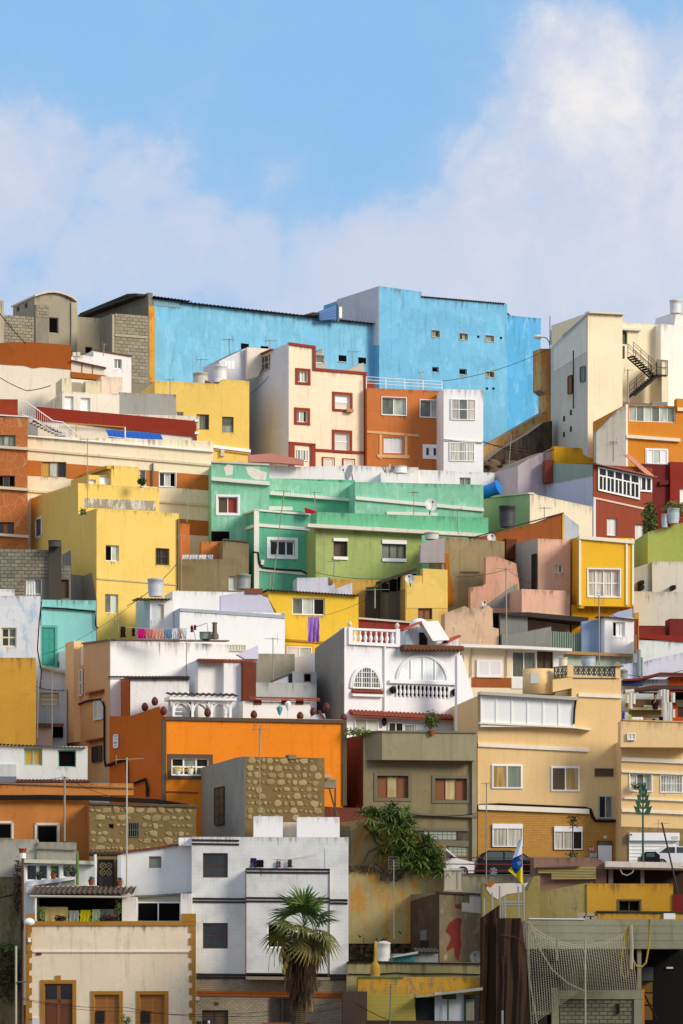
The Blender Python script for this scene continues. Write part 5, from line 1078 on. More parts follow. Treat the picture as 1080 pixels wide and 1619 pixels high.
car('parked_car', 'dark car roof showing left of the white car by the garage', 890, 682, 213.6, 2, 1.2, [(0, .2), (1.1, .2), (1.1, 1.0), (.85, 1.2), (.3, 1.2), (0, .9)], [[(.3, .9), (.8, .9), (.75, 1.12), (.35, 1.12)]], (.5,), CARB)
ra = thing('street_railing', 'dark red three-bar railing along the street edge by the cars', 'railing', P(200, 700, 211.8))
for k in (612, 642, 672): MB().tube([P(-40, k, 211.8), P(410, k + 4, 211.8)], .03, 6).build('rail', plain('7c2a26', .6), ra)
for x in (-30, 195, 400): MB().tube([P(x, 705, 211.8), P(x, 608, 211.8)], .035, 6).build('post', plain('8a7a6a', .6), ra)
# ================================================================= FOURTH ROW (left) and FRONT
K(0, 920)
b = B('orange_house', 'bright orange house with grey stone trim and brown egg finials', 736, 215, 13)
ORG = paint('f08a1c', .55); STN = paint('5d5040', .7)
K(0, 1140)
b.block(ORG, 736, -20, 1540, 420, 9, [W(770, 165, 940, 246, 'dg', 3, 2, fw=.09, sur=STN, sw=16)], ext=2)
b.strip(STN, [(736, -20), (1555, -4)], 16, -.5, .12, 'stone_coping'); b.poly(STN, [(727, 360), (746, 360), (746, -12), (727, -12)], -.3, .1, 'stone_quoin'); K(350, 1140); b.poly(STN, [(543, 380), (562, 380), (562, -3), (543, -3)], -.3, .1, 'stone_quoin')
K(0, 1140); b.strip(plain('8a4a18'), [(746, 314), (890, 320)], 6, -.01, .05, 'ledge')
sf = Fr(b.f.pt(-.06, 0, .02), 138, -1); OSD = paint('c8661c', .4)
b.poly(OSD, [(734, 400), (734, -20), (716, -66), (585, -22), (492, -22), (492, 400)], -.4, 0, 'side_wall', fr=sf); make_win(sf, W(517, 60, 532, 122, 'l', 1, 4, dep=-.05), b.e)
MB().tube([sf.pt(sf.U(x), sf.Z(x, y), .12) for x, y in ((490, 200), (560, 175), (575, 185), (580, 290), (660, 262), (668, 300), (668, 340))], .09).build('cable_bundle', DARK, b.e)
EGG = plain('5c2418', .6, var=.2)
def egg(x, y, Y, lab):
    MB().lathe(P(x, y + 19, Y), [(.08, 0), (.14, .05), (.2, .18), (.19, .31), (.12, .44), (.03, .5)], 12).build('egg_finial', EGG, None, True, label=lab, cat='finial', group='brown egg finials on the orange house')
K(0, 920)
for (x, y, Y, s) in ((651, 562, 219, 'lowest on the sloping left wall'), (696, 537, 216.5, 'highest on the sloping left wall'), (735, 580, 214.9, 'on the front left corner'), (933, 588, 215.9, 'in front of the pergola')): egg(x, y, Y, 'brown egg shaped finial ' + s + ' of the orange house')
K(350, 920)
for (x, y, Y, s) in ((146, 597, 217.1, 'just right of the pergola'), (354, 603, 218.2, 'right of two small lamps'), (413, 584, 219.5, 'beside the grey sloping wall behind'), (473, 563, 220, 'topmost by the grey villa wall'), (550, 610, 218.9, 'on the far right corner')): egg(x, y, Y, 'brown egg shaped finial ' + s + ' of the orange house')
b.poly(paint('c3c8cc', .5), [(372, 640), (500, 640), (484, 585), (440, 590)], -1.5, -1.2, 'sloping_wall'); b.strip(RUST, [(460, 570), (500, 628)], 12, -1.5, -1.0, 'brown_edge')
for x, y in ((300, 560), (262, 580)):
    e = thing('roof_lamp', 'small white lantern lamp on the orange roof' if x == 300 else 'small teal glass lantern beside the white roof lamp', 'lamp', P(x, 612, 217)); MB().tube([P(x, 615, 217), P(x, y + 15, 217)], .03).build('post', PVC, e); MB().lathe(P(x, y + 18, 217), [(.06, 0), (.16, .3), (.18, .42), (.04, .55)], 8).build('lantern', PVC if x == 300 else plain('5fa6a8'), e)
# flower pots in window
K(0, 1140)
for x, s in ((800, 'left'), (856, 'right')):
    e = thing('flower_pot', 'white pot of yellow flowers at the %s of orange house window' % s, 'plant', P(x, 242, 214.5)); MB().lathe(P(x, 242, 214.6), [(.12, 0), (.2, .3), (.2, .33)], 10).build('pot', PVC, e)
    mb = MB()
    for i in range(40): p = P(x, 225, 214.6) + Vector((random.gauss(0, .13), random.gauss(0, .1), random.uniform(0, .25))); a = Vector((random.gauss(0, 1), random.gauss(0, 1), random.gauss(0, 1))).normalized() * .07; c = a.orthogonal().normalized() * .05; mb.add([p - a, p + c, p + a, p - c], [(0, 1, 2, 3)])
    mb.build('flowers', plain('d8b81c', .7), e)
# pergola
K(0, 920)
e = thing('pergola', 'white rooftop pergola with arches and dark tiled roof on orange house', 'pergola', P(905, 605, 217.5))
fr = Fr(P(780, 600, 217.5), 13); u0, u1 = fr.U(780), fr.U(1035)
mb = MB(); z = fr.Z(905, 500)
vs = []; n = 48
for i in range(n + 1):
    u = u0 - .4 + (u1 - u0 + .8) * i / n; w = .04 * math.cos(i * math.pi / 2); vs += [fr.pt(u, z + w - .18, .45), fr.pt(u, z + .12 + w, -1.5)]
MB().add(vs, [(2 * i, 2 * i + 2, 2 * i + 3, 2 * i + 1) for i in range(n)]).build('roof', plain('4a2c22', .8), e); MB().fbox(fr, u0 - .3, u1 + .3, z - .42, z - .22, -1.4, .35).build('roof_beam', PVC, e)
zb = fr.Z(905, 606)
for k in range(4):
    u = u0 + (u1 - u0) * k / 3; MB().fbox(fr, u - .07, u + .07, zb - .5, z - .4, -.07, .07).build('post', PVC, e); MB().fbox(fr, u - .06, u + .06, zb - .5, z - .4, -1.4, -1.28).build('post', PVC, e)
for k in range(3):
    a = u0 + (u1 - u0) * (k + .5) / 3; r = (u1 - u0) / 6 - .05
    for d in (0, -1.34): MB().tube([fr.pt(a + r * math.cos(math.pi * i / 12), zb + .3 + (z - zb - .85) * math.sin(math.pi * i / 12), d) for i in range(13)], .06, 6).build('arch', PVC, e)
for k in (0, 2.6):
    for j in range(5): MB().fbox(fr, u0 + k * (u1 - u0) / 3 + .08, u0 + k * (u1 - u0) / 3 + .5, zb + j * .25, zb + j * .25 + .05, -.05, 0).build('trellis_slat', PVC, e)
# low white house and peeling orange house
K(0, 1140)
b = B('white_low_house', 'low white house with yellow shuttered window and one dark window', -30, 210.5, 4)
b.block(paint('dfe0da', .5), -30, 112, 394, 300, 4, [W(108, 122, 190, 200, 'y', 2, fc=plain('8fc0b0'), fw=.08), W(260, 130, 342, 208, 'k', 1, fc=plain('8fc0b0'), fw=.06)]); b.corr(-30, 392, 102, plain('6a5a4c'), out=.25, back=3, rise=.15, t2=120); b.tiles(75, 405, 268, plain('5c2c24', .8, var=.3), out=.5, back=.02, pitch=.2, drop=.12)
b.box(paint('c9cdc8', .6), -30, 195, 74, 250, -.01, .2, 'white_panel'); b.box(plain('6f737c'), -30, 250, 74, 276, -.01, .25, 'blue_grey_plinth')
b = B('peeling_orange_house', 'faded orange house with bricked-up windows and peeling parapet', -30, 208.5, 4)
PO = paint('c8813e', .7, 'a9764a', .15, .9); INF = paint('8a8468', .9)
b.block(PO, -30, 284, 400, 560, 3, [W(-20, 460, 52, 530, 'k', 1, fc=INF, dep=.03), W(166, 468, 258, 548, 'k', 1, fc=INF, dep=.03)]); b.box(INF, -18, 462, 50, 528, -.12, -.02, 'brick_infill'); b.box(INF, 168, 470, 256, 548, -.12, -.02, 'brick_infill')
FW = paint('e3ddd0', .7)
for (l, r, t, q) in ((52, 62, 450, 530), (156, 166, 458, 548), (258, 268, 462, 548)): b.box(FW, l, t, r, q, -.01, .06, 'surround')
b.box(FW, -20, 450, 62, 460, -.01, .06, 'surround'); b.box(FW, 156, 458, 268, 468, -.01, .06, 'surround'); b.block(PO, -30, 278, 600, 332, 1, d0=.3, name='parapet', ext=0); b.strip(plain('8a6f48'), [(-30, 276), (604, 300)], 6, -.3, .4, 'coping')
mb = MB(); fr = b.f.off(.35)
for k in range(3): mb.tube([fr.pt(fr.U(x), fr.Z(x, y + k * 6 + (4 if x % 200 else 0))) for x, y in ((-30, 335), (200, 336), (400, 340), (600, 350), (700, 350), (880, 380))], .06)
mb.build('cable_bundle', DARK, b.e)
b = B('grey_low_wall', 'bare grey concrete wall below bricked-up windows at left edge', -30, 205.5, 3, 'wall')
b.block(paint('a3a296', .9), -30, 532, 172, 760, 1); b.block(paint('9a968a', .9), 166, 545, 342, 760, 1, d0=.15, name='pier_wall'); b.strip(paint('8a8578'), [(160, 568), (342, 576)], 6, 0, .3, 'ledge')
b.block(paint('7a7050', 1.0, '5a5236', .5, 1.2), -30, 700, 150, 1500, 1.5, d0=.6, name='earth_bank')
# stone wall house
STO = plain('a8946a', .95, rnd=.18, var=.4); MUD = paint('7f6a42', 1.0, bump=.8)
b = B('stone_house', 'old rubble stone house wall with small barred window', 402, 206.5, 8)
hl = [b.f.rect(480, 455, 520, 490), b.f.rect(570, 450, 632, 530)]
b.block(MUD, 402, 372, 882, 620, 4, [W(488, 462, 512, 484, 'k', 1, fc=MUD), W(577, 458, 624, 522, 'k', 1, fc=STEEL, bars=5)]); stones(b.e, b.f, 405, 385, 880, 590, .42, STO, .97, hl); b.strip(paint('5a4a34', .9), [(400, 366), (884, 380)], 10, -.5, .08, 'coping')
sf = b.f.side(-.02); b.poly(paint('b0703a', .7), [(402, 640), (402, 376), (340, 388), (340, 640)], -.3, 0, 'orange_side_wall', fr=sf); b.poly(paint('6f6450', 1.0), [(342, 640), (342, 388), (296, 415), (296, 640)], -.3, -.05, 'grey_side_wall', fr=sf)
K(350, 1140)
b = B('stone_tower_house', 'square house with rubble stone front and grey rendered side', 108, 206, 16)
b.block(MUD, 108, 160, 464, 520, 6); stones(b.e, b.f, 112, 165, 460, 452, .42, plain('a8946a', .95, rnd=.22, var=.4), .97, None)
sf = b.f.side(-.03); K(0, 1140); GT = paint('9c9a8e', 1.0, '8a8578', .3, .8)
b.poly(GT, [(1102, 540), (1102, 158), (1060, 165), (885, 215), (885, 540)], -.3, 0, 'side_wall', fr=sf); make_win(sf, W(970, 296, 1010, 466, 'n', 2, 4, fc=plain('4f463a'), dep=-.05), b.e)
K(350, 1140); b.box(paint('857a5c', .9), 300, 152, 336, 172, -.6, .1, 'chimney')
b.block(paint('8c8672', .9), 464, 262, 518, 300, 1, d0=-1.5, name='shelf', ext=0); b.box(plain('b5a47c'), 464, 238, 517, 252, -1.8, -.8, 'shelf_board')
for (x0, x1) in ((485, 520), (512, 512)): MB().tube([P(x0, 300, 207.6), P(x1, 430, 207.6)], .05).build('prop', plain('5c4a36'), b.e)
# red brick wall + retaining wall behind plants
b = B('red_stone_wall', 'crumbling dark red wall below orange house beside big shrub', 464, 212, 4, 'wall')
b.block(paint('7c4436', 1.0, '8a6a5a', .3, 1.0), 0, 0, 0, 0, 1, poly=[(464, 560), (720, 560), (700, 400), (672, 380), (640, 392), (530, 388), (464, 384)])
b = B('retaining_wall', 'tall stained concrete and rubble retaining wall beneath the street', 535, 210.5, 3, 'wall')
b.block(paint('a59870', 1.0, 'b07f34', .5, .6), 0, 0, 0, 0, 2, poly=[(535, 900), (1010, 900), (1010, 560), (760, 470), (640, 445), (535, 455)]); blocks(b.e, b.f, 538, 468, 582, 640, .4, .2, plain('8d8872', .95, rnd=.15))
b.block(paint('aa9c6c', 1.0, 'b8843a', .45, .5), 568, 672, 1015, 1000, 1.5, d0=1.2, name='lower_wall', ext=0)
K(350, 1339); b.block(paint('4a3a26', 1.0, '33281a', .5, 2.0, bump=1.0), 568, 372, 860, 620, 2, d0=1.0, name='earth_bank')
fr = b.last; ms = stone_meshes(plain('6f5f42', .95, rnd=.3, var=.4))
rub = MB()
for i in range(170):
    x = random.uniform(572, 842); y = random.uniform(385, 505) if i < 120 else random.uniform(372, 388); c = fr.pt(fr.U(x), fr.Z(x, y), .03); r = random.uniform(.08, .24)
    q = [c + Vector((random.uniform(-1, 1), random.uniform(-1, .2), random.uniform(-1, 1))).normalized() * r for _ in range(6)]; rub.add(q, [(0, 1, 2), (0, 2, 3), (0, 3, 4), (0, 4, 5), (1, 2, 5), (2, 3, 4), (1, 4, 5)])
rub.build('rubble', plain('5f5038', .95, var=.5), b.e, kind='stuff')
K(350, 1140); rub = MB(); fr = b.f.off(1.3)
for i in range(130):
    x = random.uniform(572, 820); y = random.uniform(645, 672) if x < 715 else random.uniform(655, 712); c = fr.pt(fr.U(x), fr.Z(x, y), .03); r = random.uniform(.08, .2)
    q = [c + Vector((random.uniform(-1, 1), random.uniform(-1, .2), random.uniform(-1, 1))).normalized() * r for _ in range(6)]; rub.add(q, [(0, 1, 2), (0, 2, 3), (0, 3, 4), (0, 4, 5), (1, 2, 5), (2, 3, 4), (1, 4, 5)])
rub.build('rubble', plain('5a5140', .95, var=.5), b.e, kind='stuff')
# ruined block with red paint
K(350, 1339)
b = B('ruined_hut', 'ruined brown rendered hut with red paint patches below the street', 980, 205, 18)
b.block(paint('85765a', 1.0, 'b8a890', .3, .9), 980, 205, 1160, 600, 5); sf = b.f.side(-.02); b.poly(paint('4f4034', 1.0, '3a2e26', .4, 1.2), [(980, 600), (980, 205), (846, 245), (846, 600)], -.3, 0, 'side_wall', fr=sf)
b.poly(plain('6b6f70', .5), [(898, 420), (925, 420), (925, 372), (898, 378)], 0, .05, 'metal_sheet', fr=sf); b.poly(DARK, [(896, 455), (930, 455), (930, 420), (896, 420)], 0, .03, 'dark_opening', fr=sf)
b.strip(paint('4a4234'), [(975, 198), (1165, 210)], 9, -.5, .12, 'coping')
K(700, 1339)
for pts in ([(12, 380), (30, 340), (62, 318), (86, 324), (80, 380), (84, 440), (72, 512), (56, 500), (50, 450), (20, 470), (16, 455), (36, 420), (34, 400)], [(55, 260), (80, 256), (82, 278), (58, 276)]): b.poly(paint('7c2e26', .9), pts, 0, .012, 'red_paint_patch')
b.poly(paint('d9d2c6', .8), [(86, 290), (86, 250), (120, 255), (120, 205), (172, 200), (172, 300)], 0, .014, 'white_plaster_patch')
K(350, 1339)
b = B('corrugated_hut', 'low hut with corrugated roof and teal panel beside ruined hut', 775, 203.5, 6, 'shed')
b.block(plain('8f9492', .7), 775, 480, 975, 560, 1.5); b.corr(870, 978, 470, plain('5a5046'), out=.3, back=1.5, rise=.2); b.poly(plain('2f8a84', .5), [(778, 515), (870, 515), (870, 482), (778, 490)], 0, .04, 'teal_panel'); b.poly(plain('b9bbb4'), [(768, 492), (880, 470), (880, 480), (768, 498)], -1, .4, 'roof_sheet')
# ================================================================= tiled house
def tilemat(c1, c2, sc, mort):
    m, nt, p = mk('wall_tile'); pos = nt.node('ShaderNodeNewGeometry').outputs['Position']; sx = nt.node('ShaderNodeSeparateXYZ', {0: pos})
    v = nt.node('ShaderNodeCombineXYZ', {0: sx.outputs[0], 1: sx.outputs[2]}).outputs[0]
    fx = nt.math('PINGPONG', nt.math('MULTIPLY', sx.outputs[0], sc), .5); fz = nt.math('PINGPONG', nt.math('MULTIPLY', sx.outputs[2], sc), .5)
    r = nt.math('SQRT', nt.math('ADD', nt.math('POWER', fx, 2.0), nt.math('POWER', fz, 2.0))); ring = nt.ramp(nt.math('ABSOLUTE', nt.math('SUBTRACT', r, .34)), .03, .1, 1, 0)
    edge = nt.ramp(nt.math('MINIMUM', fx, fz), .0, .03, 1, 0); big = nt.noise(pos, .8, 6, .65)
    col = nt.mix(nt.math('MULTIPLY', ring, .75), lin(c1), lin(c2)); col = nt.mix(nt.math('MULTIPLY', edge, .6), col, lin(mort)); col = nt.mix(nt.math('MULTIPLY', nt.ramp(big, .4, .75), .4), col, lin('8f8c80'))
    nt.put(p.inputs['Base Color'], col); p.inputs['Roughness'].default_value = .35; return m
TL = tilemat('e0e1de', 'ccd2d4', 5.0, 'c6c8c6'); BT = plain('221a18', .4); GRB = paint('8f8674', .7)
def smallbrick():
    m, nt, p = mk('grey_brick'); pos = nt.node('ShaderNodeNewGeometry').outputs['Position']; sx = nt.node('ShaderNodeSeparateXYZ', {0: pos})
    br = nt.node('ShaderNodeTexBrick', {'Vector': nt.node('ShaderNodeCombineXYZ', {0: sx.outputs[0], 1: sx.outputs[2]}).outputs[0], 'Color1': lin('a89c88') + (1,), 'Color2': lin('97896f') + (1,), 'Mortar': lin('7c7262') + (1,), 'Scale': 1.0, 'Mortar Size': .015, 'Brick Width': .26, 'Row Height': .11})
    nt.put(p.inputs['Base Color'], br.outputs[0]); p.inputs['Roughness'].default_value = .8; return m
SBK = smallbrick()
K(0, 1339)
b = B('tiled_house', 'narrow house clad in pale patterned tiles with dark tile bands', 862, 202, 4)
BRF = plain('5a2e24', .5)
ws = [W(912, 28, 1024, 138, 'd', 1, 2, fc=BRF, fw=.06), W(912, 342, 1024, 457, 'd', 1, 2, fc=BRF, fw=.06)]
b.block(TL, 862, -45, 1566, 572, 8, ws, ext=0, name='tiled_wall'); b.block(SBK, 862, 575, 1566, 900, 8, d0=-.02, name='brick_base', wins=[W(908, 734, 1026, 860, 'n', 2, fc=plain('5a3a22'), name='door')], ext=0)
for t in (228, 568): 
    for k in (0, 14): b.strip(BT, [(862, t + k), (1562, t + 8 + k)], 9, -.01, .05, 'dark_tile_band')
b.strip(BT, [(862, -35), (1075, -32)], 8, -.01, .06, 'dark_tile_band'); b.strip(BT, [(862, -18), (1075, -15)], 8, -.01, .06, 'dark_tile_band')
b.strip(paint('a85e24', .6), [(866, 645), (1562, 655)], 11, -.02, .08, 'orange_band'); b.strip(paint('a85e24', .6), [(866, 658), (1562, 668)], 10, -.02, .06, 'orange_band')
b.box(plain('c9c6bc'), 879, 672, 896, 690, 0, .12, 'meter_box'); nb = MB(); fr = b.f
def digit(pts, x, y, s=1.0): nb.tube([fr.pt(fr.U(x + px * s), fr.Z(x + px * s, y + py * s), .02) for px, py in pts], .018, 4)
digit([(0, 0), (7, 0), (3, 14)], 963, 698); digit([(3.5, 6), (0, 3), (3.5, 0), (7, 3), (3.5, 6), (0, 10), (3.5, 14), (7, 10), (3.5, 6)], 974, 698)
nb.build('house_number', DARK, b.e)
pl = b.box(plain('28345c'), 926, 772, 952, 800, -.1, .02, 'blue_plaque'); b.box(PVC, 934, 780, 944, 794, .02, .03, 'plaque_mark', par=pl); b.box(plain('2c2a2c'), 877, 784, 904, 805, 0, .1, 'letter_box')
K(350, 1339); b.win(W(222, 677, 324, 790, 'd', 2, fc=plain('4a3326'), dep=-.04, bars=6, name='window')); b.box(paint('a85e24', .6), 190, 790, 400, 800, 0, .1, 'orange_sill')
# bay
b.block(TL, 112, 100, 486, 574, 1.2, d0=.9, wins=[W(207, 344, 302, 454, 'kd', 2, fw=.07)], name='tiled_bay', ext=0); fb = b.last
for t in (95, 110, 225, 240, 566): b.strip(BT, [(110, t), (488, t + 3)], 8, -.01, .06, 'dark_tile_band', fr=fb)
b.strip(GRB, [(110, 582), (488, 586)], 14, -.6, .05, 'bay_base', fr=fb)
for x in (108, 483): b.poly(plain('6f3a3a'), [(x, 570), (x + 4, 570), (x + 4, 100), (x, 100)], 0, .05, 'edge_trim', fr=fb)
K(350, 1140)
WR = paint('f3f2f2', .12)
b.block(WR, 0, 0, 0, 0, .6, poly=[(145, 590), (532, 590), (532, 432), (340, 432), (340, 530), (276, 530), (276, 428), (145, 428)], name='white_parapet', d0=-2.2, ext=0); b.block(paint('e9d8c0', .4), 270, 455, 345, 540, .4, d0=-3.2, name='cream_wall', ext=0)
b.block(WR, 112, 556, 568, 600, 1, d0=-1.6, name='roof_wall'); b.block(paint('f0f0ee', .15), 126, 570, 466, 660, .4, d0=-.8, name='terrace_wall', ext=.5); b.poly(TL, [(466, 800), (568, 800), (568, 572), (466, 572)], -.6, .03, 'tiled_pier')
K(0, 1140); b.block(WR, 804, 524, 1110, 560, 2, d0=-1, name='white_cornice', ext=0)
# laundry on the tiled roof
def hang(name, label, x0, x1, t, q, Y, col, group='washing on the tiled house roof', sway=.05):
    mb = MB(); n, m = 10, 6; w = (P(x1, t, Y) - P(x0, t, Y)).x; ph = random.random() * 6
    for j in range(m + 1):
        for i in range(n + 1): p = P(x0 + (x1 - x0) * i / n, t + (q - t) * j / m, Y); p.y += sway * math.sin(i * 1.9 + ph + j * .3) * (j / m + .2); p.x += .02 * math.sin(j * 2 + i); mb.v.append(p)
    for j in range(m):
        for i in range(n): k = j * (n + 1) + i; mb.f.append((k, k + 1, k + n + 2, k + n + 1))
    return mb.build(name, cloth(col), None, True, label=label, cat='laundry', group=group)
K(350, 1140)
for i, (x0, x1, t, q, c, l) in enumerate(((130, 158, 616, 658, '3a2456', 'dark purple cloth drying at left of tiled roof terrace'), (158, 190, 624, 656, '1a1820', 'black cloth drying beside the purple cloth on the tiled roof'), (246, 256, 626, 658, '2a8aa0', 'teal and red towel drying on the tiled roof terrace'), (257, 266, 628, 658, 'b83a2c', 'red strip towel hanging against the teal towel'), (298, 317, 622, 658, '4a4030', 'dark olive garment drying on the tiled roof terrace'))): hang('hanging_cloth', l, x0, x1, t, q, 202.2, c)
w = MB().tube([P(128, 615, 202.3), P(300, 622, 202.3), P(440, 592, 202.3)], .012, 4); w.build('clothes_line', plain('d8d8d8'), None, label='thin clothes line over the tiled house roof terrace', cat='clothes line')
# ================================================================= white slanted house, porch, front house
K(0, 1140)
b = B('white_house', 'white house with sloping red roof edge and one small square window', 570, 203.5, 3)
b.block(paint('e9eae8', .35), 0, 0, 0, 0, 4, [W(670, 608, 725, 660, 'g', 1, fc=plain('7c7460'), fw=.06)], poly=[(543, 900), (846, 900), (846, 552), (690, 572), (560, 588), (543, 600)]); b.strip(RF, [(540, 592), (560, 582), (700, 566), (846, 546)], 7, -.5, .2, 'red_roof_edge')
b.box(paint('c8ccd0', .5), 528, 602, 545, 760, -.5, .05, 'side_pilaster'); b.poly(paint('dfe2e6', .4), [(840, 900), (862, 900), (862, 530), (840, 570)], -.5, .15, 'corner_wall')
K(0, 1339); b.box(plain('b9b6a0'), 610, 215, 815, 243, -.01, .03, 'lintel'); b.win(W(610, 248, 812, 338, 'k', 2, fw=.06, dep=-.05)); b.strip(plain('7a7468'), [(590, 222), (858, 205)], 8, 0, .25, 'eave')
K(0, 1140)
b = B('glazed_porch', 'white glazed porch with potted plants above the washing line', 104, 204, 3)
b.block(paint('dfe2de', .5), 104, 642, 428, 900, 2, [W(118, 644, 166, 716, 'd', 1), W(172, 644, 214, 712, 'd', 1), W(224, 644, 268, 708, 'd', 1), W(280, 644, 320, 702, 'd', 1)]); b.strip(paint('d0cdb8', .6), [(100, 622), (430, 630)], 16, -1.5, .35, 'roof_slab')
b.poly(PVC, [(120, 745), (340, 712), (340, 702), (120, 722)], 0, .35, 'shelf_ramp')
for (l, r, t) in ((140, 197, 722), (207, 262, 716), (278, 336, 712)): b.box(GL['g'], l, t, r, 745, 0, .06, 'low_pane')
b.box(paint('cfd0c8', .6), 120, 742, 445, 775, -.3, .5, 'terrace_edge'); b.box(paint('9c5540', .8), 372, 742, 440, 762, .4, .6, 'brick_step'); b.poly(paint('8a5a40', .8), [(440, 745), (540, 745), (540, 775), (440, 775)], -.3, .3, 'terrace_edge')
b = B('iron_gate', 'dark iron gate with round cream medallions under tiled hood', 440, 204.2, 3, 'gate')
b.box(plain('2a2420'), 440, 622, 512, 740, -.1, 0, 'gate_panel'); b.box(plain('4a3a38'), 446, 695, 506, 740, 0, .05, 'kick_plate'); fr = b.f
for x in (462, 490):
    for y in (651, 681):
        c = fr.pt(fr.U(x), fr.Z(x, y), .04); MB().tube([c + Vector((math.cos(g) * .15, 0, math.sin(g) * .15)) for g in [2 * math.pi * i / 12 for i in range(13)]], .025, 5).build('medallion', plain('b9a070'), b.e); MB().tube([c + Vector((-.1, 0, -.1)), c + Vector((.1, 0, .1))], .02, 4).tube([c + Vector((-.1, 0, .1)), c + Vector((.1, 0, -.1))], .02, 4).build('medallion', plain('b9a070'), b.e)
b.tiles(400, 545, 592, plain('4a3426', var=.4), out=.4, back=.4, pitch=.22, drop=.12); MB().tube([P(428, 600, 203.6), P(428, 745, 203.6)], .08).build('post', PVC, b.e)
K(0, 1339)
b = B('front_house', 'cream old house with ochre quoins, brown door and louvred shutters', 115, 200, 1)
OCH = paint('a8782c', .7); CRF = paint('ecdcc0', .75)
u0, u1 = b.f.U(115), b.f.U(880)
DW = WOOD; LV = plain('b87838', .6, var=.2)
b.block(CRF, 118, 350, 878, 900, 8, [W(200, 615, 326, 900, 'n', 1, fc=DW, dep=.14, name='door'), W(424, 664, 536, 900, 'n', 2, fc=LV, shut=1, sur=OCH, sw=16, sides='lrt'), W(628, 664, 741, 900, 'n', 2, fc=LV, shut=1, sur=OCH, sw=16, sides='lrt')], ext=2)
fr = b.f
b.box(OCH, 116, 334, 880, 354, -.6, .08, 'parapet_band'); b.box(OCH, 116, 303, 158, 336, -.6, .1, 'corner_block'); b.box(OCH, 815, 300, 880, 336, -.6, .1, 'corner_block')
b.box(paint('f0e8da', .4), 145, 466, 850, 474, -.01, .08, 'moulding'); b.box(plain('5a2c1c'), 163, 471, 186, 486, 0, .06, 'vent_brick')
for i in range(9):
    t = 354 + i * 56
    for (xa, xb, xc) in ((116, 144, 132), (850, 880, 862)):
        big = i % 1 == 0; b.box(OCH, min(xa, xb), t, max(xa, xb), t + 30, -.01, .06, 'quoin_stone'); b.box(OCH, xa if xa < 400 else xc + 2, t + 30.5, xc if xa < 400 else xb, t + 55.5, -.01, .06, 'quoin_stone')
for (l, t, r, q) in ((182, 598, 343, 615), (182, 615, 200, 900), (326, 615, 343, 900), (250, 578, 273, 598)): b.box(OCH, l, t, r, q, -.01, .06, 'door_surround')
for (l, r) in ((208, 256), (272, 318)): b.box(glass('1a1512'), l, 622, r, 686, -.14, -.07, 'door_pane'); b.box(plain('6a3a1c', .5, var=.3), l, 705, r, 850, -.14, -.08, 'door_panel')
b.box(DW, 256, 618, 272, 850, -.14, -.06, 'door_stile'); b.box(DW, 202, 686, 324, 704, -.14, -.06, 'door_rail')
for (l, r) in ((430, 470), (634, 674)): b.box(plain('1c120c'), l, 738, r, 792, -.12, -.02, 'open_louvre')
b.box(plain('d9d9d4', .4), 146, 768, 178, 810, 0, .15, 'letter_box')
# loggia above parapet
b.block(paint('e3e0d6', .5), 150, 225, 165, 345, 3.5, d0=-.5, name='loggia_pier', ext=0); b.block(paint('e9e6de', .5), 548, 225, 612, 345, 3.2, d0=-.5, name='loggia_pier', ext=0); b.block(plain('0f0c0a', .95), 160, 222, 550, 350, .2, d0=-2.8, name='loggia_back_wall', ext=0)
b.corr(140, 602, 208, plain('5a4a3a', .9, var=.4), out=.1, back=3.6, rise=.45, pitch=.26, amp=.06); MB().tube([fr.pt(fr.U(135), fr.Z(135, 222), .12), fr.pt(fr.U(566), fr.Z(566, 226), .12)], .06).build('gutter', plain('b9b3a0'), b.e); b.block(paint('e6e6e2', .4), 812, 210, 862, 345, 3, d0=-.4, name='loggia_pier', ext=0)
MB().tube([fr.pt(fr.U(160), fr.Z(160, 335), .05), fr.pt(fr.U(160), fr.Z(160, 222), .05)], .05).build('drain_pipe', PVC, b.e)
for (x0, x1, t, q, c, l) in ((184, 204, 268, 330, 'b9bda8', 'pale grey towel at left end of the loggia washing line'), (203, 306, 270, 334, 'd0bb78', 'large cream sheet drying in the loggia'), (308, 356, 286, 336, 'a5b0a0', 'grey green towel between cream sheet and yellow cloth'), (361, 408, 284, 337, 'c9c41c', 'bright yellow cloth drying in the loggia'), (412, 452, 281, 335, 'a8bc8c', 'pale green towel right of the bright yellow cloth'), (454, 530, 280, 335, '6f6f70', 'dark grey sheet at right end of the loggia line')):
    hang('hanging_cloth', l, x0, x1, t, q, 200.9, c, 'washing in the loggia')
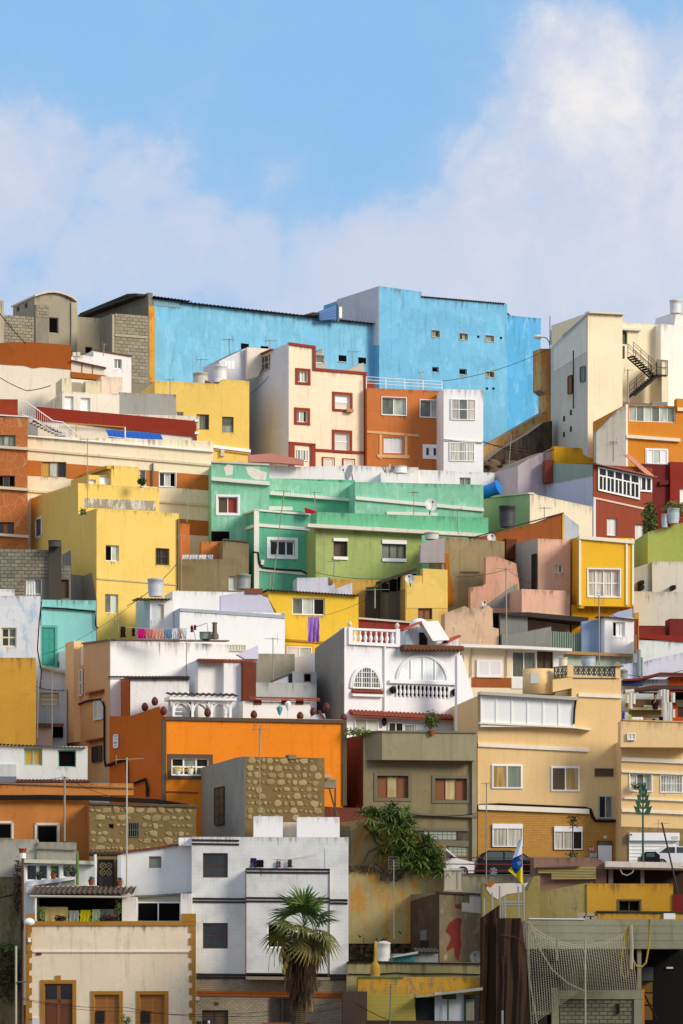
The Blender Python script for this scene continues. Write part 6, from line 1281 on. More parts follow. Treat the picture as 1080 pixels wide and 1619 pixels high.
# street-side pole cluster left
K(0, 1339)
e = thing('utility_pole', 'rusty utility pole with cables beside the front house', 'pole', P(100, 820, 199.5)); MB().tube([P(100, 900, 199.5), P(103, 52, 199.5)], .07).build('pole', RUST, e); MB().tube([P(90, 900, 199.3), P(98, 480, 199.4), P(96, 200, 199.5), P(60, 215, 199.6), P(0, 228, 199.8), P(-60, 232, 200)], .05).build('cable', DARK, e); MB().tube([P(72, 900, 199.2), P(72, 445, 199.2)], .06).build('pipe', plain('b9b3a0'), e)
MB().tube([P(75, 608, 199.1), P(125, 606, 199.1)], .04).build('bracket', STEEL, e); MB().lathe(P(103, 52, 199.5), [(.16, 0), (.16, .28)], 8).build('pole_cap', PVC, e)
e = thing('street_lamp', 'globe street lamp on ochre bracket at front house corner', 'street lamp', P(128, 480, 199.6)); MB().fbox(Fr(P(128, 450, 199.8), 1), -.1, .12, P(0, 470, 199.8).z, P(0, 365, 199.8).z, 0, .1).build('bracket', OCH, e); MB().lathe(P(131, 352, 199.4), [(.12, 0), (.28, .06), (.3, .2), (.2, .33), (.04, .38)], 12).build('lamp_shade', PVC, e, True); MB().fbox(Fr(P(133, 425, 199.7), 1), -.08, .08, P(0, 428, 199.7).z, P(0, 408, 199.7).z, 0, .15).build('box', PVC, e)
# left lane wall
b = B('lane_wall', 'mossy concrete wall in the lane left of the front house', -30, 206, 3, 'wall')
b.block(paint('75704f', 1.0, '5a5a38', .4, .8), -30, 120, 72, 478, 1, ext=0); b.box(paint('9a9a90', .8), -30, 484, 75, 494, -.5, .3, 'ledge'); b.block(paint('8f968e', .9), -30, 492, 75, 620, 1, d0=-.2, name='lower_wall', ext=0); b.block(plain('2c2218', .95), -30, 605, 110, 900, 1, d0=-.4, name='earth_bank'); b.box(paint('6f3a38', .8), 48, 296, 88, 325, .2, .8, 'tile_hood')
# ================================================================= BOTTOM CENTRE
K(550, 1480, 1080 / 220)
b = B('yellowed_wall_house', 'pale yellow-green low house with dark roof line in front of earth bank', -10, 202, 2)
b.block(paint('a39a6a', .8), -10, 205, 1040, 420, 3); b.strip(DARK, [(-10, 198), (1040, 210)], 8, -.3, .1, 'roof_line')
MB().tube([b.f.pt(b.f.U(x), b.f.Z(x, y), .06) for x, y in ((0, 295), (200, 298), (370, 286), (520, 294), (800, 292), (1030, 300))], .03).build('cable', DARK, b.e)
b = B('peeling_yellow_house', 'yellow flaking wall with corrugated fence, dark door and white shed front', 80, 199.5, 2)
b.block(paint('c9972c', .8, '8f7c5c', .42, .9), 0, 0, 0, 0, 2, poly=[(80, 700), (1040, 700), (1040, 320), (560, 318), (80, 315)])
b.strip(paint('5a6a2c', .9), [(82, 315), (430, 317)], 16, -.2, .03, 'moss_strip'); b.block(plain('4a3c34', .9), -40, 430, 150, 720, 1, d0=1.6, name='dark_pier')
YC = plain('bfae4c', .6, var=.25)
for i in range(20): b.poly(YC, [(95 + i * 2.4, 447 + i * 10.4), (510 + i * .7, 449 + i * 10.4), (511 + i * .7, 457.6 + i * 10.4), (96 + i * 2.4, 455.6 + i * 10.4)], .5, .62, 'corrugated_fence_board')
b.box(plain('6f6236'), 97, 447, 520, 655, .45, .53, 'fence_backing')
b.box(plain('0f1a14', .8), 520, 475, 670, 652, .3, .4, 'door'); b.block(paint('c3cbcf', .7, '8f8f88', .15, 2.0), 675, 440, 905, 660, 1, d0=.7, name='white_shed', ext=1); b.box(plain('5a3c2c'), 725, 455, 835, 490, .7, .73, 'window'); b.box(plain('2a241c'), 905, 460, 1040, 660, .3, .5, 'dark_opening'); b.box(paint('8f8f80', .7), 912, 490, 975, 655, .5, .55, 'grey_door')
for (l, t, r, q) in ((893, 455, 1012, 478), (893, 478, 910, 655)): b.box(plain('12301f', .6), l, t, r, q, .7, .82, 'green_frame')
b.poly(plain('9aa09a', .6), [(520, 470), (1030, 398), (1030, 420), (520, 478)], .2, 1.6, 'sheet_roof'); b.strip(plain('3a2a22'), [(50, 655), (1040, 658)], 20, .8, 1.2, 'base_beam')
MB().tube([b.f.pt(b.f.U(768), b.f.Z(768, 655), 1.0), b.f.pt(b.f.U(768), b.f.Z(768, 430), 1.0)], .05).build('green_post', plain('2c5c44'), b.e)
e = thing('chimney_pot', 'yellow urn-shaped chimney with slim flue on low house roof', 'chimney', P(212, 312, 200.6)); YU = paint('b8933c', .9)
MB().lathe(P(212, 312, 200.6), [(.24, 0), (.26, .1), (.27, .4), (.22, .6), (.1, .78), (.09, .85)], 14).build('urn', YU, e, True); MB().lathe(P(214, 200, 200.6), [(.085, 0), (.08, .4), (.07, 1.1)], 10).build('flue', YU, e, True)
def tank(label, x, y, Y, r, h, mat, lid=True, taper=.92, name='water_tank'):
    e = thing(name, label, 'water tank', P(x, y, Y), 'rooftop water tanks'); c = P(x, y, Y)
    MB().lathe(c, [(r * taper, 0), (r * .97, h * .3), (r * .95, h * .33), (r, h * .6), (r * .97, h * .64), (r, h * .95), (r * 1.04, h * .96), (r * 1.04, h)], 20).build('body', mat, e, True)
    if lid: MB().lathe(c + Vector((0, 0, h)), [(r * 1.06, 0), (r * 1.06, .05), (r * .5, .12), (r * .12, .14)], 20).build('lid', mat, e)
    return e
tank('round white water tank beside the yellow urn chimney', 278, 196, 203.5, .36, .95, plain('d9d9d4', .5))
# ================================================================= BOTTOM RIGHT
K(700, 1339)
b = B('mauve_wall_house', 'mauve rendered wall with corrugated yellow sheet below the street', 410, 209, 3)
b.block(paint('8f6f60', .8), 0, 0, 0, 0, 2, poly=[(405, 420), (720, 420), (720, 62), (684, 48), (410, 46)]); YS = plain('b5a468', .6, var=.3)
for i in range(8): b.strip(YS, [(426 if i < 4 else 486, 94 + i * 6.8), (686, 90 + i * 7.2)], 4.6, .1, .35, 'corrugated_sheet')
b.strip(plain('5a4a36'), [(420, 92), (610, 86)], 6, 0, .5, 'top_batten'); b.box(paint('7a5a50', .8), 410, 95, 440, 195, 0, .2, 'pier')
b.block(plain('3f2d22', .9), 722, 100, 1100, 240, .3, d0=-1.5, name='back_wall'); b.strip(paint('e3d6cc', .7), [(726, 66), (1070, 72)], 26, -1.6, .6, 'white_slab'); b.strip(plain('6a5a48'), [(720, 94), (1100, 100)], 7, -1.5, .7, 'slab_edge')
for (l, r) in ((745, 766), (890, 906)): b.box(paint('8a7a6a', .8), l, 100, r, 170, -.3, 0, 'post')
b.box(plain('6f4a3e'), 685, 100, 735, 170, -.5, .1, 'pier')
MB().tube([b.f.pt(b.f.U(x), b.f.Z(x, y), .65) for x, y in ((790, 100), (800, 122), (822, 130), (845, 118), (855, 96))], .03).build('hanging_chain', plain('b9b0a0'), b.e)
b = B('yellow_wall_house', 'mustard yellow wall with small dark window above the concrete beam', 648, 206, 3)
b.block(paint('c9962a', .7, '7a6a3c', .16, 1.0), 648, 165, 1036, 420, 3, [W(792, 242, 886, 290, 'k', 2, fc=plain('5a4c34'), sur=paint('6a5c40'), sw=7)]); b.block(paint('9a8c56', .9, '6c6a5c', .3, 1.2), 0, 0, 0, 0, 3, d0=-.1, poly=[(360, 420), (650, 420), (650, 162), (440, 200), (436, 130), (412, 132), (362, 210)], name='olive_wall'); b.block(paint('7c1f1a', .6), 1034, 214, 1110, 420, 2, d0=.1, name='red_wall')
b.strip(plain('3a342a'), [(690, 288), (1110, 292)], 7, -.2, .7, 'roof_line'); b.block(paint('c59a3c', .7), 700, 298, 1110, 420, 1, d0=.6, name='lower_yellow_wall'); b.box(PVC, 985, 300, 1037, 330, .6, .75, 'white_box')
b = B('olive_plaster_wall', 'olive wall with peeling white plaster behind scaffold poles', 178, 204.5, 3, 'wall')
b.block(paint('9a8a50', .9), 0, 0, 0, 0, 1, poly=[(176, 700), (440, 700), (436, 240), (400, 150), (380, 200), (360, 195), (178, 165)]); b.poly(paint('ddd2c8', .7), [(196, 190), (200, 160), (240, 165), (300, 162), (362, 165), (385, 160), (352, 205), (290, 212), (245, 236), (215, 215)], 0, .03, 'white_plaster'); b.poly(paint('b06a2c', .7), [(196, 175), (205, 156), (240, 158), (215, 182)], .03, .05, 'orange_plaster')
b = B('concrete_planter', 'whitish concrete pillar planter at the edge of the street', 8, 208.5, 4, 'planter'); K(700, 1140)
b.block(paint('b5b09c', .8), 8, 668, 84, 760, .8, ext=0); b.box(paint('a8a28c', .8), 3, 758, 90, 768, -.8, .08, 'base'); b.box(paint('bdb7a2', .8), 5, 662, 88, 672, -.85, .06, 'cap'); b.poly(paint('96907c', .8), [(64, 755), (70, 755), (70, 676), (64, 676)], 0, .03, 'groove')
K(700, 1339)
b = B('concrete_frame_building', 'unfinished concrete building with deep beam, blocks and dark interior', 385, 201, 1)
GC = paint('9c9b80', .9); u0, u1, z0, z1 = b.f.rect(385, 325, 1110, 458)
MB().fbox(b.f, u0, u1, z0, z1, -3.9, 0).build('beam', GC, b.e); b.strip(PVC, [(388, 320), (640, 322)], 5, -.3, .06, 'white_edge')
for i in range(3): b.strip(paint('8f8e74', .9), [(390, 352 + i * 33), (1110, 354 + i * 33)], 1.4, -.01, .012, 'formwork_seam')
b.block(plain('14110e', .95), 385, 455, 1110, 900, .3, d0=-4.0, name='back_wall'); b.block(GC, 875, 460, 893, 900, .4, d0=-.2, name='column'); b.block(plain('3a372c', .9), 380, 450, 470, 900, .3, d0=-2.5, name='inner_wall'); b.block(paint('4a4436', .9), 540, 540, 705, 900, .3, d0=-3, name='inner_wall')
b.block(GC, 490, 632, 522, 900, .4, d0=.6, name='column'); b.box(GC, 522, 645, 892, 684, .2, .58, 'ring_beam'); b.block(paint('6b6752', .9), 522, 684, 892, 900, .2, d0=.45, name='infill_wall', ext=0); blocks(b.e, b.f.off(.45), 526, 686, 852, 830, .42, .22, plain('85806a', .95, rnd=.14, var=.3)); b.box(GC, 856, 684, 892, 900, .4, .56, 'column')
b.box(plain('d98a2c', .8), 893, 640, 906, 800, -.3, .1, 'orange_post'); b.box(paint('8a6a34', .8), 905, 600, 968, 780, -3.2, -3, 'ochre_panel'); b.box(plain('4f5456'), 896, 540, 968, 600, -3, -2.6, 'grey_cabinet')
for y in (604, 656, 712): MB().tube([P(896, y, 202.5), P(968, y, 202.5)], .04).build('bar', DARK, b.e)
MB().tube([P(896, 640, 202.4), P(966, 786, 202.4)], .05).build('brace', DARK, b.e); b.box(PVC, 1040, 538, 1070, 546, -4, -3.9, 'lamp_tube')
b.box(DARK, 776, 705, 790, 750, .5, .6, 'hook_plate'); b.box(paint('8a8468'), 392, 738, 486, 754, .3, .5, 'timber_rail')
bl = thing('loose_blocks', 'small pile of loose concrete blocks on the concrete beam', 'blocks', P(660, 325, 201.8))
for (x, y) in ((622, 324), (650, 324), (678, 324), (664, 308), (622, 306)): MB().box(P(x, y - 6 if y > 310 else y - 4, 201.8) - Vector((0, 0, .12)), .42, .3, .2).build('concrete_block', CONC, bl)
# net
def net():
    e = thing('goal_net', 'white rope net hanging below the concrete beam', 'net', P(620, 640, 199.5)); NM = plain('b5ae98', .9, spec=.1)
    tl, tr = P(372, 330, 199.6), P(845, 352, 199.9)
    def pt(s, t):
        top = 330 + 110 * math.sin(math.pi * min(1, s * .95)) ** .8 * (1 - .15 * s) + 22 * s; xb = 372 + (845 - 372) * s
        yb = 800 - 150 * min(1, s * 2.2); xl = 398 + (872 - 398) * s
        p = P(xb + (xl - xb) * t, top + (yb - top) * t, 199.7); p.y += -.55 * math.sin(math.pi * s) * math.sin(math.pi * t) + .15 * math.sin(7 * s + 5 * t) * t; return p
    mb = MB(); n, m = 44, 34
    for i in range(n + 1): mb.tube([pt(i / n, j / m) + Vector((0, 0, 0)) for j in range(0, m + 1, 2)], .015, 3)
    for j in range(m + 1): mb.tube([pt(i / n, j / m) for i in range(0, n + 1, 2)], .015, 3)
    mb.build('mesh', NM, e, kind='stuff'); MB().tube([pt(i / 24, 0) for i in range(25)], .035, 5).build('edge_rope', plain('b0a98f'), e)
    MB().tube([P(385, 330, 199.3), P(430, 450, 199.2), P(490, 550, 199.1), P(560, 612, 199.1), P(640, 650, 199.3)], .04, 5).build('edge_rope', plain('9a937c'), e)
    MB().tube([P(380, 340, 199.4), P(390, 600, 199.2), P(425, 800, 199)], .035, 5).build('edge_rope', plain('9a937c'), e)
    MB().tube([P(514, 412, 199.2), P(512, 510, 199.2)], .07, 5).build('knot', plain('9a937c'), e); MB().tube([P(845, 350, 199.6), P(850, 450, 199.6), P(846, 550, 199.6)], .1, 6).build('bundle', plain('b0a98f'), e)
net()
e = thing('yellow_rope', 'yellow rope hanging in loops from the concrete beam', 'rope', P(830, 580, 199.8))
MB().tube([P(845, 348, 199.8), P(822, 380, 199.7), P(806, 480, 199.7), P(800, 560, 199.7), P(815, 588, 199.7), P(832, 580, 199.7), P(834, 520, 199.7), P(826, 400, 199.7), P(845, 350, 199.7)], .05, 6).build('loop', plain('b9a22c', .7), e, True)
MB().tube([P(930, 325, 200.6), P(926, 450, 200.5), P(914, 520, 200.5), P(895, 540, 200.5), P(870, 535, 200.4), P(850, 500, 200.2)], .05, 6).build('loop', plain('b9a22c', .7), e, True)
# tarp over scaffold
def sheet(name, mat, par, x0, x1, tfun, bfun, Y, n=40, m=14, amp=.12, fq=9.0, kind=None):
    mb = MB(); ph = random.random() * 6
    for j in range(m + 1):
        for i in range(n + 1):
            s = i / n; x = x0 + (x1 - x0) * s; t, q = tfun(s), bfun(s); p = P(x, t + (q - t) * j / m, Y); p.y += amp * math.sin(s * fq + ph + .5 * math.sin(j * .7)) + amp * .4 * math.sin(s * fq * 2.7 + j * .5); mb.v.append(p)
    for j in range(m):
        for i in range(n): k = j * (n + 1) + i; mb.f.append((k, k + 1, k + n + 2, k + n + 1))
    return mb.build(name, mat, par, True)
e = thing('scaffold', 'scaffold wrapped in dark brown debris netting with orange strips', 'scaffold', P(270, 790, 199.5)); TP = cloth('3a2c22')
sheet('debris_net', TP, e, 168, 256, lambda s: 322 - 62 * s, lambda s: 900, 199.3); sheet('debris_net', cloth('45352a'), e, 240, 378, lambda s: 312 + (8 if s < .8 else 8 + (s - .8) * 900), lambda s: 900, 198.9, fq=14)
for pts in (((352, 350), (340, 460), (346, 580)), ((270, 490), (275, 600), (270, 740)), ((262, 395), (320, 402), (366, 428))): MB().tube([P(x, y, 198.75) for x, y in pts], .03, 4).build('orange_strip', cloth('6b3a26'), e)
for (x, t) in ((186, 230), (222, 205), (256, 175), (268, 250), (278, 222), (340, 178), (364, 170)): MB().tube([P(x, 820, 199.8), P(x, t, 199.8)], .05, 6).build('scaffold_tube', GALV, e)
for y in (250, 262): MB().tube([P(262, y, 199.8), P(370, y, 199.8)], .045, 6).build('scaffold_tube', GALV, e)
MB().tube([P(268, 820, 198.6), P(268, 735, 198.6)], .06, 6).build('scaffold_tube', GALV, e)
# flag
K(700, 1140)
e = thing('flag', 'white, blue and yellow flag drooping from a pole in front of the black car', 'flag', P(362, 735, 203)); MB().tube([P(364, 900, 203), P(353, 515, 203)], .035).build('pole', GALV, e)
def tri(pts, nm, mat):
    mb = MB(); n = 8
    a, b_, c, d = [P(x, y, 202.9) for x, y in pts]
    for j in range(n + 1):
        for i in range(n + 1): s, t = i / n, j / n; p = (a.lerp(b_, s)).lerp(d.lerp(c, s), t); p.y += .12 * math.sin(s * 6 + t * 2) - .05; mb.v.append(p)
    for j in range(n):
        for i in range(n): k = j * (n + 1) + i; mb.f.append((k, k + 1, k + n + 2, k + n + 1))
    return mb.build(nm, mat, e, True)
tri(((348, 522), (356, 535), (357, 598), (314, 618)), 'white_stripe', cloth('dcdfe8')); bs = tri(((314, 618), (357, 598), (357, 656), (308, 660)), 'blue_stripe', cloth('2456a8')); tri(((326, 690), (357, 655), (357, 660), (310, 662)), 'blue_stripe', cloth('2456a8')); tri(((308, 655), (326, 690), (345, 715), (294, 672)), 'yellow_stripe', cloth('e0c814')); tri(((326, 690), (357, 652), (360, 735), (340, 715)), 'yellow_stripe', cloth('e0c814'))
for i in range(7): g = 2 * math.pi * i / 7; MB().lathe(P(342 + 6 * math.cos(g), 640 + 6 * math.sin(g), 202.65), [(.03, 0), (.03, .04)], 6).build('star', plain('8fa8b0'), bs)
MB().lathe(P(350, 627, 202.65), [(.02, 0), (.08, .06), (.06, .16), (.01, .2)], 8).build('emblem', plain('a8642c'), bs)
# ================================================================= PALM
def palm():
    K(350, 1339); Y = 196.5; c = P(372, 372, Y); base = P(345, 900, Y)
    e = thing('palm_tree', 'fan palm with a thick skirt of dead brown fronds in front of tiled house', 'palm tree', base)
    tr = MB().tube([base, P(346, 790, Y), P(352, 650, Y), P(362, 520, Y), c], .34, 10, .2); tr.build('trunk', plain('4a3a2a', .95, var=.5), e)
    rg = MB()
    for i in range(14): p = P(345 + i * .3, 800 - i * 9, Y); rg.lathe(p, [(.36, 0), (.38, .05), (.35, .12)], 10)
    rg.build('trunk_rings', plain('53432f', .95, var=.5), e)
    # fan leaf: local frame, stalk along +x, blade fan at the end
    def fan(nb, R0, fold, droop):
        mb = MB(); st = .95; mb.tube([(0, 0, 0), (st * .5, 0, .06), (st, 0, .02)], .022, 4, .014)
        for i in range(nb):
            g = R(-105 + 210 * i / (nb - 1)); L = R0 * (1 - .22 * abs(math.sin(g * .5))) * random.uniform(.88, 1.05); d = Vector((math.cos(g), math.sin(g), 0)); nrm = Vector((-math.sin(g), math.cos(g), 0)); w = .06 * R0; o = Vector((st, 0, 0.02)); pr = []
            for k, (t, ww) in enumerate(((0, .25), (.35, 1), (.65, .8), (1, .05))):
                z = -droop * t * t * L + fold * (1 if i % 2 else -1) * .015; pr.append((o + d * L * t + Vector((0, 0, z)), ww * w))
            vs = []
            for p, ww in pr: vs += [p + nrm * ww + Vector((0, 0, .03 * (1 if ww > .03 else 0))), p, p - nrm * ww + Vector((0, 0, .03 * (1 if ww > .03 else 0)))]
            mb.add(vs, [(3 * k + a, 3 * k + a + 1, 3 * k + a + 4, 3 * k + a + 3) for k in range(3) for a in (0, 1)])
        return mb
    def leafmesh(mat, *a):
        mb = fan(*a); me = bpy.data.meshes.new('palm_frond'); me.from_pydata(mb.v, [], mb.f); me.materials.append(mat); me.update(); return me
    GM = [plain(h, .5, rnd=.25, var=.35) for h in ('4f6a2a', '44602a', '6f7434', '8a7c44')]; DM = [plain(h, .95, rnd=.3, var=.4) for h in ('7a6248', '6a5640', '8c7454')]
    ml = [leafmesh(GM[i % 4], 16, 1.1, 1, .15 + .2 * i) for i in range(4)]; o = Vector(e['wl'])
    def put(me, name, p, yaw, pitch, roll, s):
        ob = bpy.data.objects.new(name, me); COL.objects.link(ob); ob.parent = e; ob.location = p - o; ob.rotation_euler = (Matrix.Rotation(yaw, 4, 'Z') @ Matrix.Rotation(-pitch, 4, 'Y') @ Matrix.Rotation(roll, 4, 'X')).to_euler(); ob.scale = (s,) * 3
    for i in range(27):
        k = i / 27; pitch = R(78 - 135 * k + random.uniform(-12, 12)); yaw = i * 2.399 + random.uniform(-.3, .3)
        put(ml[min(3, int(k * 3.2 + random.random() * .9))], 'palm_frond', c + Vector((0, 0, .35 - .5 * k)), yaw, pitch, random.uniform(-.9, .9), random.uniform(.98, 1.28))
    def dead(nb, L):
        mb = MB()
        for i in range(nb):
            x = random.gauss(0, .1); y = random.gauss(0, .06); l = L * random.uniform(.6, 1.1); w = random.uniform(.02, .05); b_ = random.uniform(-.1, .1); q = [Vector((x * .4, y, 0)), Vector((x + b_ * .4, y + .03, -l * .5)), Vector((x * 1.4 + b_, y - .02, -l))]
            for a in range(2): mb.add([q[a] + Vector((-w, 0, 0)), q[a] + Vector((w, .01, 0)), q[a + 1] + Vector((w * (1 - a * .7), .01, 0)), q[a + 1] + Vector((-w * (1 - a * .7), 0, 0))], [(0, 1, 2, 3)])
        return mb
    dm = []
    for i in range(5): mb = dead(16, 1.3); me = bpy.data.meshes.new('dead_frond'); me.from_pydata(mb.v, [], mb.f); me.materials.append(DM[i % 3]); me.update(); dm.append(me)
    for i in range(190):
        k = random.random() ** .75; g = random.uniform(0, 6.283); z = -.1 - 3.1 * k; r = (.6 + .35 * math.sin(min(1, k * 2.6) * math.pi * .5)) * (1 - .62 * k) + random.uniform(-.06, .06)
        cx = c.lerp(P(352, 650, Y), k); ob = bpy.data.objects.new('dead_frond', random.choice(dm)); COL.objects.link(ob); ob.parent = e; ob.location = Vector((cx.x + r * math.cos(g), cx.y + r * math.sin(g), c.z + z)) - o
        ob.rotation_euler = (random.uniform(-.1, .1), random.uniform(-.12, .12) , g + random.uniform(-.5, .5)); ob.rotation_euler.rotate_axis('X', .0); ob.scale = (1, 1, random.uniform(.6, 1.0))
    for x, y in ((285, 470), (300, 490), (290, 520), (280, 545)): MB().lathe(P(x, y + 30, Y - .6), [(.02, 0), (.1, .1), (.12, .25), (.03, .45)], 7).build('fruit_cluster', plain('a8904a', .9), e)
    for xs in ([(340, 400), (240, 440), (215, 500), (212, 560)], [(340, 400), (265, 430), (240, 480), (238, 540)], [(400, 420), (460, 470), (480, 560), (482, 640)], [(330, 430), (290, 520), (285, 640)]): MB().tube([P(x, y, Y - .6) for x, y in xs], .018, 4).build('dead_stalk', DM[0], e)
palm()
# ================================================================= PLANTS
LEAF = [plain(h, .55, rnd=.2, var=.4) for h in ('56702c', '425c24', '72863a', '62702e')]
def rosette(n, L, w, mat, droop=.5):
    mb = MB()
    for i in range(n):
        g = i * 2.399; el = R(random.uniform(-25, 70)); d = Vector((math.cos(g) * math.cos(el), math.sin(g) * math.cos(el), math.sin(el))); s = d.cross(Vector((0, 0, 1))).normalized(); l = L * random.uniform(.7, 1.1); vs = []
        for t, k in ((0, .5), (.3, 1), (.65, .8), (1, .02)): p = d * l * t + Vector((0, 0, -droop * l * t * t)); vs += [p + s * w * k + Vector((0, 0, .02)), p, p - s * w * k + Vector((0, 0, .02))]
        mb.add(vs, [(3 * k + a, 3 * k + a + 1, 3 * k + a + 4, 3 * k + a + 3) for k in range(3) for a in (0, 1)])
    me = bpy.data.meshes.new('leaf_rosette'); me.from_pydata(mb.v, [], mb.f); me.materials.append(mat); me.update(); return me
K(350, 1140)
e = thing('aloe_shrub', 'large dark green spiky shrub spilling over the wall beside the white van', 'shrub', P(850, 660, 209)); o = Vector(e['wl'])
rs = [rosette(22, 1.0, .055, LEAF[i % 4], .45) for i in range(6)]; cl = [(780, 415, 60, 25, 14), (700, 425, 70, 20, 10), (820, 470, 45, 25, 9), (760, 470, 45, 20, 7), (690, 490, 30, 20, 4), (800, 545, 55, 25, 10), (860, 560, 80, 45, 22), (905, 605, 70, 48, 24), (860, 620, 70, 40, 14), (950, 660, 30, 18, 6), (920, 660, 40, 14, 5), (985, 695, 8, 16, 2), (735, 575, 26, 18, 4)]
for x, y, sx, sy, n in cl:
    for i in range(n):
        ob = bpy.data.objects.new('leaf_rosette', random.choice(rs)); COL.objects.link(ob); ob.parent = e
        ob.location = P(x + random.uniform(-sx, sx), y + random.uniform(-sy, sy), 209.2 + random.uniform(-.5, .9)) - o; ob.rotation_euler = (random.uniform(-.4, .4), random.uniform(-.4, .4), random.uniform(0, 6)); s = random.uniform(.55, .95); ob.scale = (s, s, s)
for pts in (((640, 640), (660, 590), (720, 560), (800, 540)), ((670, 500), (690, 540), (740, 590), (820, 600)), ((640, 470), (690, 520), (730, 540))): MB().tube([P(x, y, 209.3) for x, y in pts], .09, 6, .05).build('stem', plain('4a3a24', .9), e)
def bush(label, x, y, Y, w, h, n, mat, name='bush', pot=None, cat='plant', size=.12, trunk=True):
    e = thing(name, label, cat, P(x, y, Y)); c = P(x, y, Y); ph = .26 if pot else 0
    if pot: MB().lathe(c, [(.11, 0), (.16, .24), (.18, .25), (.18, .29)], 12).build('pot', pot, e)
    if trunk: MB().tube([c + Vector((0, 0, ph * .8)), c + Vector((.03, 0, ph + h * .5))], .035, 5).build('stem', plain('4a3a26'), e)
    mb = MB()
    for i in range(n):
        a, b_, r = random.uniform(0, 6.283), random.uniform(-1, 1), random.random() ** .4; q = math.sqrt(1 - b_ * b_); p = c + Vector((w * r * q * math.cos(a), w * .8 * r * q * math.sin(a), ph + h * .55 + h * .48 * r * b_)); p += Vector((random.gauss(0, .04), 0, random.gauss(0, .06)))
        t = Vector((random.gauss(0, 1), random.gauss(0, 1), random.gauss(0, .7))).normalized() * size * random.uniform(.6, 1.2); s = t.orthogonal().normalized() * size * .35; s.rotate(Matrix.Rotation(random.uniform(0, 6), 3, t)); mb.add([p - t, p + s, p + t, p - s], [(0, 1, 2, 3)])
    mb.build('foliage', mat, e); return e
TERRA = plain('9c4f26', .8, var=.25)
K(350, 920); bush('small potted tree on the balcony of the olive grey building', 945, 690, 217.2, .5, 1.15, 330, LEAF[3], pot=TERRA, name='potted_tree')
bush('low flowering plants in planters at left end of the grey balcony', 610, 695, 217.3, .9, .45, 260, LEAF[2], trunk=False)
K(700, 680); bush('dense climbing shrub beside the maroon house at right edge', 930, 500, 243.4, .5, 2.5, 700, LEAF[3], size=.16); bush('broad green shrub behind the grey tubs at right edge', 1040, 410, 243.6, .75, 1.3, 420, LEAF[2], size=.14)
K(0, 680); bush('little agave on the ledge of the big yellow house', 370, 380, 235.6, .24, .28, 60, LEAF[2], size=.14, trunk=False); bush('small shrub on the yellow roof by the drain pipe', 638, 250, 240.5, .24, .5, 160, LEAF[1], size=.14)
K(0, 1140)
for (x, y, lab, m, w, h) in ((176, 714, 'dark pot with a small plant, leftmost on the glazed porch', plain('2a2422'), .14, .2), (240, 710, 'orange pot with grey cactus on the glazed porch', TERRA, .12, .5), (302, 700, 'grey pot with round yellow cactus on the glazed porch', plain('5a5c5e'), .2, .35), (328, 700, 'small dark pot beside the yellow cactus on the porch', plain('3a3630'), .14, .2), (410, 738, 'terracotta pot on the brick step of the porch', TERRA, .1, .15), (538, 742, 'terracotta pot at the foot of the white sloping house', TERRA, .1, .15)):
    bush(lab, x, y, 203.2, w, h, 50, LEAF[0], pot=m, size=.09, name='potted_plant')
e = thing('cactus', 'tall green column cactus standing on the porch ledge', 'cactus', P(348, 738, 203.1)); MB().lathe(P(348, 738, 203.1), [(.1, 0), (.08, .3), (.085, 1.2), (.06, 1.75), (.02, 1.85)], 9).build('stem', plain('5c7a3a'), e, True)
MB().lathe(P(102, 608, 199.6), [(.13, 0), (.2, .34), (.22, .35), (.22, .42), (.18, .42)], 14).build('flower_pot', TERRA, None, True, label='large orange pot standing on top of the utility pole', cat='pot')
K(0, 1339); bush('dry creeping plants in the lane left of the front house', 40, 720, 204.5, .8, 3.2, 500, plain('4a4426', .9, var=.4), size=.16, trunk=False); bush('moss and weeds hanging over the lane wall ledge', 20, 490, 204.6, 1.0, .8, 260, LEAF[3], size=.14, trunk=False); bush('scraggly vine on the lane wall beside the pole', 78, 330, 204.3, .22, 3.4, 320, plain('4a3a24', .9, var=.4), size=.12, trunk=False)
bush('red flowering plant at left end of the loggia', 178, 335, 200.4, .25, .75, 160, LEAF[2], size=.1); bush('dark red leafed plant in front of the cream sheet', 272, 338, 200.3, .35, .3, 150, plain('3f1c18', .8), size=.1, trunk=False); bush('dark red leafed plant below the grey sheet in the loggia', 485, 338, 200.3, .5, .3, 200, plain('4a1f1c', .8), size=.1, trunk=False)
bush('thin pink flower plant beside the loggia pier', 530, 336, 200.4, .16, 1.1, 130, LEAF[3], size=.09); bush('little weed growing by the louvred shutter of the front house', 565, 815, 199.4, .3, .7, 110, LEAF[2], size=.1)
K(700, 1140); bush('thin tall weed in front of the brick ground floor', 585, 612, 213.2, .35, .25, 60, LEAF[3], size=.12, trunk=False); e = thing('dead_stalk', 'tall thin flowering agave stalk before the brick wall window', 'plant', P(585, 615, 213)); MB().tube([P(585, 615, 213), P(584, 520, 213), P(587, 425, 213)], .03, 5).build('stalk', plain('4a4426'), e)
mb = MB()
for (x, y, w) in ((585, 432, 18), (575, 450, 16), (592, 445, 14), (585, 468, 16)):
    for i in range(24): p = P(x + random.gauss(0, w * .6), y + random.gauss(0, 4), 213 + random.gauss(0, .1)); mb.add([p, p + Vector((.12, 0, .04)), p + Vector((.06, .06, -.05))], [(0, 1, 2)])
mb.build('flower_heads', plain('4a5030', .9), e, kind='stuff')
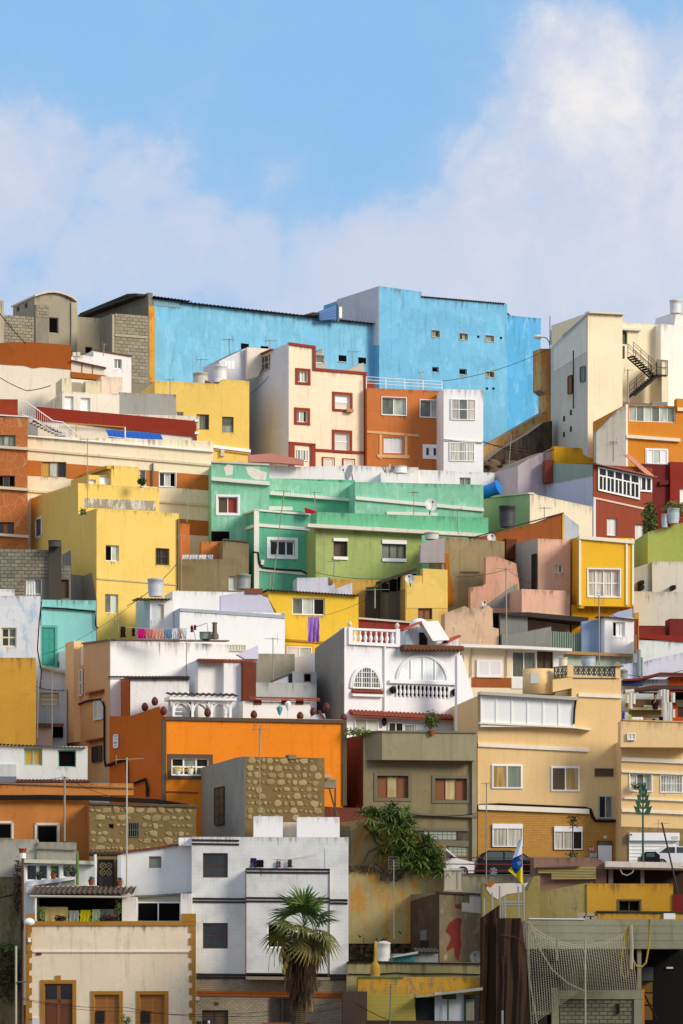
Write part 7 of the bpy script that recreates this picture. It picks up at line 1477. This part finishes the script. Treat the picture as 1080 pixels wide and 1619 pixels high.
# metal plant-shaped mast
e = thing('green_mast', 'green metal mast topped with pointed leaf blades before the garage', 'mast', P(900, 640, 211.5)); MB().tube([P(900, 640, 211.5), P(900, 275, 211.5)], .07, 8, .04).build('pole', plain('2f5a4a', .5), e)
for k in range(5):
    for s in (-1, 1):
        y = 300 + k * 26; L = 14 + k * 7; p0, p1, p2 = P(900, y + 18, 211.45), P(900 + s * L * .6, y - 2, 211.4), P(900 + s * L, y - 24, 211.4)
        MB().prism([p0, p1 + Vector((s * .05, 0, -.22)), p2, p1 + Vector((-s * .05, 0, .16))], (0, .06, 0)).build('blade', plain('2a5a40', .5), e)
# ================================================================= ROOF CLUTTER
def antenna(label, x0, y0, x1, y1, Y, n=6, L=.9, yaw=0, kind='yagi', h=.0, col=None, r=.028):
    """mast from (x0,y0) bottom to (x1,y1) top with a boom and its elements"""
    a, t = P(x0, y0, Y), P(x1, y1, Y); e = thing('antenna', label, 'antenna', a, 'television antennas'); m = col or plain('8a857a', .5, .4)
    MB().tube([a, t], r, 5).build('mast', m, e)
    d = Vector((math.cos(yaw), math.sin(yaw), .05)); s = d.cross(Vector((0, 0, 1))).normalized(); c = t - Vector((0, 0, h + .08))
    if kind == 'yagi':
        MB().tube([c - d * L * .4, c + d * L * .6], .016, 4).build('boom', m, e)
        for i in range(n): p = c + d * L * (-.38 + .96 * i / (n - 1)); w = .34 - .2 * i / n; MB().tube([p - s * w, p + s * w], .012, 4).build('element', plain('c0a24a' if kind == 'y' else 'a8a59a', .5, .3), e)
        q = c - d * L * .38; MB().tube([q + Vector((0, 0, -.25)), q + Vector((.0, 0, .25))], .014, 4).build('reflector', m, e)
    else:
        for i in range(5): z = c + Vector((0, 0, .25 - i * .16)); MB().tube([z - Vector((.28, .0, 0)), z + Vector((.28, 0, 0))], .014, 4).build('element', m, e)
        for sx in (-.28, .28): MB().tube([c + Vector((sx, 0, .25)), c + Vector((sx, 0, -.4))], .014, 4).build('element', m, e)
    return e
K(0, 680)
antenna('tall mast antenna standing on the big yellow house roof', 393, 355, 393, 35, 237.5, 7, 1.2, .3); antenna('thin antenna right of the big yellow house in front of stripes', 840, 415, 842, 262, 243.5, 4, .7, 0)
antenna('slim white pole rising beside the grey water tank', 815, 800, 815, 470, 234.5, 3, .5, .5)
K(350, 680)
antenna('long leaning antenna mast in front of the green corner house', 228, 720, 283, 268, 240.5, 6, 1.0, math.pi, r=.035); antenna('small antenna on the set-back green house', 420, 362, 420, 275, 247, 4, .7, 0); antenna('antenna with square panel left of the white dish', 865, 382, 866, 275, 245.5, 6, .8, 1.2); antenna('antenna on the lime green parapet right of the dish', 1065, 470, 1060, 350, 241.5, 6, .8, 2.6)
antenna('panel antenna on a grey pole by the red wall behind the villa', 690, 800, 690, 712, 236, 8, 1.5, .2, r=.05); antenna('tangled yellowed antenna on the wall of the lime green house', 505, 660, 508, 585, 241.2, 4, .8, 2.9); antenna('yellow antenna at the left end of the lime green house', 462, 630, 462, 475, 241.0, 6, 1.1, .4); antenna('short antenna left of the green corner house window mast', 220, 700, 218, 640, 239.8, 4, .5, .3)
K(700, 680)
antenna('tall pole antenna in front of the stepped pink wall', 287, 1000, 285, 618, 233, 7, 1.1, 3.0, r=.04); antenna('antenna on the cream wall behind the brown sloping shed', 457, 392, 457, 345, 245.5, 5, .9, .6); antenna('bow antenna in front of the yellow bay house', 703, 1058, 703, 745, 229.5, 5, .6, 1.3, 'grid', r=.04); antenna('bare post antenna at the dark rock bank', 290, 270, 308, 20, 260, 3, .4, 0); antenna('antenna in front of the pale gable beside the orange house', 768, 140, 768, 45, 252.5, 6, .8, 2.2); antenna('thin pole right of the white cabin roof', 870, 1130, 868, 920, 233, 2, .3, 0)
K(0, 920)
antenna('thin brown pole in the alley by the pale blue house', 234, 690, 233, 400, 220.5, 2, .3, 0); antenna('second thin pole in the alley beside the ochre house', 168, 700, 172, 440, 220.2, 2, .3, 0); antenna('dark pole against the white front of the beige house', 838, 420, 838, 262, 221, 4, .6, 2.8); antenna('wire antenna left of the clothes line on the beige roof', 530, 225, 532, 165, 224, 5, .7, .5)
K(350, 920); antenna('grey antenna above the concrete roof beside yellow house', 233, 440, 232, 250, 223.5, 6, .8, 2.7); antenna('thin antenna in front of the bright orange wall', 173, 780, 178, 640, 208, 5, .9, .3)
K(0, 1140); antenna('tall white mast with big yellow antenna before orange house', 570, 770, 570, 165, 202.3, 8, 1.5, .15, r=.045, col=plain('b9b3a0', .5, .2)); antenna('wooden post before the faded orange house', 290, 540, 291, 250, 207, 2, .3, 0, r=.06)
K(350, 1140); antenna('mast in front of the rubble stone tower', 172, 410, 172, 30, 204.5, 6, .9, .2, r=.035); antenna('green and white antenna low on the stone tower mast', 190, 420, 190, 390, 203.8, 7, .9, .2); antenna('thin rod antenna with grid panel before the stained wall', 775, 980, 775, 625, 204.5, 5, .5, 0, 'grid', r=.03)
K(700, 1140); antenna('slim grey pole rising before the black car', 196, 720, 197, 275, 210.8, 3, .5, 2.9, r=.035); antenna('black leaning antenna mast at right in front of the garage', 1060, 780, 985, 455, 207, 4, .8, .8, r=.05, col=plain('2a2624', .6))
K(350, 440)
antenna('yellowed antenna left of the cream house in front of the blue wall', 36, 350, 34, 270, 262, 5, .8, 2.9); antenna('antenna above the roof window of the cream house', 220, 320, 218, 275, 262, 5, .8, .2); antenna('antenna on the roof of the cream house before the blue wall', 592, 395, 592, 325, 262, 6, .9, .2); antenna('pole on the roof of the orange-brown house', 895, 510, 893, 418, 262, 2, .4, 0)
K(0, 440); antenna('crooked antenna at right above the yellow house roof', 1032, 345, 1030, 270, 261, 5, .8, 2.6); antenna('antenna standing behind the white roof tanks', 905, 430, 903, 360, 260, 6, .8, .3); antenna('thin rod in front of the white cabin below block wall', 465, 350, 468, 292, 258, 2, .3, 0); antenna('rod on the grey parapet wall left of yellow house', 766, 530, 764, 450, 253, 3, .6, 3.0)
K(700, 440); antenna('grey post beside the outside staircase', 835, 565, 832, 408, 258, 3, .6, 0, r=.05)
K(350, 1339); antenna('front antenna with green elements before the yellow corrugated fence', 757, 810, 762, 620, 196.5, 5, .6, 0, 'grid', r=.035, col=plain('6a7a6a', .5, .2))
K(700, 1339); antenna('pale striped pole with wire loop before the concrete blocks', 642, 810, 640, 415, 198.4, 4, .8, .2, r=.05, col=plain('b9a98a', .6))
# water tanks
K(0, 440); tank('stained white roof tank, left of two behind the yellow house', 902, 478, 258, .52, .72, plain('c9c4b0', .6, var=.3)); tank('tall white roof tank, right of two behind the yellow house', 988, 470, 258, .48, 1.1, plain('e3e2dc', .5)); b = MB().prism([P(880, 480, 257.6), P(985, 484, 257.6), P(925, 458, 257.6)], (0, 2, 0)); b.build('small_roof', plain('7a3a34'), None, label='small dark red gable roof under the white roof tanks', cat='roof')
K(0, 680); tank('grey white tank on the white roof room below yellow house', 700, 748, 228.5, .48, 1.0, plain('bfc2c2', .5), taper=.85); tank('dark chimney tub on the block house roof', 246, 525, 232.6, .4, .38, plain('4a453c', .9), lid=False)
K(350, 680); tank('grey tank beside the window of the olive brown house', 100, 715, 239.5, .46, .85, plain('8f9490', .5)); tank('pale ribbed tank on the tan house behind lime green wall', 945, 492, 241.6, .46, .38, plain('c4c2b6', .6)); tank('white round tank on the long white wall', 803, 194, 250.2, .46, .45, plain('eceae6', .5), lid=False)
K(700, 680); tank('large black water tank by the brown sloping shed', 290, 436, 246, .53, 1.3, plain('3a3a3c', .6), taper=.86)
e = thing('water_tank', 'bright blue water tank lying tilted beside the white house', 'water tank', P(220, 298, 250.5), 'rooftop water tanks'); BL = plain('1f7fd8', .4)
ax = Vector((.86, -.4, .3)).normalized(); c = P(215, 270, 250.5); MB().tube([c - ax * .6, c - ax * .3, c, c + ax * .3, c + ax * .56], .4, 18, .46).build('body', BL, e, True); MB().tube([c + ax * .56, c + ax * .62], .49, 18).build('rim', BL, e); MB().tube([c - ax * .28, c - ax * .22], .445, 18).build('rim', plain('1a6fc0', .4), e)
for x, w, h, s in ((998, .22, .85, 'left'), (1036, .4, .95, 'right')): tank('pale blue grey tub, %s of two in front of shrubs at right edge' % s, x, 438 if s == 'left' else 420, 241.8, w, h, plain('a9b4ba', .5), lid=False, taper=.8)
K(700, 440); tank('white tank on the white wing at top right', 1047, 158, 263, .42, .85, plain('dcdad2', .5)); tank('stained tank behind the grey side wall of the cream building', 526, 275, 270, .32, .6, plain('b9b49c', .7, var=.3))
K(700, 920); tank('pale blue grey tub on the lattice terrace', 655, 380, 226, .44, .58, plain('a8b4b8', .5), lid=False, taper=.75); tank('cream planter tub beside the glass door roof', 541, 384, 226, .27, .58, plain('ddd2b4', .6), lid=False, taper=.8); tank('grey tank lying behind the beige pier cap', 812, 440, 225.5, .26, .5, plain('7f8a86', .6))
K(0, 920); tank('dull green tub on the white roof beside the clothes line', 925, 258, 224.5, .38, .42, plain('8f988c', .6), lid=False)
MB().lathe(P(965, 258, 224), [(.24, 0), (.23, .25), (.14, .4), (.13, .9), (.16, .92), (.16, 1.0)], 4).build('chimney', plain('6f6a50', .9), None, label='dark tapering chimney beside the green tub', cat='chimney')
# dishes
def dish(label, x, y, Y, r, yaw=-.4, mat=None):
    e = thing('satellite_dish', label, 'satellite dish', P(x, y, Y), 'satellite dishes'); c = P(x, y, Y); mb = MB(); n = 18; rings = []
    A = Vector((math.sin(yaw), -math.cos(yaw), .25)).normalized(); U = A.cross(Vector((0, 0, 1))).normalized(); V = U.cross(A)
    for k in range(6):
        q = k / 5
        for j in range(n): g = 2 * math.pi * j / n; mb.v.append(c + (U * math.cos(g) + V * math.sin(g)) * r * q + A * (r * .35 * q * q))
    for k in range(5):
        for j in range(n): mb.f.append((k * n + j, k * n + (j + 1) % n, (k + 1) * n + (j + 1) % n, (k + 1) * n + j))
    mb.build('reflector', mat or plain('d9d6d0', .5), e, True); MB().tube([c + V * -r * .9 + A * r * .3, c + A * r * 1.1], .018, 4).build('feed_arm', STEEL, e); MB().lathe(c + A * r * 1.1, [(.05, 0), (.07, .06), (.04, .12)], 6).build('receiver', plain('5a4a44'), e); MB().tube([c - A * .05, c - A * .2 + Vector((0, 0, -r * 1.3))], .04, 5).build('bracket', STEEL, e)
K(350, 680); dish('big white satellite dish on the long mint green house', 940, 338, 245.5, .42, .3); dish('small white dish on the chipped yellow house', 848, 670, 236, .3, -.2); dish('white dish edge standing on the long white wall', 583, 195, 250.5, .55, -1.1)
K(700, 680); dish('small white dish in front of the brown sloping shed', 218, 487, 241, .29, .2); K(700, 1339); dish('grey dish beside the scaffold netting', 152, 497, 200.5, .34, -.3, plain('8f8c80')); K(700, 680); dish('tiny white dish on top of the low pink wall', 184, 782, 234.5, .17, .3)
# laundry
K(0, 920)
for (x0, x1, t, q, c, l) in ((541, 564, 200, 250, '3a2026', 'dark patterned shirt at left end of the beige roof line'), (593, 606, 207, 244, '151318', 'small black garment beside the magenta towel'), (619, 652, 210, 254, 'd8187c', 'magenta towel on the beige roof clothes line'), (653, 690, 213, 255, 'cc7c70', 'coral cloth right of the magenta towel'), (691, 736, 214, 255, 'd89c84', 'peach sheet in the middle of the beige roof line'), (738, 773, 213, 254, '6d8fa8', 'denim blue cloth right of the peach sheet'), (774, 800, 210, 256, 'd5dde4', 'white cloth beside the denim blue cloth'), (802, 816, 210, 256, 'cfa79c', 'narrow pinkish towel between two white cloths'), (817, 842, 208, 257, 'dfe3e4', 'white cloth at right end of the beige roof line')): hang('hanging_cloth', l, x0, x1, t, q, 221.6, c, 'washing on the beige house roof')
MB().tube([P(540, 200, 221.7), P(700, 213, 221.7), P(845, 208, 221.7)], .015, 4).build('clothes_line', plain('c9c9c4'), None, label='clothes line carrying washing on the beige house roof', cat='clothes line')
e = thing('drying_rack', 'bent metal drying rack with red garments on the white roof', 'rack', P(880, 258, 223)); MB().tube([P(935, 225, 223), P(930, 185, 223), P(882, 202, 223)], .025).build('frame', GALV, e); MB().tube([P(880, 265, 223), P(868, 205, 223)], .025).build('leg', GALV, e)
hang('hanging_cloth', 'dark red garment hanging on the bent rack', 856, 868, 196, 226, 222.8, '7c1f24', 'washing on the beige house roof'); hang('hanging_cloth', 'darker small garment right of the red one on the rack', 871, 882, 194, 216, 222.8, '4a1a22', 'washing on the beige house roof')
K(350, 920); MB().tube([P(330, 150, 233), P(470, 158, 233)], .02, 4).build('drying_rail', GALV, None, label='drying rail under the window of the yellow house', cat='rail'); hang('hanging_cloth', 'purple sheet hanging under the yellow house window', 388, 440, 158, 270, 232.9, 'a878c8', 'washing on the yellow house', sway=.12)
K(0, 680)
for i, (x0, x1, c, l) in enumerate(((820, 850, 'dcdce4', 'first white cloth, leftmost on the olive house parapet'), (852, 892, 'cfd3e0', 'second white cloth from the left on the olive house parapet'), (894, 928, 'e3e3e6', 'third white cloth on the olive house parapet'), (932, 958, 'b9bccc', 'grey blue cloth at right end of the olive house parapet'))): hang('hanging_cloth', l, x0, x1, 560, 580, 240.2, c, 'washing on the olive house parapet')
K(970, 1040, 1080 / 110)
for (x0, x1, t, q, c, l) in ((132, 175, 830, 985, '6a4a9c', 'purple cloth at left of the beige balcony terrace'), (176, 232, 850, 985, 'dfe3ee', 'white patterned cloth beside the purple one on the terrace'), (236, 275, 880, 985, 'c9e03a', 'lime green strip cloth on the terrace'), (278, 460, 920, 990, 'eceef2', 'long white sheet drying low on the terrace'), (484, 532, 940, 985, 'e8702c', 'bright orange cloth drying on the terrace'), (600, 650, 945, 985, '15131a', 'black cloth between orange cloth and roller tubes'), (706, 770, 915, 985, '1c1a20', 'larger black cloth beside the roller tubes')): hang('hanging_cloth', l, x0, x1, t, q, 216.9, c, 'washing on the beige balcony terrace')
K(700, 1140); bush('row of potted plants on the window sill of the beige wing', 872, 313, 217.3, .38, .5, 110, LEAF[1], size=.1, name='sill_plants', trunk=False)
K(350, 680); e = thing('junk_pile', 'pale junk and folded chairs on the white roof wall', 'junk', P(745, 188, 250)); 
for i in range(9): x = 735 + i * 4; MB().tube([P(x, 190, 250), P(x + random.uniform(-14, 22), 152 + random.uniform(0, 16), 250)], .06, 4).build('slat', plain(random.choice(('d9d2cc', 'a8625a', 'c9c6c4', '8a8480')), .7), e)
MB().prism([P(374, 350, 243.6), P(428, 368, 243.6), P(424, 380, 243.6), P(376, 372, 243.6)], (0, .4, .1)).build('red_tarp', cloth('a82c3c'), None, label='crumpled red tarp on the green corner house roof', cat='tarp')
# cables
def cable(label, pts, r=.022):
    v = [P(x, y, Y) for x, y, Y in pts]; out = []
    for a, c in zip(v, v[1:]):
        for i in range(8): t = i / 8; p = a.lerp(c, t); p.z -= (c - a).length * .035 * 4 * t * (1 - t); out.append(p)
    MB().tube(out + [v[-1]], r, 4).build('cable', DARK, None, label=label, cat='cable')
K(700, 440); cable('thin black cable from street lamp across the blue wall', [(482, 315, 268), (0, 462, 262)]); cable('sagging cable from white house to yellow parapet', [(4, 722, 256), (180, 738, 256), (500, 766, 254)]); 
K(700, 680); cable('lower sagging cable beside the lavender wall', [(180, 50, 256), (330, 92, 256), (440, 100, 255), (500, 88, 254)], .03)
K(0, 440); cable('long black cable at top left in front of brown parapet', [(-10, 145, 255), (116, 294, 255.5)], .04); cable('cable drooping over the cream wall at left', [(-10, 440, 254), (120, 505, 254), (228, 482, 254)], .035)
K(0, 1140); cable('cable from tall mast to the roof at left', [(570, 350, 202.3), (290, 250, 207), (75, 262, 209)], .015)
K(0, 1339); cable('cable crossing low before the front house', [(100, 680, 198), (560, 720, 198), (1080, 760, 198)], .018); cable('second low cable across the front house facade', [(100, 685, 197.6), (560, 738, 197.6), (1500, 700, 197.6)], .015)
K(350, 440); cable('cable along the white side of the cream house', [(130, 520, 258), (215, 440, 257)], .02)

K(0, 680); cable('cable slanting down the front of the big yellow house', [(795, 600, 234.6), (570, 790, 228)], .02)
K(350, 680); cable('cable along the upper lime green wall', [(424, 640, 241), (740, 668, 240)], .02)
K(350, 920); cable('cable from yellow house window to the villa parapet', [(466, 150, 233), (690, 60, 233.5)], .015)
K(700, 920); cable('black cable hanging across the lavender block', [(800, 410, 229.5), (900, 424, 229.5), (1090, 395, 229.5)], .025); cable('cable from bow antenna to the white cabin', [(703, 120, 229.5), (862, 170, 234)], .015)
K(0, 920); cable('knotted cables in the alley between ochre and turquoise houses', [(186, 90, 226), (176, 180, 225), (168, 300, 224), (186, 400, 223), (180, 480, 222)], .05); cable('cable across the alley to the beige house', [(160, 470, 221.5), (290, 490, 221)], .025); cable('long thin cable from turquoise house to yellow house', [(186, 330, 227), (420, 220, 228), (640, 60, 229)], .015)
K(350, 1140); cable('thin cable sagging before the olive grey building', [(640, 412, 216.8), (860, 420, 216.8), (1146, 416, 216.8)], .03)
K(350, 1339); cable('low cable tangle before the tiled house base', [(0, 760, 198), (240, 752, 198), (570, 715, 198)], .015); cable('dark cables on the yellow corrugated fence', [(600, 700, 197), (680, 745, 197), (757, 780, 197)], .025)
K(700, 680); cable('cable over the flaking pink house', [(60, 660, 236), (290, 625, 234), (430, 700, 237)], .015)
